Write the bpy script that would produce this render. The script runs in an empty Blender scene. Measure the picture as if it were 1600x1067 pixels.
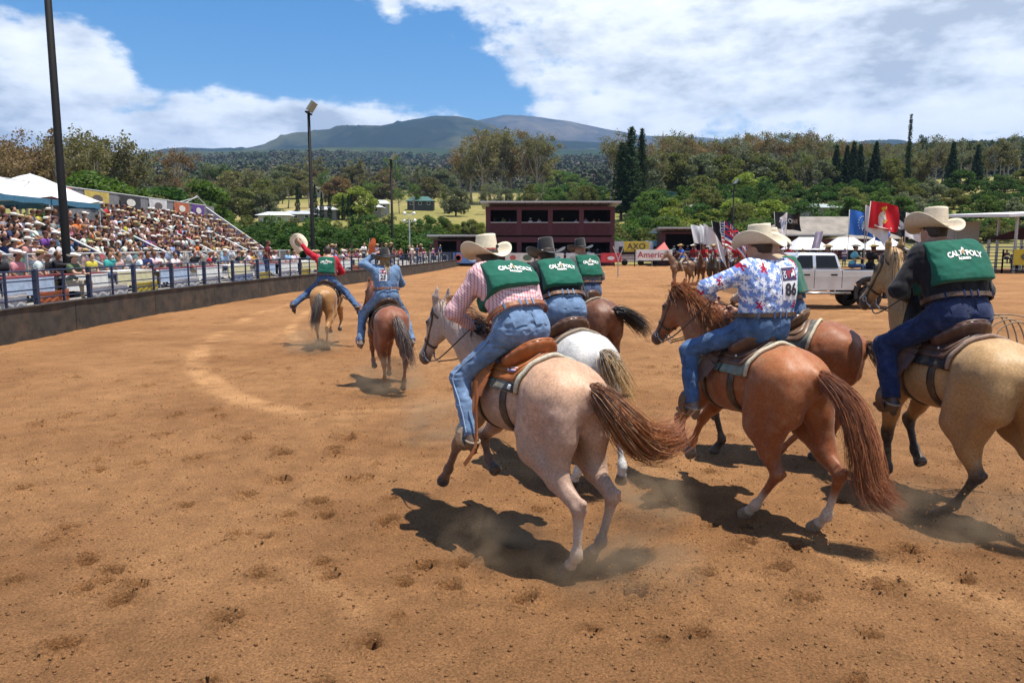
import bpy, bmesh, math, random
import numpy as np
from mathutils import Vector, Matrix

# ------------------------------------------------------------------ camera, sky, sun, exposure
SC = bpy.context.scene
COL = SC.collection
R = math.radians
EYE = 2.3
cam_d = bpy.data.cameras.new("camera")
cam_d.sensor_width = 36.0
cam_d.lens = 36.0 * 1170.0 / 1600.0
cam_d.clip_start = 0.05
cam_d.clip_end = 60000.0
cam = bpy.data.objects.new("camera", cam_d)
COL.objects.link(cam)
cam.location = (0, 0, EYE)
cam.rotation_euler = (R(90 - 7.185), 0, 0)
SC.camera = cam

SUN_EL, SUN_AZ = 77.0, -14.0      # azimuth of the sun measured from +X towards +Y
sun_dir = Vector((math.cos(R(SUN_EL)) * math.cos(R(SUN_AZ)), math.cos(R(SUN_EL)) * math.sin(R(SUN_AZ)), math.sin(R(SUN_EL))))
sd = bpy.data.lights.new("sun", 'SUN')
sd.energy = 5.0
sd.angle = R(0.53)
sd.color = (1.0, 0.94, 0.84)
sun = bpy.data.objects.new("sun", sd)
COL.objects.link(sun)
sun.rotation_euler = sun_dir.to_track_quat('Z', 'Y').to_euler()
sun.location = (20, -10, 60)

world = bpy.data.worlds.new("World")
SC.world = world
world.use_nodes = True
def build_sky():
    nt = world.node_tree
    N, L = nt.nodes, nt.links
    N.clear()
    def nd(t, **kw):
        n = N.new(t)
        for k, v in kw.items(): setattr(n, k, v)
        return n
    def mth(op, a, b=None, c=None, clamp=False):
        n = nd('ShaderNodeMath', operation=op); n.use_clamp = clamp
        for i, q in enumerate((a, b, c)):
            if q is None: continue
            if isinstance(q, (int, float)): n.inputs[i].default_value = q
            else: L.new(q, n.inputs[i])
        return n.outputs[0]
    def sstep(e0, e1, v):
        n = nd('ShaderNodeMapRange', interpolation_type='SMOOTHSTEP')
        L.new(v, n.inputs[0]); n.inputs[1].default_value = e0; n.inputs[2].default_value = e1
        return n.outputs[0]
    sky = nd('ShaderNodeTexSky', sky_type='NISHITA')
    sky.sun_disc = False
    sky.sun_elevation = R(SUN_EL); sky.sun_rotation = R(90 - SUN_AZ)
    sky.altitude = 600; sky.air_density = 1.0; sky.dust_density = 0.2; sky.ozone_density = 1.6
    tc = nd('ShaderNodeTexCoord')
    sep = nd('ShaderNodeSeparateXYZ'); L.new(tc.outputs['Generated'], sep.inputs[0])
    X, Y, Z = sep.outputs
    az = mth('MULTIPLY', mth('ARCTAN2', X, Y), 57.2958)      # degrees, 0 = north (the view), + to the right
    el = mth('MULTIPLY', mth('ARCSINE', Z), 57.2958)
    # cloud deck on a plane overhead: perspective compresses it towards the horizon
    zz = mth('MAXIMUM', Z, 0.0)
    den = mth('ADD', zz, 0.12)
    cx = mth('DIVIDE', X, den); cy = mth('DIVIDE', Y, den)
    cmb = nd('ShaderNodeCombineXYZ'); L.new(cx, cmb.inputs[0]); L.new(cy, cmb.inputs[1])
    n1 = nd('ShaderNodeTexNoise'); n1.noise_dimensions = '3D'
    n1.inputs['Scale'].default_value = 1.35; n1.inputs['Detail'].default_value = 9; n1.inputs['Roughness'].default_value = 0.58
    n1.inputs['Distortion'].default_value = 0.25
    mp = nd('ShaderNodeMapping'); mp.inputs['Location'].default_value = (3.1, 7.7, 0.4)
    L.new(cmb.outputs[0], mp.inputs[0]); L.new(mp.outputs[0], n1.inputs['Vector'])
    # direction-space noise for the billowing edges
    n2 = nd('ShaderNodeTexNoise'); n2.inputs['Scale'].default_value = 11.0; n2.inputs['Detail'].default_value = 10; n2.inputs['Roughness'].default_value = 0.6
    mp2 = nd('ShaderNodeMapping'); mp2.inputs['Scale'].default_value = (1, 1, 1.9)
    L.new(tc.outputs['Generated'], mp2.inputs[0]); L.new(mp2.outputs[0], n2.inputs['Vector'])
    def blob(a0, e0, ra, re):
        da = mth('DIVIDE', mth('SUBTRACT', az, a0), ra); de = mth('DIVIDE', mth('SUBTRACT', el, e0), re)
        return mth('SUBTRACT', 1.0, mth('SQRT', mth('ADD', mth('MULTIPLY', da, da), mth('MULTIPLY', de, de))))
    def mx(*v):
        r = v[0]
        for q in v[1:]: r = mth('MAXIMUM', r, q)
        return r
    # cloud banks over the mountain; last pair, out of view behind, added as shadow fill (azimuth, elevation, radii in degrees)
    banks = mx(blob(-33.5, 9.6, 8.5, 4.9), blob(-30, 11, 4.5, 3.6), blob(-36, 6.6, 16, 2.2), blob(-15, 8.2, 10.5, 2.8), blob(-25, 7.2, 8, 2.0), blob(-48, 10, 8, 6),
               blob(14, 14.0, 14.5, 6.0), blob(26, 14, 20, 9), blob(8, 9.4, 8, 2.4), blob(5, 20.5, 19, 5.0), blob(46, 13, 26, 13), blob(75, 18, 30, 14), blob(-80, 14, 22, 8),
               blob(-2, 7.6, 5, 1.2), blob(-14, 25, 5, 1.6), blob(125, 26, 42, 16), blob(-150, 24, 40, 14))
    field = mth('ADD', mth('MULTIPLY', banks, 1.0), mth('MULTIPLY', mth('SUBTRACT', n2.outputs[0], 0.5), 1.55))
    field = mth('ADD', field, mth('MULTIPLY', mth('SUBTRACT', n1.outputs[0], 0.5), 0.55))
    cov = sstep(-0.05, 0.26, field)
    # thickness shades the undersides
    n3 = nd('ShaderNodeTexNoise'); n3.inputs['Scale'].default_value = 7.0; n3.inputs['Detail'].default_value = 9; n3.inputs['Roughness'].default_value = 0.6
    mp3 = nd('ShaderNodeMapping'); mp3.inputs['Scale'].default_value = (1, 1, 2.6); mp3.inputs['Location'].default_value = (1.3, 0.2, 4.05)
    L.new(tc.outputs['Generated'], mp3.inputs[0]); L.new(mp3.outputs[0], n3.inputs['Vector'])
    thick = mth('ADD', mth('MULTIPLY', field, 0.62), mth('MULTIPLY', mth('SUBTRACT', n3.outputs[0], 0.46), 3.7))
    ramp = nd('ShaderNodeValToRGB')
    cr = ramp.color_ramp
    cr.elements[0].position = 0.0; cr.elements[0].color = (0.97, 0.985, 1.0, 1)
    cr.elements[1].position = 1.0; cr.elements[1].color = (0.42, 0.46, 0.53, 1)
    e = cr.elements.new(0.35); e.color = (0.86, 0.89, 0.93, 1)
    e = cr.elements.new(0.7); e.color = (0.64, 0.68, 0.74, 1)
    L.new(thick, ramp.inputs[0])
    bg1 = nd('ShaderNodeBackground'); bg1.inputs[1].default_value = 0.094
    # slightly deeper blue towards the zenith is the sky's own
    hsv = nd('ShaderNodeHueSaturation'); hsv.inputs['Saturation'].default_value = 1.45; hsv.inputs['Value'].default_value = 1.0
    L.new(sky.outputs[0], hsv.inputs['Color']); L.new(hsv.outputs[0], bg1.inputs[0])
    bg2 = nd('ShaderNodeBackground'); bg2.inputs[1].default_value = 0.88
    L.new(ramp.outputs[0], bg2.inputs[0])
    mix = nd('ShaderNodeMixShader')
    L.new(cov, mix.inputs[0]); L.new(bg1.outputs[0], mix.inputs[1]); L.new(bg2.outputs[0], mix.inputs[2])
    out = nd('ShaderNodeOutputWorld'); L.new(mix.outputs[0], out.inputs[0])
build_sky()
SC.view_settings.view_transform = 'Standard'
SC.view_settings.look = 'None'
SC.view_settings.exposure = 0.66
SC.view_settings.gamma = 1.0
SC.view_settings.use_curve_mapping = False
SC.cycles.max_bounces = 6
SC.cycles.diffuse_bounces = 3
SC.cycles.glossy_bounces = 3
SC.cycles.transparent_max_bounces = 8
SC.cycles.volume_bounces = 0
SC.cycles.use_denoising = True

# ------------------------------------------------------------------ helpers: objects
rnd = random.Random(7)
def tag(o, label=None, cat=None, group=None, kind=None):
    if label: o["label"] = label
    if cat: o["category"] = cat
    if group: o["group"] = group
    if kind: o["kind"] = kind
    return o
def link(o, parent=None):
    COL.objects.link(o)
    if parent is not None: o.parent = parent
    return o
def empty(name, loc=(0, 0, 0), rz=0.0, s=1.0):
    o = bpy.data.objects.new(name, None)
    o.empty_display_size = 0.3
    COL.objects.link(o)
    o.location = loc; o.rotation_euler = (0, 0, rz); o.scale = (s, s, s)
    return o
def mesh(name, V, F, mats=None, mi=None, smooth=False, col=None):
    me = bpy.data.meshes.new(name)
    V = np.asarray(V, dtype=np.float32).reshape(-1, 3)
    if isinstance(F, np.ndarray) and F.ndim == 2:
        n, k = F.shape
        me.vertices.add(len(V)); me.vertices.foreach_set("co", V.ravel())
        me.loops.add(n * k); me.loops.foreach_set("vertex_index", F.astype(np.int32).ravel())
        me.polygons.add(n); me.polygons.foreach_set("loop_start", np.arange(0, n * k, k, dtype=np.int32))
        me.update(calc_edges=True); me.validate()
    else:
        me.from_pydata([tuple(map(float, v)) for v in V], [], [tuple(int(i) for i in f) for f in F])
    if mats is not None:
        for m in (mats if isinstance(mats, (list, tuple)) else [mats]): me.materials.append(m)
    if mi is not None and len(me.polygons) == len(mi): me.polygons.foreach_set("material_index", np.asarray(mi, dtype=np.int32))
    if smooth and len(me.polygons): me.polygons.foreach_set("use_smooth", np.ones(len(me.polygons), dtype=bool))
    if col is not None:
        a = me.color_attributes.new("Col", 'FLOAT_COLOR', 'POINT')
        c = np.ones((len(V), 4), dtype=np.float32); c[:, :3] = np.asarray(col)[:, :3]
        a.data.foreach_set("color", c.ravel())
    me.update()
    return me
def obj(name, me, parent=None, loc=None, rz=None):
    o = bpy.data.objects.new(name, me)
    link(o, parent)
    if loc is not None: o.location = loc
    if rz is not None: o.rotation_euler = (0, 0, rz)
    return o
def copy_tree(o, parent=None):
    c = o.copy(); COL.objects.link(c); c.parent = parent
    for ch in list(o.children): copy_tree(ch, c)
    return c

class MB:
    """collects boxes, tubes, lathes and quads into one mesh"""
    def __init__(s): s.V = []; s.F = []; s.M = []; s.m = 0
    def add(s, V, F):
        b = len(s.V); s.V += [tuple(map(float, v)) for v in V]
        for f in F: s.F.append(tuple(i + b for i in f)); s.M.append(s.m)
        return s
    def box(s, a, b, rot=None, at=None):
        x0, y0, z0 = a; x1, y1, z1 = b
        V = [(x0, y0, z0), (x1, y0, z0), (x1, y1, z0), (x0, y1, z0), (x0, y0, z1), (x1, y0, z1), (x1, y1, z1), (x0, y1, z1)]
        if rot is not None:
            M = Matrix.Rotation(rot, 3, 'Z'); V = [M @ Vector(v) for v in V]
        if at is not None: V = [Vector(v) + Vector(at) for v in V]
        return s.add(V, [(0, 3, 2, 1), (4, 5, 6, 7), (0, 1, 5, 4), (1, 2, 6, 5), (2, 3, 7, 6), (3, 0, 4, 7)])
    def cbox(s, c, d, rot=None):
        return s.box((-d[0] / 2, -d[1] / 2, -d[2] / 2), (d[0] / 2, d[1] / 2, d[2] / 2), rot, c)
    def bar(s, p, q, w, h, up=(0, 0, 1)):
        p, q = Vector(p), Vector(q); t = (q - p).normalized(); u = Vector(up)
        sd = t.cross(u)
        if sd.length < 1e-5: sd = t.cross(Vector((1, 0, 0)))
        sd.normalize(); u = sd.cross(t).normalized()
        V = []
        for c in (p, q):
            for a, b in ((-1, -1), (1, -1), (1, 1), (-1, 1)): V.append(c + sd * (a * w / 2) + u * (b * h / 2))
        return s.add(V, [(0, 1, 2, 3), (7, 6, 5, 4), (0, 4, 5, 1), (1, 5, 6, 2), (2, 6, 7, 3), (3, 7, 4, 0)])
    def tube(s, pts, r, n=8, cap=True):
        pts = [Vector(p) for p in pts]; k = len(pts)
        rr = r if isinstance(r, (list, tuple)) else [r] * k
        V, F = [], []
        ref = None
        for i, p in enumerate(pts):
            t = (pts[min(i + 1, k - 1)] - pts[max(i - 1, 0)])
            t = t.normalized() if t.length > 1e-9 else Vector((0, 0, 1))
            if ref is None:
                ref = Vector((0, 0, 1)) if abs(t.z) < .9 else Vector((1, 0, 0))
            a = t.cross(ref)
            if a.length < 1e-4: a = t.cross(Vector((0.3, 1, 0.2)))
            a.normalize(); b = a.cross(t).normalized(); ref = b
            for j in range(n):
                th = 2 * math.pi * j / n
                V.append(p + a * (math.cos(th) * rr[i]) + b * (math.sin(th) * rr[i]))
        for i in range(k - 1):
            for j in range(n):
                F.append((i * n + j, i * n + (j + 1) % n, (i + 1) * n + (j + 1) % n, (i + 1) * n + j))
        if cap:
            F.append(tuple(range(n))[::-1]); F.append(tuple((k - 1) * n + j for j in range(n)))
        return s.add(V, F)
    def lathe(s, prof, n=16, axis='Z', at=(0, 0, 0), close=True):
        V, F = [], []
        for (r, z) in prof:
            for j in range(n):
                th = 2 * math.pi * j / n; c, d = r * math.cos(th), r * math.sin(th)
                v = (c, d, z) if axis == 'Z' else ((z, c, d) if axis == 'X' else (d, z, c))
                V.append(Vector(v) + Vector(at))
        k = len(prof)
        for i in range(k - 1):
            for j in range(n):
                F.append((i * n + j, i * n + (j + 1) % n, (i + 1) * n + (j + 1) % n, (i + 1) * n + j))
        if close:
            F.append(tuple(range(n))[::-1]); F.append(tuple((k - 1) * n + j for j in range(n)))
        return s.add(V, F)
    def prism(s, poly, z0, z1, plane='XY', at=(0, 0, 0)):
        def m(a, b, c):
            v = (a, b, c) if plane == 'XY' else ((a, c, b) if plane == 'XZ' else (c, a, b))
            return Vector(v) + Vector(at)
        n = len(poly)
        V = [m(a, b, z0) for a, b in poly] + [m(a, b, z1) for a, b in poly]
        F = [tuple(range(n))[::-1], tuple(range(n, 2 * n))] + [(i, (i + 1) % n, n + (i + 1) % n, n + i) for i in range(n)]
        return s.add(V, F)
    def quad(s, *v): return s.add(v, [tuple(range(len(v)))])
    def mesh(s, name, mats, smooth=False, angle=None):
        me = mesh(name, s.V, s.F, mats, s.M if isinstance(mats, (list, tuple)) and len(mats) > 1 else None, smooth)
        bm = bmesh.new(); bm.from_mesh(me); bmesh.ops.recalc_face_normals(bm, faces=bm.faces); bm.to_mesh(me); bm.free()
        if angle: me.set_sharp_from_angle(angle=R(angle))
        return me
    def build(s, name, mats, parent=None, smooth=False, angle=None, loc=None, rz=None):
        return obj(name, s.mesh(name, mats, smooth or bool(angle), angle), parent, loc, rz)

# ------------------------------------------------------------------ helpers: materials
MATS = {}
def mat(name, col, rough=0.7, var=0.15, scale=8.0, bump=0.0, bscale=60.0, metal=0.0, spec=0.5, sheen=0.0, vcol=False, objcol=False, coat=0.0, detail=5, dirt=None):
    """principled material with procedural colour variation and fine relief"""
    if name in MATS: return MATS[name]
    m = bpy.data.materials.new(name); m.use_nodes = True
    nt = m.node_tree; N, L = nt.nodes, nt.links
    b = N['Principled BSDF']
    b.inputs['Roughness'].default_value = rough; b.inputs['Metallic'].default_value = metal
    b.inputs['Specular IOR Level'].default_value = spec
    if sheen: b.inputs['Sheen Weight'].default_value = sheen
    if coat: b.inputs['Coat Weight'].default_value = coat; b.inputs['Coat Roughness'].default_value = 0.08
    tc = N.new('ShaderNodeTexCoord')
    nz = N.new('ShaderNodeTexNoise'); nz.inputs['Scale'].default_value = scale; nz.inputs['Detail'].default_value = detail
    L.new(tc.outputs['Object'], nz.inputs['Vector'])
    mr = N.new('ShaderNodeMapRange'); mr.inputs[1].default_value = 0.3; mr.inputs[2].default_value = 0.7
    mr.inputs[3].default_value = 1 - var; mr.inputs[4].default_value = 1 + var
    L.new(nz.outputs[0], mr.inputs[0])
    mul = N.new('ShaderNodeVectorMath'); mul.operation = 'SCALE'
    L.new(mr.outputs[0], mul.inputs['Scale'])
    if vcol:
        a = N.new('ShaderNodeVertexColor'); a.layer_name = "Col"; L.new(a.outputs[0], mul.inputs[0])
    elif objcol:
        a = N.new('ShaderNodeObjectInfo'); L.new(a.outputs['Color'], mul.inputs[0])
    else:
        mul.inputs[0].default_value = col[:3]
    src = mul.outputs[0]
    if dirt:
        n2 = N.new('ShaderNodeTexNoise'); n2.inputs['Scale'].default_value = dirt[1]; n2.inputs['Detail'].default_value = 8; n2.inputs['Roughness'].default_value = 0.65
        L.new(tc.outputs['Object'], n2.inputs['Vector'])
        r2 = N.new('ShaderNodeMapRange'); r2.inputs[1].default_value = 0.48; r2.inputs[2].default_value = 0.72; r2.inputs[4].default_value = dirt[2]
        L.new(n2.outputs[0], r2.inputs[0])
        mx = N.new('ShaderNodeMix'); mx.data_type = 'RGBA'
        L.new(r2.outputs[0], mx.inputs[0]); L.new(src, mx.inputs[6]); mx.inputs[7].default_value = (*dirt[0], 1)
        src = mx.outputs[2]
    L.new(src, b.inputs['Base Color'])
    if bump:
        bn = N.new('ShaderNodeTexNoise'); bn.inputs['Scale'].default_value = bscale; bn.inputs['Detail'].default_value = 4
        L.new(tc.outputs['Object'], bn.inputs['Vector'])
        bp = N.new('ShaderNodeBump'); bp.inputs['Strength'].default_value = min(1, bump); bp.inputs['Distance'].default_value = 0.3 / bscale
        L.new(bn.outputs[0], bp.inputs['Height']); L.new(bp.outputs[0], b.inputs['Normal'])
    MATS[name] = m
    return m

# ------------------------------------------------------------------ helpers: noise and blended solids
_prm = np.random.RandomState(3).permutation(4096)
_rv = np.random.RandomState(4).rand(4096)
def vnoise(P):
    P = np.asarray(P, dtype=np.float64)
    i = np.floor(P).astype(np.int64); f = P - i; f = f * f * (3 - 2 * f)
    def h(a, b, c): return _rv[_prm[(_prm[(_prm[a & 4095] + b) & 4095] + c) & 4095]]
    x, y, z = i[..., 0], i[..., 1], i[..., 2]; u, v, w = f[..., 0], f[..., 1], f[..., 2]
    L = lambda a, b, t: a + (b - a) * t
    return L(L(L(h(x, y, z), h(x + 1, y, z), u), L(h(x, y + 1, z), h(x + 1, y + 1, z), u), v),
             L(L(h(x, y, z + 1), h(x + 1, y, z + 1), u), L(h(x, y + 1, z + 1), h(x + 1, y + 1, z + 1), u), v), w)
def fbm(P, oct=4, gain=0.5):
    P = np.asarray(P, dtype=np.float64); s = 0; a = 1; t = 0
    for k in range(oct):
        s = s + a * (vnoise(P * 2 ** k + 17.3 * k) - 0.5); t += a; a *= gain
    return s / t
def A(*v): return np.array(v, dtype=np.float64)

class Field:
    """smoothly blended tapered limbs, ellipsoids and lofts; polygonised by surface nets"""
    def __init__(s): s.pr = []; s.post = []
    def cone(s, a, b, ra, rb, k=.04, sy=1.0, sub=False):
        s.pr.append(('c', A(*a), A(*b), ra, rb, k, sy, sub)); return s
    def chain(s, pts, k=.03, sy=1.0):
        for (a, ra), (b, rb) in zip(pts[:-1], pts[1:]): s.cone(a, b, ra, rb, k, sy)
        return s
    def ell(s, c, r, k=.04, sub=False, M=None):
        s.pr.append(('e', A(*c), A(*r), k, sub, M)); return s
    def loft(s, st, k=.04):
        st = np.array(st, dtype=np.float64)        # x, cz, rz, ry
        xs = np.linspace(st[0, 0], st[-1, 0], 80)
        T = [np.interp(xs, st[:, 0], st[:, j]) for j in (1, 2, 3)]
        ker = np.array([1, 2, 3, 2, 1]) / 9.0
        T = [np.convolve(np.pad(t, 2, mode='edge'), ker, 'valid') for t in T]
        s.pr.append(('l', xs, T, k)); return s
    def _d(s, p, P):
        t = p[0]
        if t == 'c':
            _, a, b, ra, rb, k, sy, sub = p
            Q = P - a.astype(P.dtype); ab = (b - a).astype(P.dtype)
            if sy != 1.0:
                Q = Q.copy(); ab = ab.copy(); Q[..., 1] /= sy; ab[1] /= sy
            L2 = max(float(ab @ ab), 1e-9)
            tt = np.clip((Q @ ab) / L2, 0, 1)
            Q = Q - tt[..., None] * ab; d = np.sqrt(np.einsum('...i,...i', Q, Q)) - (ra + (rb - ra) * tt)
            return d * (0.5 + 0.5 * min(sy, 1.0)), k, sub
        if t == 'e':
            _, c, r, k, sub, M = p
            Q = P - c.astype(P.dtype); r = r.astype(P.dtype)
            if M is not None: Q = Q @ M.astype(P.dtype)
            k0 = np.sqrt(((Q / r) ** 2).sum(-1)); k1 = np.sqrt(((Q / (r * r)) ** 2).sum(-1))
            return np.where(k1 > 1e-9, k0 * (k0 - 1) / np.maximum(k1, 1e-9), -r.min()), k, sub
        _, xs, T, k = p
        x = np.clip(P[..., 0], xs[0], xs[-1])
        cz, rz, ry = [np.interp(x, xs, q) for q in T]
        q = np.sqrt((P[..., 1] / ry) ** 2 + ((P[..., 2] - cz) / rz) ** 2)
        d = (q - 1) * np.minimum(ry, rz)
        ex = np.abs(P[..., 0] - x)
        return np.where(ex > 0, np.sqrt(np.maximum(d, 0) ** 2 + ex ** 2) + np.minimum(d, 0) * 0, d), k, False
    def _bb(s, p):
        if p[0] == 'c':
            _, a, b, ra, rb, k, sy, sub = p; r = max(ra, rb); rv = A(r, r * max(sy, 1e-3) if sy > 1 else r, r)
            return np.minimum(a, b) - rv - k, np.maximum(a, b) + rv + k
        if p[0] == 'e':
            r = p[2] if p[5] is None else A(1, 1, 1) * p[2].max()
            return p[1] - r - p[3], p[1] + r + p[3]
        _, xs, T, k = p
        return A(xs[0] - k, -T[2].max() - k, (T[0] - T[1]).min() - k), A(xs[-1] + k, T[2].max() + k, (T[0] + T[1]).max() + k)
    @staticmethod
    def _mix(D, d, k, sub):
        if sub:
            h = np.maximum(k - np.abs(D + d), 0) / k
            return np.maximum(D, -d) + h * h * k * .25
        h = np.maximum(k - np.abs(D - d), 0) / k
        return np.minimum(D, d) - h * h * k * .25
    def eval(s, P):
        P = np.asarray(P, dtype=np.float64); D = np.full(P.shape[:-1], 9.0)
        for p in s.pr:
            d, k, sub = s._d(p, P); D = s._mix(D, d, k, sub)
        for f in s.post: D = f(P, D)
        return D
    def bounds(s):
        b = [s._bb(p) for p in s.pr if not (p[0] in 'ce' and p[-1 if p[0] == 'c' else 4])]
        return np.min([q[0] for q in b], axis=0), np.max([q[1] for q in b], axis=0)
    def poly(s, h):
        lo, hi = s.bounds(); lo = lo - 2 * h; n = np.ceil((hi + 2 * h - lo) / h).astype(int) + 1
        ax = [lo[i] + h * np.arange(n[i]) for i in range(3)]
        D = np.full(tuple(n), 9.0, dtype=np.float32); ax = [q.astype(np.float32) for q in ax]
        for p in s.pr:
            a, b = s._bb(p)
            i0 = np.clip(np.floor((a - lo) / h).astype(int) - 2, 0, n - 1); i1 = np.clip(np.ceil((b - lo) / h).astype(int) + 3, 1, n)
            sl = tuple(slice(i0[i], i1[i]) for i in range(3))
            G = np.stack(np.meshgrid(*[ax[i][sl[i]] for i in range(3)], indexing='ij'), -1)
            d, k, sub = s._d(p, G); D[sl] = s._mix(D[sl], d, k, sub)
        for f in s.post:
            m = (D < .05) if getattr(f, 'cut', False) else (np.abs(D) < max(.035, 2.5 * h))
            D[m] = f(lo + np.argwhere(m) * h, D[m])
        return surfnet(D, lo, h)
    def trace(s, O, dirs, maxd=1.5, it=22):
        O = np.asarray(O, dtype=np.float64); dirs = np.broadcast_to(np.asarray(dirs, dtype=np.float64), O.shape)
        t = np.zeros(len(O))
        E = O + dirs * maxd; lo, hi = np.minimum(O, E).min(0), np.maximum(O, E).max(0)
        g = Field(); g.post = s.post
        for p in s.pr:
            a, b = s._bb(p)
            if (a - .05 < hi).all() and (b + .05 > lo).all(): g.pr.append(p)
        for _ in range(it):
            d = g.eval(O + dirs * t[:, None]); t = np.minimum(t + d * 0.88, maxd)
        return O + dirs * t[:, None], t
def surfnet(D, lo, h):
    S = D < 0
    nx, ny, nz = D.shape
    c = np.zeros((nx - 1, ny - 1, nz - 1), dtype=np.int8)
    for i in (0, 1):
        for j in (0, 1):
            for k in (0, 1): c += S[i:nx - 1 + i, j:ny - 1 + j, k:nz - 1 + k]
    act = (c > 0) & (c < 8)
    I = np.argwhere(act)
    idx = np.full(act.shape, -1, dtype=np.int64); idx[act] = np.arange(len(I))
    acc = np.zeros((len(I), 3)); cnt = np.zeros(len(I))
    cor = [(i, j, k) for i in (0, 1) for j in (0, 1) for k in (0, 1)]
    for a in cor:
        for ax in range(3):
            if a[ax]: continue
            b = list(a); b[ax] = 1
            da = D[I[:, 0] + a[0], I[:, 1] + a[1], I[:, 2] + a[2]]; db = D[I[:, 0] + b[0], I[:, 1] + b[1], I[:, 2] + b[2]]
            m = (da < 0) != (db < 0)
            t = np.where(m, da / np.where(m, da - db, 1), 0).astype(float)
            p = np.array(a, dtype=float)[None, :] + np.eye(3)[ax][None, :] * t[:, None]
            acc[m] += p[m]; cnt[m] += 1
    V = lo + (I + acc / cnt[:, None]) * h
    F = []
    for ax in range(3):
        sl0 = [slice(None)] * 3; sl1 = [slice(None)] * 3
        sl0[ax] = slice(0, -1); sl1[ax] = slice(1, None)
        a, b = S[tuple(sl0)], S[tuple(sl1)]
        E = np.argwhere(a != b)
        u, v = (ax + 1) % 3, (ax + 2) % 3
        E = E[(E[:, u] > 0) & (E[:, v] > 0) & (E[:, u] < D.shape[u] - 1) & (E[:, v] < D.shape[v] - 1)]
        def cell(du, dv):
            q = E.copy(); q[:, u] -= du; q[:, v] -= dv
            return idx[q[:, 0], q[:, 1], q[:, 2]]
        q = np.stack([cell(1, 1), cell(0, 1), cell(0, 0), cell(1, 0)], 1)
        inside = S[E[:, 0], E[:, 1], E[:, 2]]
        q[~inside] = q[~inside][:, ::-1]
        F.append(q)
    return V, np.concatenate(F)
def catmull(P, n):
    P = np.asarray(P, dtype=np.float64); k = len(P)
    Q = np.vstack([2 * P[0] - P[1], P, 2 * P[-1] - P[-2]])
    t = np.linspace(0, k - 1 - 1e-9, n); i = t.astype(int); f = (t - i)[:, None]
    a, b, c, d = Q[i], Q[i + 1], Q[i + 2], Q[i + 3]
    return .5 * ((2 * b) + (-a + c) * f + (2 * a - 5 * b + 4 * c - d) * f ** 2 + (-a + 3 * b - 3 * c + d) * f ** 3)
def strands(paths, r0, r1, cols):
    """paths: list of (n,3) arrays of equal n; three-sided tapered tubes; cols list of (n,3)"""
    m = len(paths); n = len(paths[0])
    P = np.array(paths)
    T = np.gradient(P, axis=1); T /= np.linalg.norm(T, axis=2, keepdims=True) + 1e-9
    ref = np.array([0.31, 0.8, 0.5]); Aa = np.cross(T, ref); Aa /= np.linalg.norm(Aa, axis=2, keepdims=True) + 1e-9
    B = np.cross(T, Aa)
    rr = (r0 + (r1 - r0) * np.linspace(0, 1, n) ** 1.5)[None, :, None]
    V = np.stack([P + rr * (math.cos(q) * Aa + math.sin(q) * B) for q in (0, 2.094, 4.189)], 2).reshape(-1, 3)
    base = (np.arange(m)[:, None] * n + np.arange(n - 1)[None, :]).reshape(-1)
    F = []
    for j in range(3):
        F.append(np.stack([base * 3 + j, base * 3 + (j + 1) % 3, base * 3 + 3 + (j + 1) % 3, base * 3 + 3 + j], 1))
    C = np.repeat(np.array(cols).reshape(-1, 3), 3, axis=0)
    return V, np.concatenate(F), C

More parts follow.
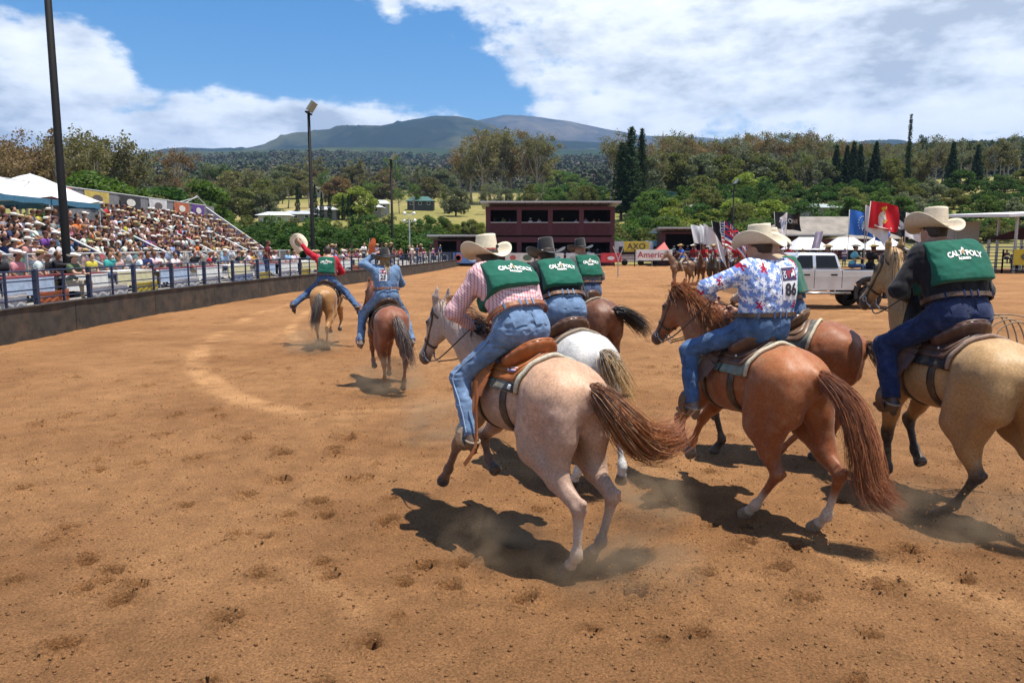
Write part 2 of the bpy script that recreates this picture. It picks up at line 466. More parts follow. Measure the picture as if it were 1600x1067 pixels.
# ------------------------------------------------------------------ horses
def sst(a, b, x):
    t = np.clip((x - a) / (b - a), 0, 1); return t * t * (3 - 2 * t)
def segdist(P, a, b):
    a, b = A(*a), A(*b); ab = b - a
    t = np.clip(((P - a) @ ab) / (ab @ ab), 0, 1)
    return np.linalg.norm(P - a - t[:, None] * ab, axis=1), t
def horse_field(c):
    f = Field()
    dz = c.get('sink', 0.0)           # croup lowered in the gallop
    f.loft([(-.84, 1.23, .07, .07), (-.77, 1.225, .15, .16), (-.66, 1.225, .22, .22), (-.5, 1.225, .262, .258), (-.32, 1.19, .268, .262), (-.12, 1.145, .27, .28), (.08, 1.13, .278, .288),
            (.26, 1.145, .288, .27), (.42, 1.175, .29, .215), (.56, 1.16, .235, .175), (.68, 1.13, .12, .12)], k=.08)
    f.cone((.30, 0, 1.42), (.50, 0, 1.46), .05, .06, .10)                      # withers
    f.cone((-.3, 0, 1.41), (-.52, 0, 1.44), .05, .055, .10)                    # croup ridge
    f.cone((-.62, 0, 1.36), (-.80, 0, 1.31), .085, .05, .06)                   # dock
    for sd in (1, -1):
        f.ell((-.50, sd * .128, 1.27), (.24, .14, .19), .08); f.cone((-.44, sd * .285, 1.27), (-.64, sd * .262, 1.02), .016, .016, .06, sub=True)
        f.cone((-.66, sd * .135, 1.24), (-.70, sd * .14, .98), .125, .095, .08)
        f.cone((-.34, sd * .222, 1.33), (-.39, sd * .21, 1.22), .045, .055, .04); f.cone((-.40, sd * .20, 1.20), (-.34, sd * .245, .98), .05, .05, .06)     # hip bone, front of thigh
        f.cone((-.27, sd * .290, 1.22), (-.25, sd * .300, 1.02), .055, .045, .06, sub=True)     # flank hollow
        f.ell((.40, sd * .13, 1.22), (.15, .11, .24), .07)
        f.cone((.52, sd * .14, 1.13), (.60, sd * .11, 1.05), .10, .095, .06)   # point of shoulder, breast
    po, mu = A(*c['poll']), A(*c['muzzle'])
    nb = A(.47, 0, 1.235); e1 = (mu - po) / np.linalg.norm(mu - po)
    throat = po + e1 * .13
    lat = A(0, 1, 0) - e1 * e1[1]; lat /= np.linalg.norm(lat)
    e2 = np.cross(e1, lat)                                                     # towards the jaw
    if e2 @ (nb - po) < 0: e2 = -e2
    top = po + e1 * .05 + e2 * .08
    m1 = nb * .62 + top * .38 + A(-.02, 0, .035); m2 = nb * .28 + top * .72 + A(-.01, 0, .03)
    f.cone(nb, m1, .245, .19, .09, .62); f.cone(m1, m2, .19, .142, .07, .62); f.cone(m2, top, .142, .112, .06, .68)
    H = lambda a, d, y=0.0: po + e1 * a + e2 * d + lat * y
    f.cone(H(.02, .045), H(.22, .055), .082, .082, .05, .86)
    f.cone(H(.17, .065), H(.50, .062), .083, .052, .05, .78)
    f.ell(H(.17, .135), (.115, .058, .095), .05, M=np.stack([e1, lat, e2], 1))
    f.cone(H(.22, .15), H(.47, .095), .045, .03, .05, .8)
    f.ell(H(.53, .062), (.068, .056, .056), .04, M=np.stack([e1, lat, e2], 1))
    f.ell(H(.545, .10), (.045, .04, .03), .03, M=np.stack([e1, lat, e2], 1))
    for sd in (1, -1):
        f.cone(H(.155, .022, sd * .062), H(.20, .03, sd * .066), .026, .024, .03)   # brow
        f.ell(H(.56, .04, sd * .043), (.02, .012, .016), .012, sub=True, M=np.stack([e1, lat, e2], 1))
        ed = c.get('ear', (-.3, 0, 1.0)); ed = A(*ed) / np.linalg.norm(ed)
        b0 = H(-.005, .0, sd * .052)
        f.cone(b0, b0 + ed * .07 + lat * sd * .012, .027, .028, .02); f.cone(b0 + ed * .07 + lat * sd * .012, b0 + ed * .165 + lat * sd * .006, .027, .005, .015)
    lg = c['legs']
    for nm in ('LH', 'RH'):
        sd = 1 if nm[0] == 'L' else -1
        st, hk, fe, ho = [A(*q) for q in lg[nm]]
        hip = A(-.50, sd * .14, 1.20)
        f.cone(hip, st, .185, .125, .09, .85)
        f.cone((-.68, sd * .135, 1.12), st * .5 + hk * .5 + A(-.03, 0, .03), .12, .075, .08)
        f.cone(st, st * .45 + hk * .55, .125, .082, .06, .85); f.cone(st * .45 + hk * .55, hk, .082, .05, .04, .9)
        ax = hk - st; ax /= np.linalg.norm(ax); cn = fe - hk; cn /= np.linalg.norm(cn)
        back = ax - cn; back /= np.linalg.norm(back) + 1e-9
        pt = hk + back * .045 - cn * .03
        f.cone(hk, pt, .046, .027, .025); f.cone(pt, st * .42 + hk * .58 + back * .03, .018, .03, .02)     # point of hock, tendon
        f.cone(hk, hk + cn * .09, .05, .036, .025); f.cone(hk + cn * .07, fe - cn * .05, .035, .031, .02, .85)
        f.cone(hk + cn * .08 + back * .022, fe - cn * .03 + back * .012, .016, .016, .012)
        f.cone(fe - cn * .02, fe + cn * .01, .043, .043, .03); hoofs(f, fe, ho)
    for nm in ('LF', 'RF'):
        sd = 1 if nm[0] == 'L' else -1
        el, kn, fe, ho = [A(*q) for q in lg[nm]]
        f.cone((.55, sd * .15, 1.07), el, .115, .11, .06, .85)
        f.cone(el, el * .5 + kn * .5, .105, .074, .05, .85); f.cone(el * .5 + kn * .5, kn, .07, .047, .03)
        cn = fe - kn; cn /= np.linalg.norm(cn)
        f.cone(kn - cn * .03, kn + cn * .04, .049, .045, .03); f.cone(kn + cn * .03, fe - cn * .03, .035, .031, .02)
        f.cone(fe - cn * .02, fe + cn * .01, .042, .042, .03); hoofs(f, fe, ho)
    for g in c.get('extra', []): f.cone(*g)
    nz = c.get('seed', 1) * 7.7
    f.post.append(lambda P, D: D + .020 * fbm(P * 7 + nz, 3) * np.clip(P[:, 2] - .5, 0, 1))
    fr = dict(H=H, e1=e1, e2=e2, lat=lat, po=po, mu=mu, nb=nb, m1=m1, m2=m2, top=top)
    return f, fr
def hoofs(f, fe, ho):
    d = ho - fe; L = np.linalg.norm(d); d = d / L
    f.cone(fe, fe + d * L * .55, .034, .036, .025)
    f.cone(fe + d * L * .55, ho, .043, .058, .015)
    f.ell(ho + d * .10, (.075, .075, .075), .006, sub=True)
def coat_colors(V, c, fr):
    base = A(*c['coat'])
    n = fbm(V * 3 + 5.0 * c.get('seed', 1), 4); n2 = fbm(V * 22 + 3.0, 3)
    col = base[None, :] * (1 + .35 * n[:, None] + c.get('mottle', .15) * n2[:, None])
    def mixc(w, cc):
        w = np.clip(w, 0, 1)[:, None]; return col * (1 - w) + A(*cc)[None, :] * w
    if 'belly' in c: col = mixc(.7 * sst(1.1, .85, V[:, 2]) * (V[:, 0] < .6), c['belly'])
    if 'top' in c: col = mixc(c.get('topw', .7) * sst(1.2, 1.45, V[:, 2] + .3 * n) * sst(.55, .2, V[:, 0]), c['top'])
    if 'head' in c: col = mixc(sst(.55, .95, V[:, 0] + .15 * n), c['head'])
    for nm, pc, h in c.get('points', []):
        st, jo, fe, ho = [A(*q) for q in c['legs'][nm]]
        d1, t1 = segdist(V, st, jo); d2, t2 = segdist(V, jo, fe); d3, t3 = segdist(V, fe, ho)
        s = np.where((d1 < d2) & (d1 < d3), t1, np.where(d2 < d3, 1 + t2, 2 + t3)); dm = np.minimum(np.minimum(d1, d2), d3)
        sd = 1 if nm[0] == 'L' else -1
        col = mixc(sst(h - .15, h + .15, s + .25 * n) * sst(.16, .11, dm) * (V[:, 1] * sd > -.02), pc)
    for nm in ('LH', 'RH', 'LF', 'RF'):
        fe, ho = [A(*q) for q in c['legs'][nm][2:]]
        d3, t3 = segdist(V, fe, ho)
        hc = c.get('hoof', (.06, .045, .035))
        col = mixc(sst(.52, .60, t3) * (d3 < .1), hc)
    mu = fr['mu']; H = fr['H']
    d = np.linalg.norm(V - H(.56, .07), axis=1)
    col = mixc(c.get('muzzlew', .85) * sst(.16, .07, d + .03 * n), c.get('muzzlec', (.035, .028, .028)))
    if 'blaze' in c:
        d, t = segdist(V, H(.16, -.03), H(.55, -.0)); col = mixc(sst(.05, .03, d + .02 * n), (.75, .68, .62))
    for sd in (1, -1):
        d = np.linalg.norm(V - H(.18, .02, sd * .085), axis=1); col = mixc(.8 * sst(.055, .03, d), np.array(c.get('muzzlec', (.035, .028, .028))) * 1.0)
    return np.clip(col, .004, 1)
COAT = mat('horse_coat', (0, 0, 0), rough=.50, var=.24, scale=60, bump=.75, bscale=190, vcol=True, spec=.34, sheen=.12, detail=10, dirt=((.40, .27, .16), 11.0, .34))
HAIR = mat('horse_hair', (0, 0, 0), rough=.42, var=.18, scale=25, vcol=True, spec=.5)
EYE_M = mat('horse_eye', (.008, .006, .006), rough=.08, var=.1)
def drape(f, X, TH, o0, o1, zc=1.15, edge=None):
    """thick sheet laid over the horse; X 1d, TH 1d (radians from straight up)"""
    nx, nt = len(X), len(TH)
    g = np.zeros((nx, nt, 3)); dr = np.zeros((nx, nt, 3)); g[..., 0] = X[:, None]
    if edge is not None: g[..., 0] = edge(X[:, None], TH[None, :])
    g[..., 2] = zc
    dr[..., 1] = np.sin(TH)[None, :]; dr[..., 2] = np.cos(TH)[None, :]
    O = (g + dr * .62).reshape(-1, 3); dd = -dr.reshape(-1, 3)
    P, _ = f.trace(O, dd, .62)
    up = P - dd * o1; lw = P - dd * o0
    V = np.vstack([up, lw]); n = nx * nt; F = []
    for i in range(nx - 1):
        for j in range(nt - 1):
            a, b, c_, d = i * nt + j, (i + 1) * nt + j, (i + 1) * nt + j + 1, i * nt + j + 1
            F.append((a, b, c_, d)); F.append((a + n, d + n, c_ + n, b + n))
    ring = [i * nt for i in range(nx)] + [(nx - 1) * nt + j for j in range(1, nt)] + [i * nt + nt - 1 for i in range(nx - 2, -1, -1)] + [j for j in range(nt - 2, 0, -1)]
    for a, b in zip(ring, ring[1:] + ring[:1]): F.append((a, a + n, b + n, b))
    return V, F
def fixn(me):
    bm = bmesh.new(); bm.from_mesh(me); bmesh.ops.recalc_face_normals(bm, faces=bm.faces); bm.to_mesh(me); bm.free(); return me
def band(pts, w, th, nrm):
    """flat strap along pts, width w across nrm"""
    m = MB()
    for p, q in zip(pts[:-1], pts[1:]): m.bar(p, q, w, th, nrm)
    return m
LEATHERS = {}
def leather(name, col, rough=.42): return mat('leather_' + name, col, rough=rough, var=.22, scale=14, bump=.35, bscale=120, dirt=((.36, .24, .14), 9, .3))
FLEECE = mat('fleece', (.50, .47, .38), rough=.95, var=.2, scale=40, bump=1.0, bscale=90, dirt=((.33, .24, .15), 8, .5))
METAL = mat('tack_metal', (.55, .53, .50), rough=.3, metal=1.0, var=.1)

def make_horse(c):
    """horse, saddle, bridle; returns field and frame for the rider"""
    f, fr = horse_field(c)
    V, F = f.poly(c.get('res', .015))
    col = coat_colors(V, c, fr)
    rz = R(c['heading']); s = c.get('scale', 1.0); loc = (c['x'], c['y'], c.get('z', 0.0))
    root = empty('horse', loc, rz, s)
    tag(root, c['label'], 'horse', 'horses ridden across the dirt arena')
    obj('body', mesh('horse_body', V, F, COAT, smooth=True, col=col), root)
    H, lat, e1, e2 = fr['H'], fr['lat'], fr['e1'], fr['e2']
    for sd in (1, -1):
        m = MB(); m.lathe([(.001, -.019), (.012, -.015), (.019, 0), (.012, .015), (.001, .019)], 10, at=H(.18, .018, sd * .080)); m.build('eye', EYE_M, root, smooth=True)
    rs = np.random.RandomState(c.get('seed', 1) * 13 + 5)
    # tail
    tp = catmull(c['tail'], 14); n = c.get('tailn', 520); spread = c.get('tailspread', .13)
    tips = np.linspace(0, 1, 14)
    paths, cols = [], []
    ta, tb = A(*c['tailc'][0]), A(*c['tailc'][1])
    offs = rs.normal(size=(n, 3)); offs /= np.linalg.norm(offs, axis=1, keepdims=True); offs *= rs.rand(n, 1) ** .6
    clump = rs.normal(size=(24, 3)); ci = rs.randint(0, 24, n)
    for i in range(n):
        ln = .42 + .58 * rs.rand() ** .75
        if rs.rand() < .06: ln *= 1.06
        u0 = .20 * rs.rand() ** 1.5; q = np.stack([np.interp(u0 + tips * (ln - u0), tips, tp[:, k]) for k in range(3)], 1)
        w = (.22 + .78 * np.sin(np.clip(tips * 1.15, 0, 1) * 1.7) ** 1.0) * spread
        w = w * (.5 + .5 * ln); w[0] *= .35; w[1] *= .7
        q = q + offs[i][None, :] * w[:, None] + clump[ci[i]][None, :] * (.035 * tips ** 1.3)[:, None]
        q += (rs.normal(size=3)[None, :] * .018 * np.sin(tips * (2 + 5 * rs.rand()) + 6 * rs.rand())[:, None]) * tips[:, None]
        b = (.55 + .9 * rs.rand()); m = np.clip(tips[:, None] * 1.0 + .5 * (rs.rand() - .5) * (tips[:, None] > .05), 0, 1)
        if c.get('tailtop') and rs.rand() < .45: cc = A(*c['tailtop'])[None, :] * np.ones((14, 1)); cc = cc * (1 - m ** 2) + tb[None, :] * m ** 2
        else: cc = ta[None, :] * (1 - m) + tb[None, :] * m
        paths.append(q); cols.append(np.clip(cc * b, 0, 1))
    sv, sf, scl = strands(paths, c.get('tailr', .0026), .0008, cols)
    obj('tail', mesh('horse_tail', sv, sf, HAIR, smooth=True, col=scl), root)
    # mane along the crest
    nm = c.get('manen', 380); paths, cols = [], []
    cr = catmull([A(.50, 0, 1.50), fr['m1'] + (fr['m1'] - A(.55, 0, .9)) * A(.0, 0, .0) + A(-.10, 0, .15), fr['m2'] + A(-.09, 0, .10), fr['po'] + A(-.03, 0, .015), H(.10, -.05)], 40)
    ma, mb = A(*c['manec'][0]), A(*c['manec'][1]); wind = A(*c.get('wind', (-.12, .03, .05))); side = c.get('maneside', -1)
    tt = np.linspace(0, 1, 9)
    for i in range(nm):
        u = rs.rand() ** .9; b = cr[min(39, int(u * 39.99))] + rs.normal(size=3) * A(.008, .01, .008)
        Lh = (.16 + .16 * rs.rand()) * c.get('manelen', 1.0) * (1 if u < .78 else .55); sw = side * (.35 + .65 * rs.rand()) if rs.rand() < .75 else -side * rs.rand() * .7
        up0 = .05 + .10 * rs.rand()
        q = b[None, :] + np.stack([-.10 * tt * rs.rand(), sw * (.05 + .12 * np.sqrt(tt)) * tt ** .35 * 1.0, up0 * np.sin(tt * 2.6) * .5 - Lh * tt ** 1.6], 1) + wind[None, :] * (tt ** 1.2)[:, None] * (.5 + rs.rand())
        q += rs.normal(size=3)[None, :] * .02 * tt[:, None]
        bb = .6 + .8 * rs.rand(); paths.append(q); cols.append(np.clip((ma[None, :] * (1 - tt[:, None]) + mb[None, :] * tt[:, None]) * bb, 0, 1))
    sv, sf, scl = strands(paths, .0040, .0013, cols)
    obj('mane', mesh('horse_mane', sv, sf, HAIR, smooth=True, col=scl), root)
    if 'saddle' in c: make_saddle(c, f, fr, loc, rz, s)
    if c.get('bridle', True): make_bridle(c, f, fr, loc, rz, s)
    if c.get('boots'):
        for nm, cc in c['boots']:
            kn, fe, ho = [A(*q) for q in c['legs'][nm][1:]]
            m = MB(); m.tube([kn * .55 + fe * .45, kn * .3 + fe * .7, fe, fe * .5 + ho * .5, fe * .2 + ho * .8], [.052, .056, .062, .062, .078], 12)
            m.build('leg_boot', mat('boot_%s' % nm, cc, rough=.6, var=.25, scale=20), root, smooth=True)
    return f, fr, root
def make_saddle(c, f, fr, loc, rz, s):
    sc = c['saddle']; lea = leather(sc['name'], sc['col']); dk = leather(sc['name'] + '_seat', sc.get('seat', sc['col']), .3)
    root = empty('saddle', (loc[0], loc[1], loc[2]), rz, s)
    root.location.z += 1.40 * s
    tag(root, sc['label'], 'saddle', 'western saddles on the ridden horses')
    off = A(0, 0, -1.40)
    def put(name, V, F, m, sm=True): return obj(name, fixn(mesh(name, np.asarray(V) + off, F, m, smooth=sm)), root)
    th = np.linspace(R(-72), R(72), 35)
    ed = lambda X, T: X + .07 * np.abs(T) ** 2 * (X < 0) * .6
    xs = np.linspace(-.40, .44, 22)
    pv, pf = drape(f, xs, th, .002, .026, edge=ed)
    bl = put('blanket', pv, pf, mat('blanket_' + sc['name'], sc['blanket'], rough=.95, var=.35, scale=18, bump=.8, bscale=80, dirt=((.35, .25, .15), 7, .4)))
    # fleece roll along the rear edge of the pad
    thr = np.linspace(R(-70), R(70), 40)
    O = np.zeros((40, 3)); O[:, 0] = -.395 + .042 * np.abs(thr) ** 2
    dr = np.stack([np.zeros(40), np.sin(thr), np.cos(thr)], 1); O += A(0, 0, 1.15) + dr * .62
    P, _ = f.trace(O, -dr, .62); P = P + dr * .022
    m = MB(); m.tube([Vector(p) + Vector(off) for p in P], .017, 8); m.build('blanket_edge', mat('fleece_' + sc['name'], sc.get('fleece', (.50, .47, .38)), rough=.95, var=.25, scale=40, bump=1, bscale=90, dirt=((.33, .24, .15), 8, .5)), bl, smooth=True)
    if sc.get('logo'):
        for sd in (1,):
            lt = np.linspace(R(59), R(71), 6); pv, pf = drape(f, np.linspace(-.33, -.20, 6), lt, .025, .030, edge=lambda X, T: X + .042 * np.abs(T) ** 2)
            put('patch', pv, pf, mat('patch_dark', (.03, .03, .035), rough=.6)).parent = bl
            lt = np.linspace(R(61), R(68), 4); pv, pf = drape(f, np.linspace(-.285, -.255, 4), lt, .030, .033, edge=lambda X, T: X + .042 * np.abs(T) ** 2)
            put('emblem', pv, pf, mat('patch_pale', (.62, .70, .72), rough=.6)).parent = bl
    for (x0, x1, t0, o0, o1) in ((-.32, .36, 57, .027, .036), (-.275, .30, 45, .037, .046)):
        xs = np.linspace(x0, x1, 16); th = np.linspace(R(-t0), R(t0), 25)
        rndc = lambda X, T, x0=x0, t0=t0: X + .10 * np.clip(np.abs(T) / R(t0) - .65, 0, 1) ** 2 * 6 * np.clip((.05 - X) / .3, 0, 1)
        pv, pf = drape(f, xs, th, o0, o1, edge=rndc); put('skirt', pv, pf, lea)
    if sc.get('flag'):
        for k, (cc, a0) in enumerate((((.75, .72, .70), 36), ((.45, .03, .05), 38), ((.75, .72, .70), 40), ((.06, .05, .30), 42))):
            lt = np.linspace(R(a0), R(a0 + 1.7), 3); pv, pf = drape(f, np.linspace(-.22, -.12, 6), lt, .046, .0485); put('stripe', pv, pf, mat('print_%d' % k, cc, rough=.5))
    # seat bowl, cantle, fork, horn
    g = Field(); zb = 1.445
    for (rr, hz, rad) in ((.205, .155, .016), (.195, .115, .022), (.175, .07, .03), (.14, .035, .035)):
        pts = []
        for a in np.linspace(-100, 100, 13):
            ca, sa = math.cos(R(a)), math.sin(R(a))
            pts.append(((-.03 - rr * ca - .03 * (hz / .15), rr * sa * .95, zb + hz * (.35 + .65 * max(ca, 0) ** .7) - .05 * max(0, abs(sa)) ** 3), rad))
        g.chain(pts, k=.04)
    g.ell((.04, 0, zb + .005), (.20, .15, .045), .05); g.ell((.22, 0, zb + .07), (.055, .14, .065), .04)
    V, F = g.poly(.013); put('seat', V, F, dk)
    g = Field(); g.cone((.24, 0, zb + .10), (.285, 0, zb + .20), .03, .019, .02); g.ell((.295, 0, zb + .215), (.038, .038, .014), .015)
    V, F = g.poly(.011); put('horn', V, F, lea)
    # cantle binding
    pts = []
    for a in np.linspace(-88, 88, 17):
        ca, sa = math.cos(R(a)), math.sin(R(a)); pts.append(Vector((-.065 - .205 * ca, .205 * sa * .95, zb + .165 * (.35 + .65 * max(ca, 0) ** .7) + .012 - .05 * abs(sa) ** 3)) + Vector(off))
    m = MB(); m.tube(pts, .012, 8); m.build('cantle_rim', lea, root, smooth=True)
    # cinches
    for (x, w, t0, ln) in ((.26, .05, 44, 0), (-.14, .035, 40, 0)):
        th = np.linspace(R(t0), R(360 - t0), 50); pv, pf = drape(f, np.linspace(x - w, x + w, 4), th, .004, .013); put('cinch', pv, pf, leather('dark', (.045, .028, .02)))
    # fenders and stirrups reach the rider's feet
    for sd, foot in ((1, c['rider']['footL']), (-1, c['rider']['footR'])):
        ft = A(*foot); p0 = A(.10, sd * .30, 1.34); p1 = A(.5 * (.10 + ft[0]), sd * .37, .55 * 1.34 + .45 * (ft[2] + .16)); p2 = ft + A(-.01, 0, .17)
        V2 = [Vector(q) + Vector(off) for q in catmull([A(.10, sd * .22, 1.42), p0, p1, p2], 9)]
        m = MB()
        for i, (p, q) in enumerate(zip(V2[:-1], V2[1:])):
            w = (.07, .11, .15, .17, .16, .12, .07, .05)[i]; m.bar(p, q, w, .008, (0, sd, .1))
        m.build('fender', lea, root)
        st = MB(); ring = [Vector(ft + A(.0, .074 * math.sin(t), .085 + .105 * -math.cos(t) * (1 if -math.cos(t) > 0 else .85))) + Vector(off) for t in np.linspace(.001, 2 * math.pi, 18)]
        for p, q in zip(ring[:-1], ring[1:]): st.bar(p, q, .014, .085, (1, 0, 0))
        st.build('stirrup', leather('stirrup' + sc['name'], sc.get('stirrup', sc['col'])), root)
    for sd in (1, -1):   # saddle strings and the latigo tail
        O, _ = f.trace(A(-.12, 0, 1.15)[None, :] + A(0, sd * math.sin(R(40)), math.cos(R(40)))[None, :] * .62, -A(0, sd * math.sin(R(40)), math.cos(R(40)))[None, :], .62)
        m = MB(); m.lathe([(.001, -.006), (.016, -.004), (.016, .004), (.001, .006)], 10, 'Y', at=Vector(O[0] + A(0, sd * .045, .03)) + Vector(off)); m.build('concho', METAL, root, smooth=True)
    if sc.get('latigo'):
        m = MB(); pts = [Vector(q) + Vector(off) for q in catmull([A(*q) for q in sc['latigo']], 9)]
        for p, q in zip(pts[:-1], pts[1:]): m.bar(p, q, .034, .006, (0, 1, 0))
        m.build('latigo', lea, root)
def make_bridle(c, f, fr, loc, rz, s):
    root = empty('bridle', loc, rz, s); po = fr['po']
    root.location = Vector(loc) + Matrix.Rotation(rz, 3, 'Z') @ Vector(po) * s
    tag(root, c['bridlelabel'], 'bridle', 'bridles on the ridden horses')
    H, e1, e2, lat = fr['H'], fr['e1'], fr['e2'], fr['lat']
    lea = leather(c.get('bridlec', ('bridle', (.05, .028, .018)))[0], c.get('bridlec', ('bridle', (.05, .028, .018)))[1])
    def loop(a, tilt, name, r=.010, rng=(0, 360), dd=.075):
        th = np.linspace(R(rng[0]), R(rng[1]), 28)
        ctr = H(a, dd)
        dr = lat[None, :] * np.sin(th)[:, None] - e2[None, :] * np.cos(th)[:, None]
        dr = dr + e1[None, :] * (tilt * np.cos(th))[:, None]; dr /= np.linalg.norm(dr, axis=1, keepdims=True)
        P, _ = f.trace(ctr + dr * .17, -dr, .17); P = P + dr * .004 - po
        m = MB()
        for p, q in zip(P[:-1], P[1:]): m.bar(p, q, .020 if r > .008 else .012, .008, Vector(dr[10]) if False else Vector((Vector(p) + Vector(po) - Vector(ctr))).normalized())
        m.build(name, lea, root)
    loop(.36, 0, 'noseband'); loop(.095, -.15, 'browband', rng=(-95, 95), dd=.06); loop(.05, .0, 'crown_strap', rng=(-140, 140), dd=.05)
    for sd in (1, -1):
        st = [H(.05, .05, sd * .10), H(.15, .085, sd * .10), H(.27, .09, sd * .10), H(.38, .085, sd * .09), H(.475, .095, sd * .08)]
        P = []
        for q in st:
            a, _ = f.trace((q + lat * sd * .08)[None, :], (-lat * sd)[None, :], .16); P.append(a[0] + lat * sd * .005 - po)
        m = MB()
        for p, q in zip(P[:-1], P[1:]): m.bar(p, q, .018, .007, Vector(lat) * sd)
        m.build('cheek_strap', lea, root)
        b = Vector(P[-1]); m = MB()
        m.tube([b + Vector(e1) * -.02, b + Vector(e2) * .05 + Vector(e1) * .01, b + Vector(e2) * .13 + Vector(e1) * .0], .006, 6)
        m.tube([b + Vector(lat) * sd * .004 + Vector(e1) * .022 * math.cos(t) + Vector(e2) * .022 * math.sin(t) for t in np.linspace(0, 6.28, 12)], .005, 5)
        m.build('bit', METAL, root, smooth=True)
        hand = A(*c['rider']['rein']); e = P[-1] + e2 * .12
        mid = (e + (hand - po)) * .5 + A(0, sd * .09, -.10)
        m = MB(); m.tube([Vector(q) for q in catmull([e, mid, hand - po], 14)], .0065, 6); m.build('rein', lea, root, smooth=True)
    if c.get('breast', True):
        th = np.linspace(R(-115), R(115), 40)   # breast collar
        P, _ = f.trace(A(.40, 0, 1.12)[None, :] + np.stack([np.cos(th), np.sin(th) * .9, 0.10 - .16 * np.cos(th)], 1) * .6, -np.stack([np.cos(th), np.sin(th) * .9, 0.10 - .16 * np.cos(th)], 1), .6)
        dr = np.stack([np.cos(th), np.sin(th), 0 * th], 1); P = P + dr * .006 - po
        m = MB()
        for i, (p, q) in enumerate(zip(P[:-1], P[1:])): m.bar(p, q, .007, .045)
        m.build('breast_collar', lea, root)

# ------------------------------------------------------------------ riders
def nrm(v): v = np.asarray(v, dtype=np.float64); return v / (np.linalg.norm(v) + 1e-12)
SKIN = mat('skin', (.42, .22, .145), rough=.5, var=.12, scale=30)
SKIN2 = mat('skin_tan', (.30, .15, .09), rough=.5, var=.12, scale=30)
def cloth(name, col, var=.18, rough=.85, bump=.5, bscale=400, dirt=None): return mat('cloth_' + name, col, rough=rough, var=var, scale=12, bump=bump, bscale=bscale, sheen=.15, spec=.2, dirt=dirt)
def denim(name, col):
    key = 'denim_' + name
    if key in MATS: return MATS[key]
    m = mat(key, col, rough=.85, var=.3, scale=9, bump=.6, bscale=500, spec=.2, sheen=.1, dirt=(tuple(min(1, q * 1.9 + .03) for q in col), 11, .6))
    return m
def math_nodes(m):
    N, L = m.node_tree.nodes, m.node_tree.links
    def mth(op, a, b=None, clamp=False):
        n = N.new('ShaderNodeMath'); n.operation = op; n.use_clamp = clamp
        for i, q in enumerate((a, b)):
            if q is None: continue
            if isinstance(q, (int, float)): n.inputs[i].default_value = q
            else: L.new(q, n.inputs[i])
        return n.outputs[0]
    def mixc(f, a, b):
        n = N.new('ShaderNodeMix'); n.data_type = 'RGBA'
        L.new(f, n.inputs[0])
        for i, q in ((6, a), (7, b)):
            if isinstance(q, tuple): n.inputs[i].default_value = (*q, 1)
            else: L.new(q, n.inputs[i])
        return n.outputs[2]
    return N, L, mth, mixc
def gingham(name, c0, c1, step):
    m = mat('cloth_' + name, c0, rough=.85, var=.1, bump=.5, bscale=400, spec=.2)
    N, L, mth, mixc = math_nodes(m); b = N['Principled BSDF']
    tc = N.new('ShaderNodeTexCoord'); sp = N.new('ShaderNodeSeparateXYZ'); L.new(tc.outputs['Object'], sp.inputs[0])
    u = mth('ADD', sp.outputs[1], mth('MULTIPLY', sp.outputs[0], .35)); v = mth('SUBTRACT', sp.outputs[2], mth('MULTIPLY', sp.outputs[0], .75))
    def line(q): return mth('LESS_THAN', mth('FRACT', mth('DIVIDE', q, step)), .30)
    w = mth('MULTIPLY', mth('ADD', line(u), line(v)), .5)
    L.new(mixc(w, c0, c1), b.inputs['Base Color'])
    return m
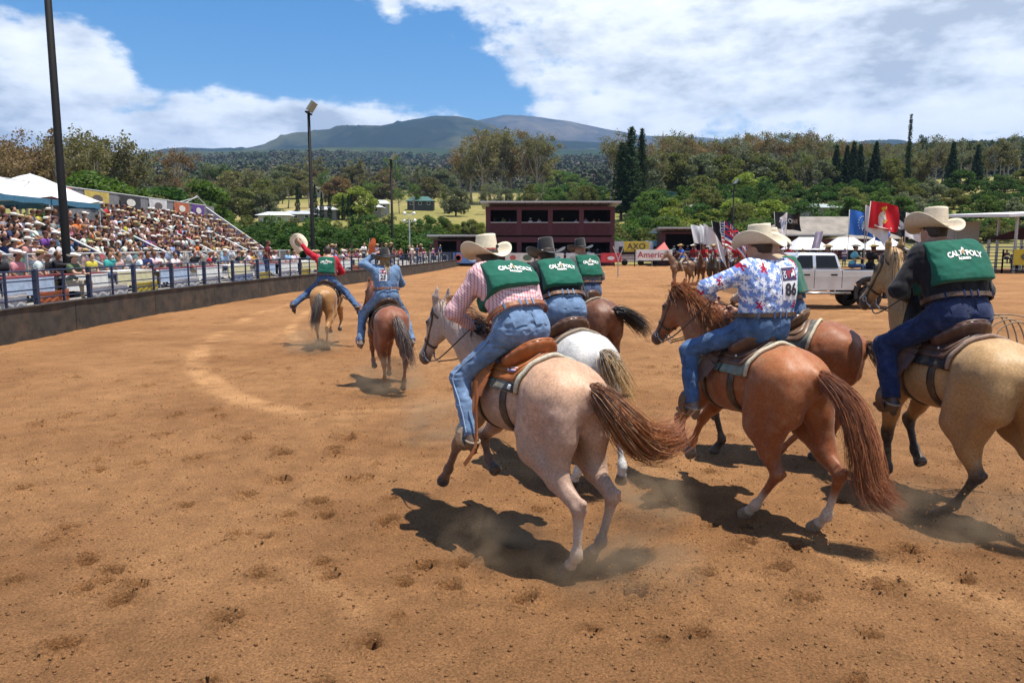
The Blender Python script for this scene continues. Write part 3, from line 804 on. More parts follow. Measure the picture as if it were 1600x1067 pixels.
def hawaiian(name):
    m = mat('cloth_' + name, (.16, .24, .52), rough=.8, var=.15, bump=.4, bscale=400, spec=.2)
    N, L, mth, mixc = math_nodes(m); b = N['Principled BSDF']
    tc = N.new('ShaderNodeTexCoord'); sp = N.new('ShaderNodeSeparateXYZ'); L.new(tc.outputs['Object'], sp.inputs[0])
    cb = N.new('ShaderNodeCombineXYZ')
    L.new(mth('ADD', sp.outputs[1], mth('MULTIPLY', sp.outputs[0], .3)), cb.inputs[0]); L.new(mth('SUBTRACT', sp.outputs[2], mth('MULTIPLY', sp.outputs[0], .35)), cb.inputs[1])
    nz = N.new('ShaderNodeTexNoise'); nz.inputs['Scale'].default_value = 25; nz.inputs['Detail'].default_value = 4; L.new(cb.outputs[0], nz.inputs[0])
    pale = mth('MULTIPLY', mth('SUBTRACT', nz.outputs[0], .50), 7.0, True)
    col = mixc(pale, (.17, .26, .55), (.45, .54, .80))
    for (sc, loc, c, size, rn) in ((11.0, 0.0, (.80, .82, .88), .40, .75), (6.2, 3.7, (.42, .012, .035), .27, .6), (16.0, 1.7, (.80, .82, .88), .40, .9)):
        mp = N.new('ShaderNodeMapping'); mp.inputs['Location'].default_value = (loc, loc * 1.7, 0); mp.inputs['Scale'].default_value = (sc, sc, sc); L.new(cb.outputs[0], mp.inputs[0])
        vo = N.new('ShaderNodeTexVoronoi'); vo.voronoi_dimensions = '2D'; vo.inputs['Scale'].default_value = 1.0; vo.inputs['Randomness'].default_value = rn
        L.new(mp.outputs[0], vo.inputs['Vector'])
        df = N.new('ShaderNodeVectorMath'); df.operation = 'SUBTRACT'; L.new(mp.outputs[0], df.inputs[0]); L.new(vo.outputs['Position'], df.inputs[1])
        s2 = N.new('ShaderNodeSeparateXYZ'); L.new(df.outputs[0], s2.inputs[0])
        sr = N.new('ShaderNodeSeparateColor'); L.new(vo.outputs['Color'], sr.inputs[0])
        ang = mth('ADD', mth('ARCTAN2', s2.outputs[1], s2.outputs[0]), mth('MULTIPLY', sr.outputs[0], 6.28))
        pet = mth('ADD', .66, mth('MULTIPLY', mth('COSINE', mth('MULTIPLY', ang, 5.0)), .34))
        rr = mth('DIVIDE', vo.outputs['Distance'], mth('MULTIPLY', pet, size))
        w = mth('MULTIPLY', mth('SUBTRACT', 1.0, rr), 9.0, True)
        if c[0] < .6: w = mth('MULTIPLY', w, mth('GREATER_THAN', sr.outputs[1], .35))
        col = mixc(w, col, c)
    L.new(col, b.inputs['Base Color'])
    return m
def straw(name, col):
    key = 'straw_' + name
    if key in MATS: return MATS[key]
    m = mat(key, col, rough=.7, var=.08, scale=40, spec=.3)
    N, L, mth, mixc = math_nodes(m); b = N['Principled BSDF']
    tc = N.new('ShaderNodeTexCoord'); wv = N.new('ShaderNodeTexWave'); wv.inputs['Scale'].default_value = 90; wv.inputs['Distortion'].default_value = 2
    L.new(tc.outputs['Object'], wv.inputs[0]); bp = N.new('ShaderNodeBump'); bp.inputs['Strength'].default_value = .5; bp.inputs['Distance'].default_value = .003
    L.new(wv.outputs[1], bp.inputs['Height']); L.new(bp.outputs[0], b.inputs['Normal'])
    return m
def hat_mesh(brim=.128, crown=.148, curl=.095, pinch=.02, back=.0):
    """cowboy hat; x forward, origin at the centre of the head opening; returns shell and band"""
    n = 48; rows = []
    th = np.linspace(0, 2 * np.pi, n, endpoint=False); c, s = np.cos(th), np.sin(th)
    ax, ay = .103, .084
    for t in np.linspace(1, 0, 9):          # brim from outside in
        rx, ry = ax + brim * .78 * t, ay + brim * t
        z = curl * (t ** 1.9) * np.abs(s) ** 1.7 - .030 * (t ** 1.6) * np.abs(c) ** 3 + .004
        rows.append(np.stack([rx * c, (ry - .35 * curl * t ** 2 * np.abs(s) ** 2) * s, z], 1))
    for t in np.linspace(.08, 1, 10):
        sh = 1 - .17 * t ** 1.5
        x = ax * sh * c; y = ay * sh * s * (1 - .16 * t * np.clip(c, 0, 1) ** 1.0)
        rows.append(np.stack([x, y, crown * t + 0 * c + .006 * t * np.clip(-c, 0, 1)], 1))
    for t in (.86, .66, .44, .2, .02):
        x = ax * .83 * c * t; y = ay * .83 * s * t * (1 - .16 * np.clip(c, 0, 1))
        dent = -.038 * (1 - t ** 2) + .012 * np.sin(np.pi * t)
        rows.append(np.stack([x, y, crown + dent + .010 * np.abs(s) * t], 1))
    Vt = np.concatenate(rows); k = len(rows); F = []
    for i in range(k - 1):
        for j in range(n): F.append((i * n + j, i * n + (j + 1) % n, (i + 1) * n + (j + 1) % n, (i + 1) * n + j))
    F.append(tuple((k - 1) * n + j for j in range(n)))
    # underside of the brim
    b0 = len(Vt); un = rows[0:9]; Vt = np.vstack([Vt] + [q - A(0, 0, .005) for q in un])
    for i in range(8):
        for j in range(n): F.append((b0 + i * n + j, b0 + (i + 1) * n + j, b0 + (i + 1) * n + (j + 1) % n, b0 + i * n + (j + 1) % n))
    for j in range(n): F.append((j, b0 + j, b0 + (j + 1) % n, (j + 1) % n))
    bd = []
    for z, g in ((.006, 1.015), (.006, 1.04), (.028, 1.03), (.028, 1.005)): bd.append(np.stack([ax * g * c * (1 - .01), ay * g * s * (1 - .01), 0 * c + z], 1))
    Vb = np.concatenate(bd); Fb = []
    for i in range(3):
        for j in range(n): Fb.append((i * n + j, i * n + (j + 1) % n, (i + 1) * n + (j + 1) % n, (i + 1) * n + j))
    return Vt, F, Vb, Fb
def frame(fwd, up):
    f = nrm(fwd); u = np.asarray(up, float) - f * (np.asarray(up, float) @ f); u = nrm(u); l = np.cross(u, f)
    return np.stack([f, l, u], 1)
def add_hand(f, w, d, pn, th, curl=1.0, gl=0):
    """hand at wrist w, forearm direction d, palm normal pn, thumb side th"""
    d, pn = nrm(d), nrm(pn - nrm(d) * (np.asarray(pn) @ nrm(d))); t = np.cross(d, pn); t = t if t @ th > 0 else -t
    M = np.stack([d, t, pn], 1)
    f.ell(w + d * .045, (.05, .042, .018), .02, M=M)
    for i, (o, L) in enumerate(((.030, .038), (.010, .043), (-.010, .040), (-.030, .032))):
        a = w + d * .085 + t * o; b = a + nrm(d + pn * .55 * curl) * L; c_ = b + nrm(d * (1 - 1.2 * curl) + pn * 1.0 * curl) * L * .8; e = c_ + nrm(-d * curl + pn * .2 + d * (1 - curl)) * L * .55
        g = .0095 + gl; f.chain([(a, g + .001), (b, g), (c_, g - .001), (e, g - .002)], k=.006)
    a = w + d * .025 + t * .035; b = a + nrm(t * .8 + d * .6 + pn * .3) * .038; e = b + nrm(d * .9 + pn * .6 * curl) * .032
    f.chain([(a, .013 + gl), (b, .011 + gl), (e, .009 + gl)], k=.01)
def decal(field, org, right, up, dirv, P2, off=.004, dist=.3):
    P2 = np.asarray(P2); O = A(*org) + P2[:, :1] * nrm(right) + P2[:, 1:2] * nrm(up) - nrm(dirv) * dist
    P, _ = field.trace(O, nrm(dirv), dist * 1.9)
    return P - nrm(dirv) * off
def text_2d(s, size, bold=.0, font_scale=1.0):
    cu = bpy.data.curves.new('txt', 'FONT'); cu.body = s; cu.size = size; cu.align_x = 'CENTER'; cu.align_y = 'CENTER'; cu.offset = bold; cu.resolution_u = 3
    o = bpy.data.objects.new('txt', cu); COL.objects.link(o)
    dg = bpy.context.evaluated_depsgraph_get(); me = bpy.data.meshes.new_from_object(o.evaluated_get(dg))
    bm = bmesh.new(); bm.from_mesh(me); bmesh.ops.triangulate(bm, faces=bm.faces); bmesh.ops.subdivide_edges(bm, edges=[e for e in bm.edges if e.calc_length() > size * .35], cuts=1); bmesh.ops.triangulate(bm, faces=bm.faces)
    V = np.array([v.co[:2] for v in bm.verts]); bm.verts.index_update(); F = [tuple(v.index for v in q.verts) for q in bm.faces]
    bm.free(); bpy.data.objects.remove(o); bpy.data.curves.remove(cu); bpy.data.meshes.remove(me)
    return V, F
HORSE_MARK = [(-.5, -.5), (-.30, -.5), (-.22, -.15), (-.02, -.22), (.12, -.5), (.3, -.5), (.22, -.12), (.28, .12), (.5, .02), (.55, .14), (.34, .32), (.46, .55), (.30, .85), (.12, .72), (-.02, .42), (-.25, .25), (-.48, .3), (-.62, .05), (-.5, .1), (-.42, -.02)]
def make_rider(c, hf):
    """hf: the horse's field; coordinates in the horse's frame"""
    r = c['rider']; rz = R(c['heading']); s = c.get('scale', 1.0)
    pel, nek, hed = A(*r['pelvis']), A(*r['neck']), A(*r['head'])
    off = -A(pel[0], pel[1], pel[2] - .12)
    loc = Vector((c['x'], c['y'], c.get('z', 0.))) + Matrix.Rotation(rz, 3, 'Z') @ Vector(-off) * s
    root = empty('person', loc, rz, s)
    tag(root, r['label'], 'person', 'riders galloping across the arena')
    res = r.get('res', .011)
    def put(name, V, F, m, sm=True, parent=None): return obj(name, fixn(mesh(name, np.asarray(V) + off, F, m, smooth=sm)), parent or root)
    u = nrm(nek - pel); L = np.linalg.norm(nek - pel)
    lat = nrm(A(*r.get('lat', (0, 1, 0)))); lat2 = nrm(A(*r.get('lat2', r.get('lat', (0, 1, 0)))))
    fwd = nrm(np.cross(lat2, u)); w = r.get('w', 1.0)
    q = lambda t, o=0.0: pel + u * (L * t) + nrm(np.cross(lat2, u)) * o + A(*r.get('bow', (-.03, 0, .03))) * 4 * t * (1 - t)
    shL, shR = q(.87) + lat2 * .178 * w, q(.87) - lat2 * .178 * w
    seg = [(q(-.02), lat, .085, .125), (q(.22), lat, .075, .118), (q(.45), lat2, .085, .120), (q(.70), lat2, .105, .128), (q(.89), lat2, .115, .080)]
    def trunk(f, add, hw=1.0, k=.13):
        for (p, l, hl, rr) in seg: f.cone(p + l * hl * w * hw, p - l * hl * w * hw, (rr + add) * (.5 + .5 * w), (rr + add) * (.5 + .5 * w), k)
        f.cone(q(.95), q(.8), .07 + add, .1 + add, .06)
    wr = c.get('seed', 1) * 3.3
    crease = lambda amp, sc: (lambda P, D: D + amp * (np.abs(fbm(P * A(*sc) + wr, 3)) * 2 - .3))
    # skin: head, neck, limbs and hands in one surface
    hd = nrm(A(*r.get('look', (1, 0, -.15)))); HM = frame(hd, A(*r.get('headup', (0, 0, 1)))); hx, hy, hz = HM[:, 0], HM[:, 1], HM[:, 2]
    def head_prims(f):
        f.ell(hed + hz * .03 - hx * .008, (.098, .078, .098), .04, M=HM); f.ell(hed - hz * .045 + hx * .03, (.068, .062, .075), .05, M=HM)
        f.ell(hed - hz * .095 + hx * .055, (.03, .035, .025), .03, M=HM); f.cone(hed + hx * .085 + hz * .01, hed + hx * .108 - hz * .03, .012, .017, .015)
        f.ell(hed - hz * .062 + hx * .088, (.012, .026, .010), .008, M=HM)
        for sd in (1, -1):
            f.ell(hed + hy * sd * .076 - hz * .01 - hx * .005, (.022, .010, .032), .01, M=HM); f.ell(hed + hx * .086 + hy * sd * .031 + hz * .012, (.014, .017, .010), .012, sub=True, M=HM)
        f.cone(hed - hz * .06 - hx * .02, nek + u * .0, .056, .064, .04)
    B = Field(); head_prims(B); trunk(B, -.02)
    for sh, el, ha, pn, sd in ((shL, r['elbowL'], r['handL'], r.get('palmL', (0, -1, -.2)), 1), (shR, r['elbowR'], r['handR'], r.get('palmR', (0, 1, -.2)), -1)):
        el, ha = A(*el), A(*ha); B.cone(sh, el, .05, .042, .03); B.cone(el, ha, .042, .028, .02)
        add_hand(B, ha, ha - el, A(*pn), A(*r.get('thumb', (0, 0, 1))), r.get('curl', .8))
    for kn, ft, sd in ((r['kneeL'], r['footL'], 1), (r['kneeR'], r['footR'], -1)):
        kn, ft = A(*kn), A(*ft); B.cone(pel + lat * sd * .09, kn, .085, .055, .05); B.cone(kn, ft + A(-.06, 0, .10), .052, .036, .02)
    V, F = B.poly(res); put('body', V, F, r.get('skin', SKIN))
    if r.get('gloves'):
        G = Field()
        for el, ha, pn in ((r['elbowL'], r['handL'], r.get('palmL', (0, -1, -.2))), (r['elbowR'], r['handR'], r.get('palmR', (0, 1, -.2)))):
            el, ha = A(*el), A(*ha); add_hand(G, ha, ha - el, A(*pn), A(*r.get('thumb', (0, 0, 1))), r.get('curl', .8), .004)
        V, F = G.poly(.008); put('gloves', V, F, leather('glove', (.03, .028, .03)))
    # jeans
    J = Field(); jw = r.get('jw', 1.0)
    J.cone(q(-.02) + lat * .085 * w, q(-.02) - lat * .085 * w, .122 * (.5 + .5 * w), .122 * (.5 + .5 * w), .09); J.cone(q(.16) + lat * .075 * w, q(.16) - lat * .075 * w, .122 * (.5 + .5 * w), .122 * (.5 + .5 * w), .1)
    ends = []
    for kn, ft, sd in ((r['kneeL'], r['footL'], 1), (r['kneeR'], r['footR'], -1)):
        kn, ft = A(*kn), A(*ft); an = ft + A(-.06, 0, .09); sh = nrm(an - kn)
        J.ell(pel + lat * sd * .078 * w - u * .02 - fwd * .05, (.118, .105, .125), .06)
        J.cone(pel + lat * sd * .10 * w - u * .02, kn, .112 * jw, .078 * jw, .07); J.cone(kn, kn * .5 + an * .5, .078 * jw, .069 * jw, .04); J.cone(kn * .5 + an * .5, an, .069 * jw, .066 * jw, .03)
        ends.append((an - sh * .0, sh))
    J.post.append(crease(.024, (10, 10, 22)))
    wp, up_ = q(.20), u
    def jcut(P, D):
        D = np.maximum(D, (P - wp) @ up_)
        for e, sh in ends: D = np.where(np.linalg.norm(P - e, axis=-1) < .16, np.maximum(D, (P - e) @ sh), D)
        return D
    jcut.cut = True; J.post.append(jcut)
    V, F = J.poly(res); jo = put('jeans', V, F, r['jeans'])
    # pockets and seams on the seat of the jeans
    bk = nrm(fwd * 1.0 + u * -.15); 
    J2 = Field(); J2.pr = J.pr
    sq = [(x, y) for x in np.linspace(-.06, .06, 6) for y in np.linspace(-.07, .065, 6)]
    sqf = [(i * 6 + j, (i + 1) * 6 + j, (i + 1) * 6 + j + 1, i * 6 + j + 1) for i in range(5) for j in range(5)]
    for sd in (1, -1):
        P = decal(J2, q(-.03) + lat * sd * .09 * w, lat, u, bk, [(x * (1 - .12 * (y < -.05)), y) for x, y in sq], .006); put('pocket', P, sqf, r['jeans'], parent=jo)
    for kn, ft, sd in ((r['kneeL'], r['footL'], 1), (r['kneeR'], r['footR'], -1)):
        kn, ft = A(*kn), A(*ft); an = ft + A(-.06, 0, .09); pth = catmull([q(.12) + lat * sd * .12, pel + lat * sd * .16 + (kn - pel) * .35, kn, (kn + an) / 2, an + nrm(kn - an) * .02], 18); O = pth + lat * sd * .22 - fwd * .06
        P, _ = J2.trace(O, nrm(-lat * sd + fwd * .15), .42); P = P + lat * sd * .004 + off; m = MB()
        for p, q2 in zip(P[:-1], P[1:]): m.bar(p, q2, .011, .008, Vector(lat * sd))
        m.build('seam', r.get('seam', r['jeans']), jo)
    # shirt
    S = Field(); trunk(S, .004)
    arms = []
    for sh, el, ha, sd in ((shL, r['elbowL'], r['handL'], 1), (shR, r['elbowR'], r['handR'], -1)):
        el, ha = A(*el), A(*ha); wr_ = ha + nrm(el - ha) * .015
        S.cone(q(.86) + lat2 * sd * .10, sh, .085, .082, .06); S.cone(sh, el, .080, .066, .05); S.cone(el, wr_, .066, .043, .03); arms.append((sh, el, wr_))
    S.post.append(crease(.020, (15, 15, 11)))
    wp2 = q(.185)
    def scut(P, D):
        D = np.maximum(D, -((P - wp2) @ u) - .01 * 0)
        for (sh, el, wr_) in arms:
            a = nrm(wr_ - el); D = np.where(np.linalg.norm(P - wr_, axis=-1) < .09, np.maximum(D, (P - wr_) @ a), D)
        ct = q(1.0); D = np.where(np.linalg.norm(P - ct, axis=-1) < .16, np.maximum(D, (P - ct - u * .015) @ u), D)
        return D
    scut.cut = True; S.post.append(scut)
    V, F = S.poly(res); so = put('shirt', V, F, r['shirt'])
    # collar
    m = MB(); pts = [Vector(nek + u * .012 + (fwd * math.cos(t) * .068 + lat2 * math.sin(t) * .072) + off) for t in np.linspace(.5, 5.78, 16)]
    for p, q2 in zip(pts[:-1], pts[1:]): m.bar(p, q2, .010, .04, Vector(u))
    m.build('collar', r['shirt'], so)
    top_f = S
    if r.get('vest'):
        Vt = Field(); trunk(Vt, .024, 1.02)
        hb = q(r.get('hem', .24)); Vt.cone(hb + lat * .115 * w, hb - lat * .115 * w, .163 * (.5 + .5 * w), .163 * (.5 + .5 * w), .12)
        for sd in (1, -1): Vt.cone(q(.93) + lat2 * sd * .03, q(.87) + lat2 * sd * .135 * w, .072, .076, .07)
        Vt.post.append(crease(.022, (7, 7, 10)))
        def vcut(P, D):
            D = np.maximum(D, -((P - hb) @ u))
            D = np.maximum(D, (P - q(1.0) - u * .01) @ u)
            dn = np.linalg.norm(P - (nek + fwd * .015), axis=-1) - .082; D = np.maximum(D, -dn)
            for (sh, el, wr_), sd in zip(arms, (1, -1)):
                Q = P - sh; ax = lat2 * sd; t_ = Q @ ax
                D = np.maximum(D, t_ - .022)
                a = nrm(el - sh); tt = np.clip(Q @ a, 0, .30); da = np.linalg.norm(Q - tt[..., None] * a, axis=-1) - .088
                D = np.where(t_ > -.055, np.maximum(D, -da), D)
            return D
        vcut.cut = True; Vt.post.append(vcut)
        V, F = Vt.poly(res); vo = put('vest', V, F, r['vest']); top_f = Vt
        VT2 = Field(); VT2.pr = Vt.pr; VT2.post = Vt.post[:1]
        if r.get('print', True):
            k = r.get('print_scale', .84); o0 = q(.74); rt = -lat2; upv = u; dr = nrm(fwd * 1.0 - u * .05)
            WH = mat('print_white', (.78, .77, .73), rough=.7)
            for txt, size, cx, cy, bold in (('CAL', .064, -.097, .0, .003), ('POLY', .064, .106, .0, .003), ('RODEO', .036, .0, -.058, .0025)):
                T, TF = text_2d(txt, size, bold); T = T * A(.95, 1.25 if size > .05 else 1.0)
                X = T[:, 0] + cx; Yv = T[:, 1] + cy - 1.1 * (X ** 2) * (1 if cy == 0 else 0)
                P = decal(VT2, o0, rt, upv, dr, np.stack([X, Yv], 1) * k, .005); put('lettering', P, TF, WH, sm=False, parent=vo)
            hm = [(x * .058, y * .066 + .012) for x, y in HORSE_MARK]
            P = decal(VT2, o0, rt, upv, dr, np.array(hm) * k, .005); put('emblem', P, [tuple(range(len(hm)))], WH, sm=False, parent=vo)
            hm = [(x * .030 + .004, y * .036 + .012) for x, y in HORSE_MARK]
            P = decal(VT2, o0, rt, upv, dr, np.array(hm) * k, .0075); put('emblem', P, [tuple(range(len(hm)))], mat('print_gold', (.42, .27, .08), rough=.7), sm=False, parent=vo)
    if r.get('bib'):
        S2 = Field(); S2.pr = S.pr
        k, cxx, cyy, tl = r['bib']; gx, gy = 7, 10; g = [(x, y) for x in np.linspace(-.085, .085, gx) for y in np.linspace(-.14, .14, gy)]
        gf = [(i * gy + j, (i + 1) * gy + j, (i + 1) * gy + j + 1, i * gy + j + 1) for i in range(gx - 1) for j in range(gy - 1)]
        o0 = q(.56) - lat2 * cxx + u * cyy; rt = nrm(-lat2 + u * tl); upv = nrm(u + lat2 * tl); dr = nrm(fwd - u * .1)
        PP = lambda pts, o: decal(S2, o0, rt, upv, dr, np.array(pts) * k, o)
        bb = put('number_bib', PP(g, .008), gf, mat('bib_paper', (.74, .73, .76), rough=.6, var=.05), sm=True)
        hd_ = [(x, y) for x in np.linspace(-.078, .078, 6) for y in np.linspace(.02, .132, 5)]; hf_ = [(i * 5 + j, (i + 1) * 5 + j, (i + 1) * 5 + j + 1, i * 5 + j + 1) for i in range(5) for j in range(4)]
        put('bib_header', PP(hd_, .0105), hf_, mat('bib_navy', (.035, .03, .09), rough=.6), parent=bb)
        lg = [(-.01, .04), (.07, .035), (.072, .12), (.05, .125), (.01, .10), (-.02, .11), (-.03, .07)]
        put('bib_logo', PP(lg, .013), [tuple(range(7))], mat('bib_red', (.33, .02, .05), rough=.6), parent=bb)
        lg = [(.01, .045), (.03, .06), (.055, .055), (.06, .10), (.045, .115), (.035, .085), (.015, .08)]
        put('bib_logo', PP(lg, .0145), [tuple(range(7))], mat('bib_paper', (.7, .7, .7)), parent=bb)
        T, TF = text_2d(r['bibtext'], .125, .004); put('numerals', PP(T * A(1.0, 1.15) + A(.0, -.062), .012), TF, mat('bib_ink', (.02, .018, .03), rough=.6), sm=False, parent=bb)
        T, TF = text_2d(r.get('bibtext2', 'CN'), .045, .001); T = np.stack([-T[:, 1], T[:, 0]], 1); put('lettering', PP(T + A(-.05, .07), .0125), TF, mat('bib_paper', (.7, .7, .7)), sm=False, parent=bb)
    # belt
    U = Field(); U.pr = J.pr + S.pr[:6]
    th = np.linspace(0, 2 * np.pi, 41); dr = np.cos(th)[:, None] * fwd + np.sin(th)[:, None] * lat
    P, _ = U.trace(q(.195) + dr * .42, -dr, .42); P = P + dr * .000 + off
    m = MB()
    for p, q2 in zip(P[:-1], P[1:]): m.bar(p, q2, .010, .036, Vector(u))
    bo = m.build('belt', r.get('belt', leather('belt', (.16, .07, .03))), root)
    for i in (14, 18, 20, 22, 26):
        m = MB(); m.bar(Vector(P[i] + u * -.028 + dr[i] * .008), Vector(P[i] + u * .028 + dr[i] * .008), .014, .006, Vector(dr[i])); m.build('belt_loop', r['jeans'], bo)
    # boots
    for kn, ft in ((r['kneeL'], r['footL']), (r['kneeR'], r['footR'])):
        kn, ft = A(*kn), A(*ft); bd = nrm(A(*r.get('toe', (1, 0, .05)))); G = Field(); heel = ft - bd * .09 + A(0, 0, .03); an = ft + A(-.06, 0, .09)
        G.cone(an + nrm(kn - an) * .06, heel + A(0, 0, .03), .052, .048, .03); G.cone(heel, ft + bd * .05, .042, .045, .04); G.cone(ft + bd * .05, ft + bd * .155 - A(0, 0, .005), .044, .022, .03); G.cone(heel + A(-.01, 0, -.01), heel + A(-.01, 0, -.045), .033, .028, .01)
        V, F = G.poly(.011); bt = put('boot', V, F, r.get('boots', leather('boot', (.10, .06, .04))))
        if r.get('strap', True):
            m = MB(); m.tube([Vector(heel + A(0, 0, .035) + off + np.array([math.cos(t) * .058, math.sin(t) * .052, .01 * math.cos(t)])) for t in np.linspace(0, 6.28, 14)], .009, 6); m.build('spur_strap', leather('spur', (.30, .24, .17)), bt, smooth=True)
    # hair and hat
    if r.get('hair'):
        G = Field(); G.ell(hed + hz * .035 - hx * .022, (.100, .087, .098), .04, M=HM); G.ell(hed - hz * .03 - hx * .055, (.05, .066, .05), .04, M=HM)
        hc_ = lambda P, D: np.maximum(D + .012 * fbm(P * 60, 3), (P - hed - hx * .055 - hz * .02) @ hx); hc_.cut = True; G.post.append(hc_)
        V, F = G.poly(.009); put('hair', V, F, r['hair'])
    if r.get('hat'):
        h = r['hat']; Vt, Ft, Vb, Fb = hat_mesh(**h.get('shape', {})); HR = frame(nrm(hx + A(*h.get('tilt', (0, 0, 0)))), hz)
        o_ = hed + hz * h.get('lift', .034) - hx * .005; sc_ = h.get('s', 1.0)
        ho = put('hat', (Vt * sc_) @ HR.T + o_, Ft, h['mat']); put('hat_band', (Vb * sc_) @ HR.T + o_, Fb, h['band'], parent=ho)
        if h.get('marks'):
            m = MB(); c0 = A(-.098, -.035, .055) * sc_
            m.add([((c0 + A(.004 * 0, .016 * math.cos(t), .016 * math.sin(t))) @ HR.T + o_ + off) for t in np.linspace(0, 5.8, 12)], [tuple(range(12))]); m.build('badge', mat('badge_black', (.01, .01, .012), rough=.4), ho)
            T, TF = text_2d('American', .022, .0008); pts = [(-math.sqrt(max(0, 1 - (y / .090) ** 2)) * .110 + .002, y, .040 + z) for y, z in ((-x + .030, v) for x, v in T)]
            put('lettering', (A(*np.array(pts).T).T * sc_) @ HR.T + o_, TF, mat('print_red', (.45, .04, .04)), sm=False, parent=ho)
    if r.get('ponytail'):
        rs = np.random.RandomState(5); pts = [A(*p) for p in r['ponytail']]; base = catmull(pts, 12); tt = np.linspace(0, 1, 12); paths, cols = [], []
        for i in range(170):
            o_ = rs.normal(size=3) * .022; ph = rs.rand() * 6; q3 = base + o_[None, :] * (.6 + .9 * np.sin(tt * 2.6))[:, None] + np.stack([np.sin(tt * 9 + ph), np.cos(tt * 9 + ph), 0 * tt], 1) * .012
            paths.append(q3 + off); cols.append(np.array([[.50, .33, .15]] * 12) * (.6 + .7 * rs.rand()))
        sv, sf, sc2 = strands(paths, .0045, .002, cols); obj('ponytail', mesh('ponytail', sv, sf, HAIR, smooth=True, col=sc2), root)
    return root

# ------------------------------------------------------------------ the land
def bearing(u, d):
    """a point d metres north, on the bearing that runs u/1600 across the valley"""
    return (u - 800) / 1170.0 * d, float(d)
PR_D = np.array([0, 95, 118, 150, 200, 260, 330, 420, 600, 900, 1500, 2300, 3200, 4200])
PR_C = np.array([0, 0, .6, 3.5, 8.5, 14.5, 21, 29, 46, 79, 155, 262, 350, 400])
PR_R = np.array([0, 0, .8, 5.5, 12.5, 20, 27, 34, 48, 79, 155, 262, 350, 400])
PR_L = np.array([0, 0, .5, 2, 5, 10, 17, 25, 42, 72, 138, 225, 300, 340])
def land_z(x, y):
    x = np.asarray(x, float); y = np.asarray(y, float); r = np.hypot(x, y)
    az = np.degrees(np.arctan2(x, y))
    c = np.interp(r, PR_D, PR_C); rr = np.interp(r, PR_D, PR_R); l = np.interp(r, PR_D, PR_L)
    wr = sst(3, 12, az) * (1 - sst(60, 110, az)); wl = sst(-14, -26, az) * (1 - sst(-60, -110, az))
    z = c * (1 - wr - wl) + rr * wr + l * wl
    z = z * (1 - .85 * sst(70, 150, np.abs(az)))
    P = np.stack([x / 90, y / 90, 0 * x], -1)
    z = z + fbm(P, 3) * np.clip((r - 130) / 200, 0, 1) * 5 + fbm(P / 7, 3) * np.clip((r - 500) / 1200, 0, 1) * 40
    return z
def grass_material():
    m = mat('hillside_grass', (.26, .20, .085), rough=.95, var=.25, scale=.012, spec=.1)
    N, L, mth, mixc = math_nodes(m); b = N['Principled BSDF']
    tc = N.new('ShaderNodeTexCoord')
    def nz(s, d=6):
        n = N.new('ShaderNodeTexNoise'); n.inputs['Scale'].default_value = s; n.inputs['Detail'].default_value = d; L.new(tc.outputs['Object'], n.inputs[0]); return n.outputs[0]
    w = mth('MULTIPLY', mth('SUBTRACT', nz(.011), .44), 6.0, True)
    col = mixc(w, (.20, .185, .055), (.30, .235, .095))
    col = mixc(mth('MULTIPLY', mth('SUBTRACT', nz(.5), .5), 3.0, True), col, (.085, .090, .025))
    vc = N.new('ShaderNodeVertexColor'); vc.layer_name = 'Col'; sr = N.new('ShaderNodeSeparateColor'); L.new(vc.outputs[0], sr.inputs[0])
    wd = mixc(mth('MULTIPLY', mth('SUBTRACT', nz(.02), .45), 5.0, True), (.038, .050, .024), (.075, .078, .040))
    col = mixc(sr.outputs[0], col, wd)
    L.new(col, b.inputs['Base Color'])
    return m
def woods(x, y):
    r = np.hypot(x, y); g = fbm(np.stack([x / 160, y / 160, 0 * x + 2.0], -1), 3)
    return np.clip((g + .05 + .14 * sst(450, 1000, r)) * 14, 0, 1) * sst(380, 480, r)
def build_land():
    na = 300
    aa = np.concatenate([np.linspace(-55, 55, 260), np.linspace(58, 302, 100)])
    rs = np.concatenate([[0.0], np.geomspace(40, 4200, 150)])
    Aa, Rr = np.meshgrid(np.radians(aa), rs, indexing='ij')
    X, Y = Rr * np.sin(Aa), Rr * np.cos(Aa); Z = land_z(X, Y) - .08 - .3 * (1 - sst(60, 110, Rr))
    V = np.stack([X, Y, Z], -1).reshape(-1, 3); n, k = len(aa), len(rs)
    i = np.arange(n)[:, None]; j = np.arange(k - 1)[None, :]; i2 = (i + 1) % n
    F = np.stack([i * k + j, i * k + j + 1, i2 * k + j + 1, i2 * k + j], -1).reshape(-1, 4)
    F = F.copy()
    tag(obj('terrain', fixn(mesh('terrain', V, F, grass_material(), smooth=True, col=np.repeat(woods(V[:, 0], V[:, 1])[:, None], 3, 1)))), kind='structure')
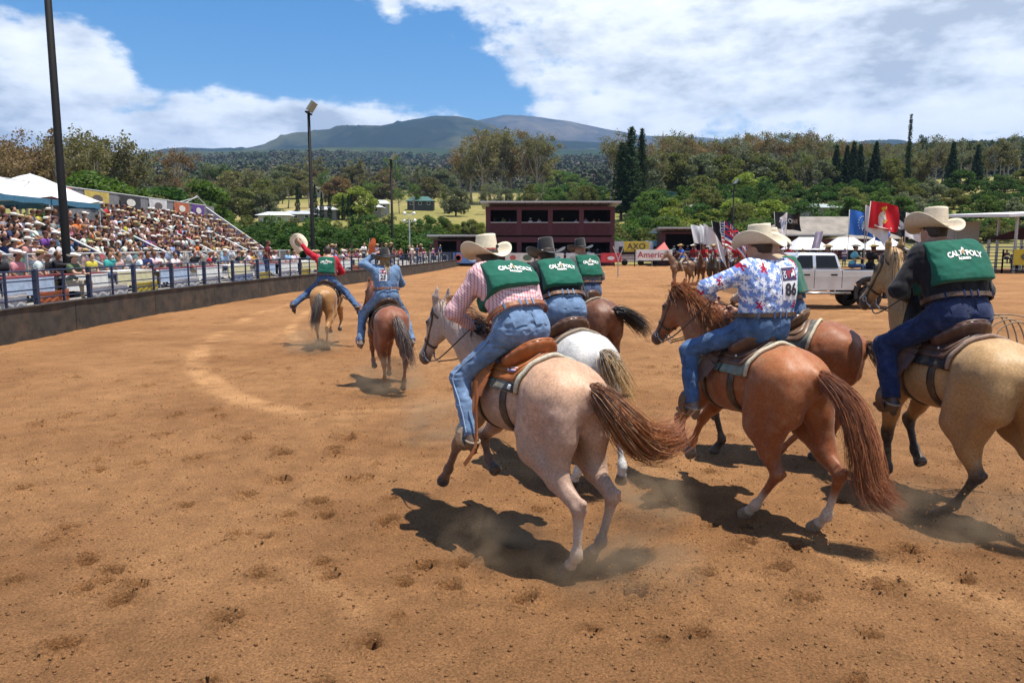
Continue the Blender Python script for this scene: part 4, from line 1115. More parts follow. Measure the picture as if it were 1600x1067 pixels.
def mountain(name, d0, d1, prof, col, seed, rough, depth):
    """a ridge whose crest stands at distance d1; prof: list of (u, elevation px)"""
    uu = np.linspace(-300, 1900, 260); pr = np.array(prof, float)
    cz = np.interp(uu, pr[:, 0], pr[:, 1])
    tt = np.concatenate([np.linspace(0, 1, 46), np.linspace(1.04, 1.6, 14)])
    U, T = np.meshgrid(uu, tt, indexing='ij')
    D = d0 + (d1 - d0) * T; X = (U - 800) / 1170 * D; Y = D
    crest = cz[:, None] / 1170 * d1
    base = np.interp(d0, PR_D, PR_C) - 60
    s = np.where(T < 1, base + (crest - base) * T ** 1.05, crest - (crest - base) * (T - 1) * 1.2)
    P = np.stack([X / depth, Y / depth, 0 * X + seed], -1)
    nz_ = fbm(P, 5, .55); rid = np.abs(fbm(P * 1.7 + 9, 4, .55))
    Z = s + (nz_ * 1.0 - rid * .9) * rough * np.sin(np.clip(T, 0, 1.35) / 1.35 * np.pi) ** .6 * (1 - .75 * np.exp(-((T - 1) / .10) ** 2))
    V = np.stack([X, Y, Z], -1).reshape(-1, 3); n, k = U.shape
    i = np.arange(n - 1)[:, None]; j = np.arange(k - 1)[None, :]
    F = np.stack([i * k + j, (i + 1) * k + j, (i + 1) * k + j + 1, i * k + j + 1], -1).reshape(-1, 4)
    m = mat(name + '_slope', col[0], rough=1, var=.1, scale=.001, spec=0.0)
    N, L, mth, mixc = math_nodes(m); b = N['Principled BSDF']; tc = N.new('ShaderNodeTexCoord')
    def nz(s, d=8, r=.6):
        q = N.new('ShaderNodeTexNoise'); q.inputs['Scale'].default_value = s; q.inputs['Detail'].default_value = d; q.inputs['Roughness'].default_value = r; L.new(tc.outputs['Object'], q.inputs[0]); return q.outputs[0]
    w = mth('MULTIPLY', mth('SUBTRACT', nz(.0011), .47), 7.0, True); c_ = mixc(w, col[0], col[1])
    c_ = mixc(mth('MULTIPLY', mth('SUBTRACT', nz(.006, 6, .7), .5), 4.0, True), c_, col[2])
    L.new(c_, b.inputs['Base Color'])
    tag(obj(name, fixn(mesh(name, V, F, m, smooth=True))), kind='structure')
build_land()
FOR = ((.030, .048, .026), (.075, .080, .035), (.018, .030, .020))
mountain('forest_hill', 2100, 3300, [(-300, 132), (0, 136), (200, 140), (300, 146), (420, 148), (560, 152), (700, 150), (820, 146), (940, 150), (1050, 150), (1200, 152), (1400, 148), (1900, 140)], FOR, 3.0, 60, 420)
mountain('mountain_ridge', 3600, 5600, [(-300, 100), (150, 128), (240, 146), (300, 153), (340, 150), (400, 152), (450, 164), (500, 173), (560, 182), (600, 181), (650, 192), (690, 199), (715, 199), (740, 193), (770, 185), (820, 168), (900, 162), (980, 158), (1100, 152), (1300, 158), (1390, 160), (1500, 150), (1900, 130)], ((.013, .021, .014), (.065, .068, .036), (.007, .012, .010)), 8.0, 340, 700)
mountain('volcano', 6500, 9000, [(-300, 60), (300, 100), (600, 160), (690, 178), (740, 188), (790, 199), (820, 196), (880, 188), (940, 178), (1010, 170), (1100, 163), (1200, 158), (1400, 150), (1900, 120)], ((.030, .030, .028), (.11, .09, .065), (.014, .018, .017)), 5.0, 480, 1300)

# ------------------------------------------------------------------ arena dirt
WALL_PTS = [(-11.3, -12), (-11.4, 4), (-11.62, 12), (-11.9, 17), (-12.1, 21), (-12.05, 26), (-11.8, 31), (-11.3, 37), (-10.6, 43), (-9.7, 49), (-8.9, 57), (-8.0, 66), (-7.2, 76), (-6.6, 86), (-6.2, 91.5)]
WALL = catmull([(x, y, 0) for x, y in WALL_PTS], 400)
def wall_at(y): return float(np.interp(y, WALL[:, 1], WALL[:, 0]))
def axis_pts(segs):
    o = []
    for a, b, n, g in segs:
        t = np.linspace(0, 1, n, endpoint=False); o.append(a + (b - a) * t ** g)
    return np.concatenate(o + [[segs[-1][1]]])
PRINTS = []
def build_dirt():
    rs = np.random.RandomState(11)
    xs = axis_pts([(-16, -6.5, 80, 1), (-6.5, 6.5, 560, 1), (6.5, 24, 150, 1.25), (24, 75, 50, 1.2)])
    ys = axis_pts([(-12, 2.0, 30, 1), (2.0, 9.5, 370, 1), (9.5, 34, 280, 1.35), (34, 98, 100, 1.3)])
    X, Y = np.meshgrid(xs, ys, indexing='ij'); P = np.stack([X, Y, 0 * X], -1)
    Z = fbm(P * .35, 3) * .10 + fbm(P * 1.5 + 7, 3) * .045 + fbm(P * 5 + 3, 4, .6) * .034 + (np.maximum(fbm(P * 11 + 1, 3, .7), 0) ** 1.0) * .034
    tone = .5 + fbm(P * .8 + 2, 4) * .9
    Z0 = Z.copy()
    # hoof prints: seen ones first, then the loose pattern the gallop leaves
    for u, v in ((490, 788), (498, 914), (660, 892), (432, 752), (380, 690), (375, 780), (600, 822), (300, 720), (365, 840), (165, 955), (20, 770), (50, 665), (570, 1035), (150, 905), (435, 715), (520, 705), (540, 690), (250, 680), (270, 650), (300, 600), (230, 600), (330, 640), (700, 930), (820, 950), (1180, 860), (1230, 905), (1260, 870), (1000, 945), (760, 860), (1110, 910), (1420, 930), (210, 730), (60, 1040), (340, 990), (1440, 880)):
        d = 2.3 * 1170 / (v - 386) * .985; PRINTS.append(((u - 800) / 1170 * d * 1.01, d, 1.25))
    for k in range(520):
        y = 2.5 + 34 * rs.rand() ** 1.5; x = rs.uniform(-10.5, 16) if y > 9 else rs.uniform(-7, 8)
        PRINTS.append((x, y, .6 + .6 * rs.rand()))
    for (px, py, s) in PRINTS:
        i0, i1 = np.searchsorted(xs, (px - .5, px + .5)); j0, j1 = np.searchsorted(ys, (py - .5, py + .5))
        if i1 - i0 < 2 or j1 - j0 < 2: continue
        dx, dy = X[i0:i1, j0:j1] - px, Y[i0:i1, j0:j1] - py
        a = rs.rand() * 3.1; ex = (dx * math.cos(a) + dy * math.sin(a)) / (.062 * s); ey = (-dx * math.sin(a) + dy * math.cos(a)) / (.050 * s)
        q = np.sqrt(ex ** 2 + ey ** 2) + fbm(P[i0:i1, j0:j1] * 9, 2) * 1.2
        Z[i0:i1, j0:j1] += s * (-.105 * np.exp(-np.minimum(q, 3) ** 6) + .030 * np.exp(-((q - 1.5) / .45) ** 2) * (1 + fbm(P[i0:i1, j0:j1] * 14, 2) * 2.2))
        tone[i0:i1, j0:j1] -= .22 * np.exp(-(q / 1.8) ** 2) + .5 * np.exp(-np.minimum(q, 3) ** 4)  # print hollows darkened in the colour, standing in for shade inside them
    # tracks left by the drag and by tyres: smoother, paler bands
    def track(pts, w, amt):
        nonlocal Z, tone
        C = catmull([(x, y, 0) for x, y in pts], 160)
        dm = np.full(X.shape, 99.0)
        lo = C.min(0) - w * 3; hi = C.max(0) + w * 3
        i0, i1 = np.searchsorted(xs, (lo[0], hi[0])); j0, j1 = np.searchsorted(ys, (lo[1], hi[1]))
        sub = P[i0:i1, j0:j1, :2]
        for c_ in C[:, :2]: dm[i0:i1, j0:j1] = np.minimum(dm[i0:i1, j0:j1], np.hypot(sub[..., 0] - c_[0], sub[..., 1] - c_[1]))
        wgt = np.exp(-(dm / w) ** 4) * amt * np.clip(.50 + fbm(P * 2.2, 3) * 2.6 + fbm(P * .6 + 4, 2) * 1.2, 0, 1)
        Z[:] = Z * (1 - .8 * wgt) + wgt * .012; tone += wgt * .95
    g = lambda u, v: ((u - 800) / 1170 * 2.3 * 1170 / (v - 386) * .992, 2.3 * 1170 / (v - 386) * .985)
    track([g(560, 452), g(430, 480), g(345, 520), g(305, 560), g(330, 600), g(390, 628), g(500, 650), g(600, 675), g(720, 705), g(850, 740)], .24, 1.0)
    track([g(700, 432), g(580, 450), g(500, 475), g(455, 510), g(470, 535)], .16, .8)
    track([g(400, 860), g(450, 890), g(490, 930), g(560, 1000), g(680, 1060)], .13, .6)
    track([g(1280, 850), g(1400, 905), g(1520, 940), g(1640, 990)], .22, .75)
    track([g(1600, 455), g(1480, 462), g(1300, 500), g(1100, 520)], .25, .6)
    track([g(540, 640), g(640, 640), g(700, 628)], .15, .5)
    fade = np.clip((60 - Y) / 40, .15, 1); Z *= fade
    V = np.stack([X, Y, Z], -1).reshape(-1, 3); n, k = X.shape
    # keep the sheet inside the arena wall
    xw = np.interp(V[:, 1], WALL[:, 1], WALL[:, 0]); V[:, 0] = np.maximum(V[:, 0], xw - .10)
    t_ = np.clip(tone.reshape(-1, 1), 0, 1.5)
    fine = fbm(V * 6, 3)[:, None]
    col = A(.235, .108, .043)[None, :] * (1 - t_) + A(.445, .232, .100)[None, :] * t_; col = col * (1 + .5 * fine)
    i = np.arange(n - 1)[:, None]; j = np.arange(k - 1)[None, :]
    F = np.stack([i * k + j, (i + 1) * k + j, (i + 1) * k + j + 1, i * k + j + 1], -1).reshape(-1, 4)
    m = mat('arena_dirt', (0, 0, 0), rough=.95, var=.34, scale=60, bump=1.0, bscale=55, vcol=True, spec=.12, detail=9, dirt=((.13, .066, .028), 75, .62))
    b = m.node_tree.nodes
    for q in b:
        if q.bl_idname == 'ShaderNodeBump': q.inputs['Distance'].default_value = .045
        if q.bl_idname == 'ShaderNodeTexNoise' and abs(q.inputs['Scale'].default_value - 55) < 1: q.inputs['Detail'].default_value = 8; q.inputs['Roughness'].default_value = .7
    N, L = m.node_tree.nodes, m.node_tree.links; b0 = [q for q in N if q.bl_idname == 'ShaderNodeBump'][0]; tc = [q for q in N if q.bl_idname == 'ShaderNodeTexCoord'][0]
    vo = N.new('ShaderNodeTexVoronoi'); vo.inputs['Scale'].default_value = 38; vo.inputs['Randomness'].default_value = 1; L.new(tc.outputs['Object'], vo.inputs['Vector'])
    b2 = N.new('ShaderNodeBump'); b2.inputs['Strength'].default_value = .55; b2.inputs['Distance'].default_value = .018; b2.invert = True
    L.new(vo.outputs['Distance'], b2.inputs['Height']); L.new(b2.outputs[0], b0.inputs['Normal'])
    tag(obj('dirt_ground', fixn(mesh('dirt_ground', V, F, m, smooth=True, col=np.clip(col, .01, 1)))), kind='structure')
    # loose clods
    t = np.array([(0, 0, 1), (.9, 0, .1), (.28, .85, 0), (-.72, .52, .1), (-.72, -.52, 0), (.28, -.85, .1), (0, 0, -.6)], float)
    tf = [(0, 1, 2), (0, 2, 3), (0, 3, 4), (0, 4, 5), (0, 5, 1), (6, 2, 1), (6, 3, 2), (6, 4, 3), (6, 5, 4), (6, 1, 5)]
    N_ = 46000; y = 2.2 + 22 * rs.rand(N_) ** 2.0; x = rs.uniform(-1, 1, N_) * (2 + y * .75)
    near = rs.rand(N_) < .25; pk = rs.randint(0, len(PRINTS), N_); pp = np.array(PRINTS)[pk]
    x = np.where(near, pp[:, 0] + rs.normal(size=N_) * .14, x); y = np.where(near, pp[:, 1] + rs.normal(size=N_) * .14, y)
    ok = (x > np.interp(y, WALL[:, 1], WALL[:, 0]) + .3) & (y > 1.6); x, y = x[ok], y[ok]; N_ = len(x)
    ii = np.clip(np.searchsorted(xs, x), 0, n - 1); jj = np.clip(np.searchsorted(ys, y), 0, k - 1); z = Z[ii, jj]
    sz = .0035 + .011 * rs.rand(N_) ** 3.0
    V = t[None] * (sz[:, None, None] * A(1, 1, .7)) * (1 + .5 * (rs.rand(N_, 7, 1) - .5)); ang = rs.rand(N_) * 6.28
    ca, sa = np.cos(ang)[:, None], np.sin(ang)[:, None]
    V = np.stack([V[..., 0] * ca - V[..., 1] * sa, V[..., 0] * sa + V[..., 1] * ca, V[..., 2]], -1) + np.stack([x, y, z + sz * .3], -1)[:, None, :]
    F = (np.array(tf)[None] + (np.arange(N_) * 7)[:, None, None]).reshape(-1, 3)
    tag(obj('dirt_clods', fixn(mesh('dirt_clods', V.reshape(-1, 3), F, mat('clod', (.20, .098, .042), rough=.95, var=.4, scale=30, spec=.1)))), 'small crumbled clods of brown dirt scattered over the arena', 'dirt', kind='stuff')
build_dirt()

# ------------------------------------------------------------------ trees
def leaf_mat(name, c, var=.35, tr=.35):
    m = mat('leaf_' + name, c, rough=.7, var=var, scale=.55, spec=.25)
    N, L = m.node_tree.nodes, m.node_tree.links; b = N['Principled BSDF']
    t = N.new('ShaderNodeBsdfTranslucent'); t.inputs[0].default_value = (c[0] * 1.3, c[1] * 1.5, c[2] * .8, 1); mx = N.new('ShaderNodeMixShader'); mx.inputs[0].default_value = tr
    L.new(b.outputs[0], mx.inputs[1]); L.new(t.outputs[0], mx.inputs[2]); L.new(mx.outputs[0], N['Material Output'].inputs[0])
    # every tree its own tint
    oi = N.new('ShaderNodeObjectInfo'); hs = N.new('ShaderNodeHueSaturation'); src = b.inputs['Base Color'].links[0].from_socket
    mr = N.new('ShaderNodeMapRange'); mr.inputs[3].default_value = .72; mr.inputs[4].default_value = 1.28; L.new(oi.outputs['Random'], mr.inputs[0])
    mh = N.new('ShaderNodeMapRange'); mh.inputs[3].default_value = .485; mh.inputs[4].default_value = .515; L.new(oi.outputs['Random'], mh.inputs[0])
    L.new(mr.outputs[0], hs.inputs['Value']); L.new(mh.outputs[0], hs.inputs['Hue']); L.new(src, hs.inputs['Color']); L.new(hs.outputs[0], b.inputs['Base Color'])
    return m
BARK = mat('bark', (.12, .095, .075), rough=.95, var=.3, scale=6, bump=.6, bscale=30)
BARK_P = mat('bark_pale', (.30, .26, .22), rough=.95, var=.35, scale=4, bump=.5, bscale=30)
def leaves(C, sz, rs, flat=.5):
    """one small bent leaf spray (two triangles folded) per centre"""
    n = len(C); a = rs.normal(size=(n, 3)); a[:, 2] *= flat; a /= np.linalg.norm(a, axis=1, keepdims=True)
    b = np.cross(a, rs.normal(size=(n, 3))); b /= np.linalg.norm(b, axis=1, keepdims=True)
    s = (sz * (.55 + .9 * rs.rand(n)))[:, None]
    nn = np.cross(a, b) * s * .25
    V = np.stack([C - a * s, C + b * s * .55 + nn, C + a * s, C - b * s * .55 + nn], 1).reshape(-1, 3)
    i = np.arange(n) * 4
    return V, np.stack([i, i + 1, i + 2, i + 3], 1)
def limb(m, p, q, r0, r1, n=6, bend=.1, rs=None):
    p, q = A(*p), A(*q); k = 5; t = np.linspace(0, 1, k)[:, None]
    w = rs.normal(size=3) * bend * np.linalg.norm(q - p) * .35; pts = p + (q - p) * t + w * np.sin(t * np.pi)
    m.tube([Vector(v) for v in pts], [r0 + (r1 - r0) * float(s) for s in t[:, 0]], n); return pts
def tree_proto(kind, seed):
    """unit trees about 10 m tall: (trunk mesh, crown mesh)"""
    rs = np.random.RandomState(seed); m = MB(); cen, siz = [], .3
    if kind in ('gum', 'gumthin'):
        H = 10.0; ends = []; thin = kind == 'gumthin'
        tr = limb(m, (0, 0, 0), (rs.normal() * .3, rs.normal() * .3, H * .62), .22, .11, 8, .08, rs)
        for i in range(11 if not thin else 7):
            z0 = H * rs.uniform(.26 if not thin else .45, .62); p = A(*[np.interp(z0, tr[:, 2], tr[:, j]) for j in range(3)]); a = rs.rand() * 6.28
            L = rs.uniform(1.3, 2.8) * (1 if not thin else .75); q = p + A(math.cos(a) * L * .8, math.sin(a) * L * .8, L * rs.uniform(.7, 1.7))
            q[2] = min(q[2], H * .96); limb(m, p, q, .08, .03, 5, .25, rs); ends.append(q)
            for j in range(2):
                q2 = q + rs.normal(size=3) * A(.7, .7, .5) + A(0, 0, .5); q2[2] = min(q2[2], H); limb(m, q, q2, .03, .012, 4, .2, rs); ends.append(q2)
        top = tr[-1]
        for j in range(5): q2 = top + rs.normal(size=3) * A(.9, .9, .4) + A(0, 0, H * .28 * rs.rand() + .6); limb(m, top, q2, .07, .02, 5, .2, rs); ends.append(q2)
        for e in ends:
            if rs.rand() < .10: continue
            n = int(rs.uniform(45, 120) * (1 if not thin else .55)); r = rs.uniform(.45, .85); cen.append(e + rs.normal(size=(n, 3)) * r * A(.62, .62, .5))
        siz = .15
    elif kind == 'round':
        limb(m, (0, 0, 0), (0, 0, 4.5), .35, .2, 8, .1, rs)
        for i in range(40):
            a, e = rs.rand() * 6.28, math.asin(rs.uniform(-.72, 1)); rr = rs.uniform(.55, 1.0)
            c = A(math.cos(a) * math.cos(e) * 4.4, math.sin(a) * math.cos(e) * 4.4, 4.6 + math.sin(e) * 4.3) * A(rr, rr, 1) + A(0, 0, .1)
            if i < 12: limb(m, (0, 0, 3.5), c * A(.8, .8, .9), .12, .04, 5, .2, rs)
            n = 150; d = rs.normal(size=(n, 3)); d /= np.linalg.norm(d, axis=1, keepdims=True); cen.append(c + d * rs.uniform(.75, 1.35, (n, 1)) * A(1.15, 1.15, .8))
        siz = .27
    elif kind == 'bush':
        for i in range(4): limb(m, (rs.normal() * .4, rs.normal() * .4, 0), (rs.normal() * 2, rs.normal() * 2, 5), .18, .05, 6, .2, rs)
        for i in range(46):
            a = rs.rand() * 6.28; rr = 5.6 * rs.rand() ** .5; z = 8.6 * (1 - (rr / 6.6) ** 2) * rs.uniform(.45, 1.0)
            n = 120; d = rs.normal(size=(n, 3)); d /= np.linalg.norm(d, axis=1, keepdims=True); cen.append(A(math.cos(a) * rr, math.sin(a) * rr, max(z, .6)) + d * rs.uniform(.7, 1.25, (n, 1)) * A(1.1, 1.1, .85))
        siz = .28
    elif kind in ('pine', 'pinethin'):
        thin = kind == 'pinethin'; limb(m, (0, 0, 0), (0, 0, 9.9), .16, .03, 7, .01, rs)
        for z in np.arange(1.0 if not thin else 1.6, 9.8, .30):
            f_ = (10 - z) / 9.0; L = (1.55 * f_ ** .75 + .12) * rs.uniform(.8, 1.1) if not thin else (.20 + .75 * f_ ** 1.3) * rs.uniform(.6, 1.15)
            for a in np.linspace(0, 6.28, 7)[:-1] + rs.rand() * 6:
                if rs.rand() < (.05 if not thin else .2): continue
                q = A(math.cos(a) * L, math.sin(a) * L, z + .10 * L); m.tube([Vector((0, 0, z)), Vector(q)], [.03, .012], 4)
                n = int(34 * L + 10); t = rs.rand(n, 1) ** .8; cen.append(A(0, 0, z) * (1 - t) + q * t + rs.normal(size=(n, 3)) * A(.10, .10, .07))
        siz = .11
    elif kind == 'cypress':
        limb(m, (0, 0, 0), (0, 0, 9), .14, .04, 6, .01, rs)
        n = 2200; z = rs.rand(n) ** .9 * 9.4 + .4; r = .95 * np.sin(np.clip((10 - z) / 9.6, 0, 1) * 1.5) ** .8 * np.clip(z / 1.2, .5, 1) * (1 + .2 * np.sin(z * 3)); a = rs.rand(n) * 6.28; r = r * rs.uniform(.6, 1.05, n)
        cen.append(np.stack([np.cos(a) * r, np.sin(a) * r, z], 1)); siz = .16
    elif kind == 'conifer':
        limb(m, (0, 0, 0), (0, 0, 9.6), .2, .03, 6, .01, rs)
        for z in np.arange(.9, 9.8, .38):
            L = (2.3 * ((10 - z) / 9) ** .9 + .1)
            for a in np.linspace(0, 6.28, 9)[:-1] + rs.rand() * 6:
                q = A(math.cos(a) * L, math.sin(a) * L, z - .25 * L + .2) * A(*([rs.uniform(.75, 1.1)] * 2), 1); n = int(30 * L + 8); t = rs.rand(n, 1) ** .7; cen.append(A(0, 0, z) * (1 - t) + q * t + rs.normal(size=(n, 3)) * .13)
        siz = .17
    elif kind == 'bare':
        tr = limb(m, (0, 0, 0), (rs.normal() * .3, rs.normal() * .3, 6.5), .2, .08, 7, .08, rs)
        for i in range(16):
            z0 = rs.uniform(2.2, 6.4); p = A(*[np.interp(z0, tr[:, 2], tr[:, j]) for j in range(3)]); a = rs.rand() * 6.28; L = rs.uniform(1, 2.6); q = p + A(math.cos(a) * L * .6, math.sin(a) * L * .6, L)
            limb(m, p, q, .07, .02, 5, .2, rs)
            for j in range(4): q2 = q + rs.normal(size=3) * .7 + A(0, 0, .5); limb(m, q, q2, .025, .008, 4, .2, rs); cen.append(q2 + rs.normal(size=(22, 3)) * .45)
        siz = .12
    C = np.concatenate(cen); V, F = leaves(C, siz, rs)
    return m, V, F
LM = dict(gum=leaf_mat('gum', (.15, .13, .062)), gumbrown=leaf_mat('gum_brown', (.185, .118, .064)), gumgrey=leaf_mat('gum_grey', (.14, .15, .095)), deep=leaf_mat('deep', (.050, .095, .022)), mid=leaf_mat('mid', (.085, .135, .028)), lime=leaf_mat('lime', (.20, .23, .045)), olive=leaf_mat('olive', (.13, .135, .042)), dark=leaf_mat('dark', (.030, .050, .024)), pine=leaf_mat('pine', (.030, .052, .022)), twig=leaf_mat('twig', (.12, .10, .08)))
_tree_cache = {}
TREE_N = {}
def tree(u, top, d, kind, leaf, label, group, seed=0, name='tree', wide=1.0, hmin=2.0, bark=None):
    x, y = bearing(u, d); z = float(land_z(x, y)); h = max(hmin, 2.3 + (386 - top) / 1170 * d - z)
    key = (kind, leaf, seed)
    if key not in _tree_cache:
        m, V, F = tree_proto(kind, seed * 31 + len(kind) * 7 + 1)
        _tree_cache[key] = (m.mesh('trunk', bark or (BARK_P if kind.startswith('gum') else BARK), smooth=True), mesh('crown', V, F, LM[leaf]))
    tm, cm = _tree_cache[key]
    o = empty(name, (x, y, z - .1)); s = h / 10.0; o.scale = (s * wide, s * wide, s); o.rotation_euler = (0, 0, (u * 1.7 + d) % 6.28)
    obj('trunk', tm, o); obj('crown', cm, o)
    tag(o, label, 'tree', group)
    return o
tr_ = random.Random(21)
def J_(a): return tr_.uniform(-a, a)
# tall gum trees behind the grandstand
for i, (u, t) in enumerate([(-60, 226), (-25, 234), (8, 238), (30, 226), (55, 232), (72, 215), (98, 228), (128, 214), (150, 226), (172, 219), (-90, 220), (20, 232), (46, 236), (88, 236), (140, 230)]):
    tree(u, t + J_(3), 150 + J_(14), 'gum', 'gumbrown' if u < 110 else 'gum', 'tall brownish gum tree in the stand left of the black light pole' if u < 100 else 'gum tree with thin olive crown right of the black light pole', 'gum trees behind the grandstand', i % 4, 'gum_tree', .82)
for i, (u, t, lb) in enumerate([(195, 213, 'sparse greyish gum tree beside the tall brown stand'), (224, 212, 'bare topped gum tree with a slim trunk above the yellow banner'), (212, 226, 'low sparse gum tree between the bare topped one and the grey one'), (296, 240, 'lone flat topped brown gum tree above the left hill field')]):
    tree(u, t, 160 if u < 250 else 230, 'gumthin' if i != 3 else 'gum', 'gum' if i < 3 else 'gumbrown', lb, 'gum trees behind the grandstand', i, 'gum_tree', .8)
# round green trees beside the stand
for i, (u, t, d, lf, lb) in enumerate([(148, 268, 92, 'mid', 'big dense green tree rising behind the canopy beside the light pole'), (188, 284, 96, 'mid', 'round green tree touching the big one behind the red banner'), (268, 292, 125, 'deep', 'dark green rounded tree above the black banner'), (318, 282, 130, 'mid', 'bright green rounded tree above the white banner'), (112, 282, 90, 'deep', 'green tree half hidden by the light pole behind the canopy'), (238, 304, 110, 'olive', 'low olive tree above the yellow banner')]):
    tree(u, t, d, 'round', lf, lb, 'round trees behind the grandstand', i % 3, 'shade_tree', 1.15)
# mixed woodland left of centre
for i in range(34):
    u = 240 + 250 * i / 33 + J_(12); d = tr_.choice((210, 260, 320, 390)); t = {210: 300, 260: 288, 320: 276, 390: 268}[d] + J_(9)
    tree(u, t, d, tr_.choice(('round', 'gum', 'gum', 'round')), tr_.choice(('gumgrey', 'olive', 'mid', 'gum')), 'grey green tree in the mixed woodland between grandstand and second light pole', 'mixed woodland left of centre', tr_.randint(0, 2), 'woodland_tree', 1.2)
for i in range(19):
    u = 490 + 210 * i / 18 + J_(10); d = tr_.choice((280, 350, 430)); t = {280: 284, 350: 272, 430: 258}[d] + J_(9)
    if 615 < u < 700 and d == 280: continue
    tree(u, t, d, tr_.choice(('round', 'gum', 'gum')), tr_.choice(('gumgrey', 'gum', 'gumbrown', 'mid')), 'tree in the woodland strip between the second and third light poles', 'woodland strip between light poles', tr_.randint(0, 2), 'woodland_tree', 1.2)
# thick green hedge trees behind the arena
for i, u in enumerate(range(372, 700, 21)):
    tree(u + J_(6), 342 + J_(6) + (8 if u > 640 else 0), 104 + J_(5), 'bush', 'deep' if i % 3 else 'mid', 'dense dark green hedge tree in the row behind the far grandstand end', 'hedge trees behind the arena', i % 3, 'hedge_tree', 1.35)
for i, u in enumerate(range(360, 660, 26)):
    tree(u + J_(8), 330 + J_(7), 135 + J_(10), 'bush', ('mid', 'olive', 'deep')[i % 3], 'bushy green tree rising just behind the dark hedge row', 'bushy trees behind the hedge', i % 3, 'hedge_tree', 1.3)
for i, (u, t, d) in enumerate([(497, 289, 205), (507, 300, 205), (519, 299, 208), (540, 304, 210), (548, 306, 210), (553, 303, 212), (470, 290, 205)]):
    tree(u, t, d, 'cypress', 'dark', 'narrow dark cypress among the pale roofs, number %s from the left' % ('one two three four five six seven'.split()[[470, 497, 507, 519, 540, 548, 553].index(u)]), 'cypresses among the pale roofs', i % 2, 'cypress', .85)
for i, (u, t, lb) in enumerate([(566, 292, 'pale lime tree beside the white roofs'), (538, 302, 'small pale lime tree left of the larger one'), (352, 318, 'pale lime bush beside the white car park')]):
    tree(u, t, 215, 'round', 'lime', lb, 'pale lime trees', i, 'lime_tree', 1.1)
# gum grove above the booth
for i, (u, t) in enumerate([(722, 236), (738, 222), (752, 212), (768, 214), (782, 210), (800, 212), (818, 216), (833, 220), (846, 230), (760, 226), (790, 224), (728, 250), (842, 250)]):
    tree(u, t, 330 + J_(16), 'gum', 'gum' if i % 3 else 'gumbrown', 'tall gum tree in the brown grove standing above the maroon booth', 'gum grove above the booth', i % 4, 'gum_tree', .95)
for i, u in enumerate((625, 648, 700, 716, 736, 758, 776, 790, 806, 828, 850, 866, 880, 900, 915)):
    tree(u + J_(4), (300, 292, 288, 296)[i % 4] + J_(5), 250 + J_(20), tr_.choice(('round', 'gum')), tr_.choice(('mid', 'gumgrey', 'olive')), 'field edge tree on the slope above the maroon booth roof', 'field edge trees above the booth', i % 3, 'field_tree', 1.0)
for i in range(15):
    u = 855 + 110 * i / 14 + J_(8); d = tr_.choice((240, 300, 420, 560)); t = {240: 304, 300: 290, 420: 276, 560: 266}[d] + J_(5)
    tree(u, t, d, 'round', tr_.choice(('mid', 'deep', 'olive', 'lime')), 'green tree in the dip between gum grove and twin pines', 'trees in the dip beside the pines', i % 3, 'woodland_tree', 1.2)
for i, (u, t) in enumerate([(690, 338), (702, 346), (713, 350), (724, 346), (737, 342), (752, 348), (668, 336)]):
    tree(u, t, 150, 'round', ('mid', 'olive', 'lime')[i % 3], 'small round tree in the dry field left of the maroon booth', 'small trees in the dry field', i % 3, 'field_tree', 1.0)
# tall pines right of the booth
tree(982, 203, 178, 'pine', 'pine', 'tallest dark pine of the pair right of the maroon booth', 'twin pines', 1, 'pine_tree', 1.05)
tree(998, 205, 184, 'pine', 'pine', 'right hand slimmer dark pine of the pair near the booth', 'twin pines', 2, 'pine_tree', .75)
tree(968, 226, 180, 'pine', 'pine', 'shorter dark pine leaning on the left of the twin pines', 'twin pines', 3, 'pine_tree', 1.2)
for i, (u, t) in enumerate([(950, 208), (962, 212), (972, 214)]):
    tree(u, t, 215, 'gumthin', 'gum', 'slim gum tree with high sparse crown left of the twin pines', 'slim gums by the pines', i, 'gum_tree', .7)
# gum woodland on the right skyline
for i in range(44):
    u = 1012 + 415 * i / 43 + J_(7); d = 255 + J_(25)
    t = np.interp(u, [1010, 1060, 1120, 1160, 1200, 1260, 1290, 1330, 1380, 1430], [214, 216, 224, 214, 212, 212, 228, 222, 230, 224]) + abs(J_(9))
    tree(u, t, d, 'gum' if i % 5 else 'gumthin', ('gumbrown', 'gum', 'gum', 'gumgrey')[i % 4], 'gum tree on the skyline between twin pines and spindly pine', 'gum woodland on the right skyline', i % 4, 'gum_tree', .9)
for i in range(30):
    u = 1010 + 420 * i / 29 + J_(9); tree(u, 250 + J_(12), 225 + J_(10), 'gum' if i % 2 else 'round', ('gumgrey', 'gum', 'olive')[i % 3], 'lower gum tree in front of the skyline gums on the right', 'second row gums on the right', i % 4, 'gum_tree', 1.0)
for i in range(20):
    u = 1425 + 195 * i / 19 + J_(7); t = np.interp(u, [1420, 1440, 1480, 1540, 1570, 1600, 1640], [232, 216, 222, 228, 212, 218, 222]) + abs(J_(6))
    tree(u, t, 235 + J_(16), 'gum' if i % 3 else 'gumthin', ('gumgrey', 'dark', 'gum')[i % 3], 'dark gum tree on the skyline right of the spindly pine', 'dark gums at the right edge', i % 4, 'gum_tree', .9)
for i, (u, t) in enumerate([(1296, 231), (1312, 232), (1322, 226), (1332, 230), (1356, 226), (1474, 226), (1512, 230)]):
    tree(u, t, 215, 'conifer', 'dark', 'dark pointed conifer in the clump left of the spindly pine' if u < 1400 else 'dark pointed conifer among the gums right of the spindly pine', 'dark conifers', i % 2, 'conifer', .85)
tree(1406, 184, 205, 'pinethin', 'pine', 'tall spindly pine rising far above the right hand woodland', 'spindly pine', 1, 'pine_tree', .62)
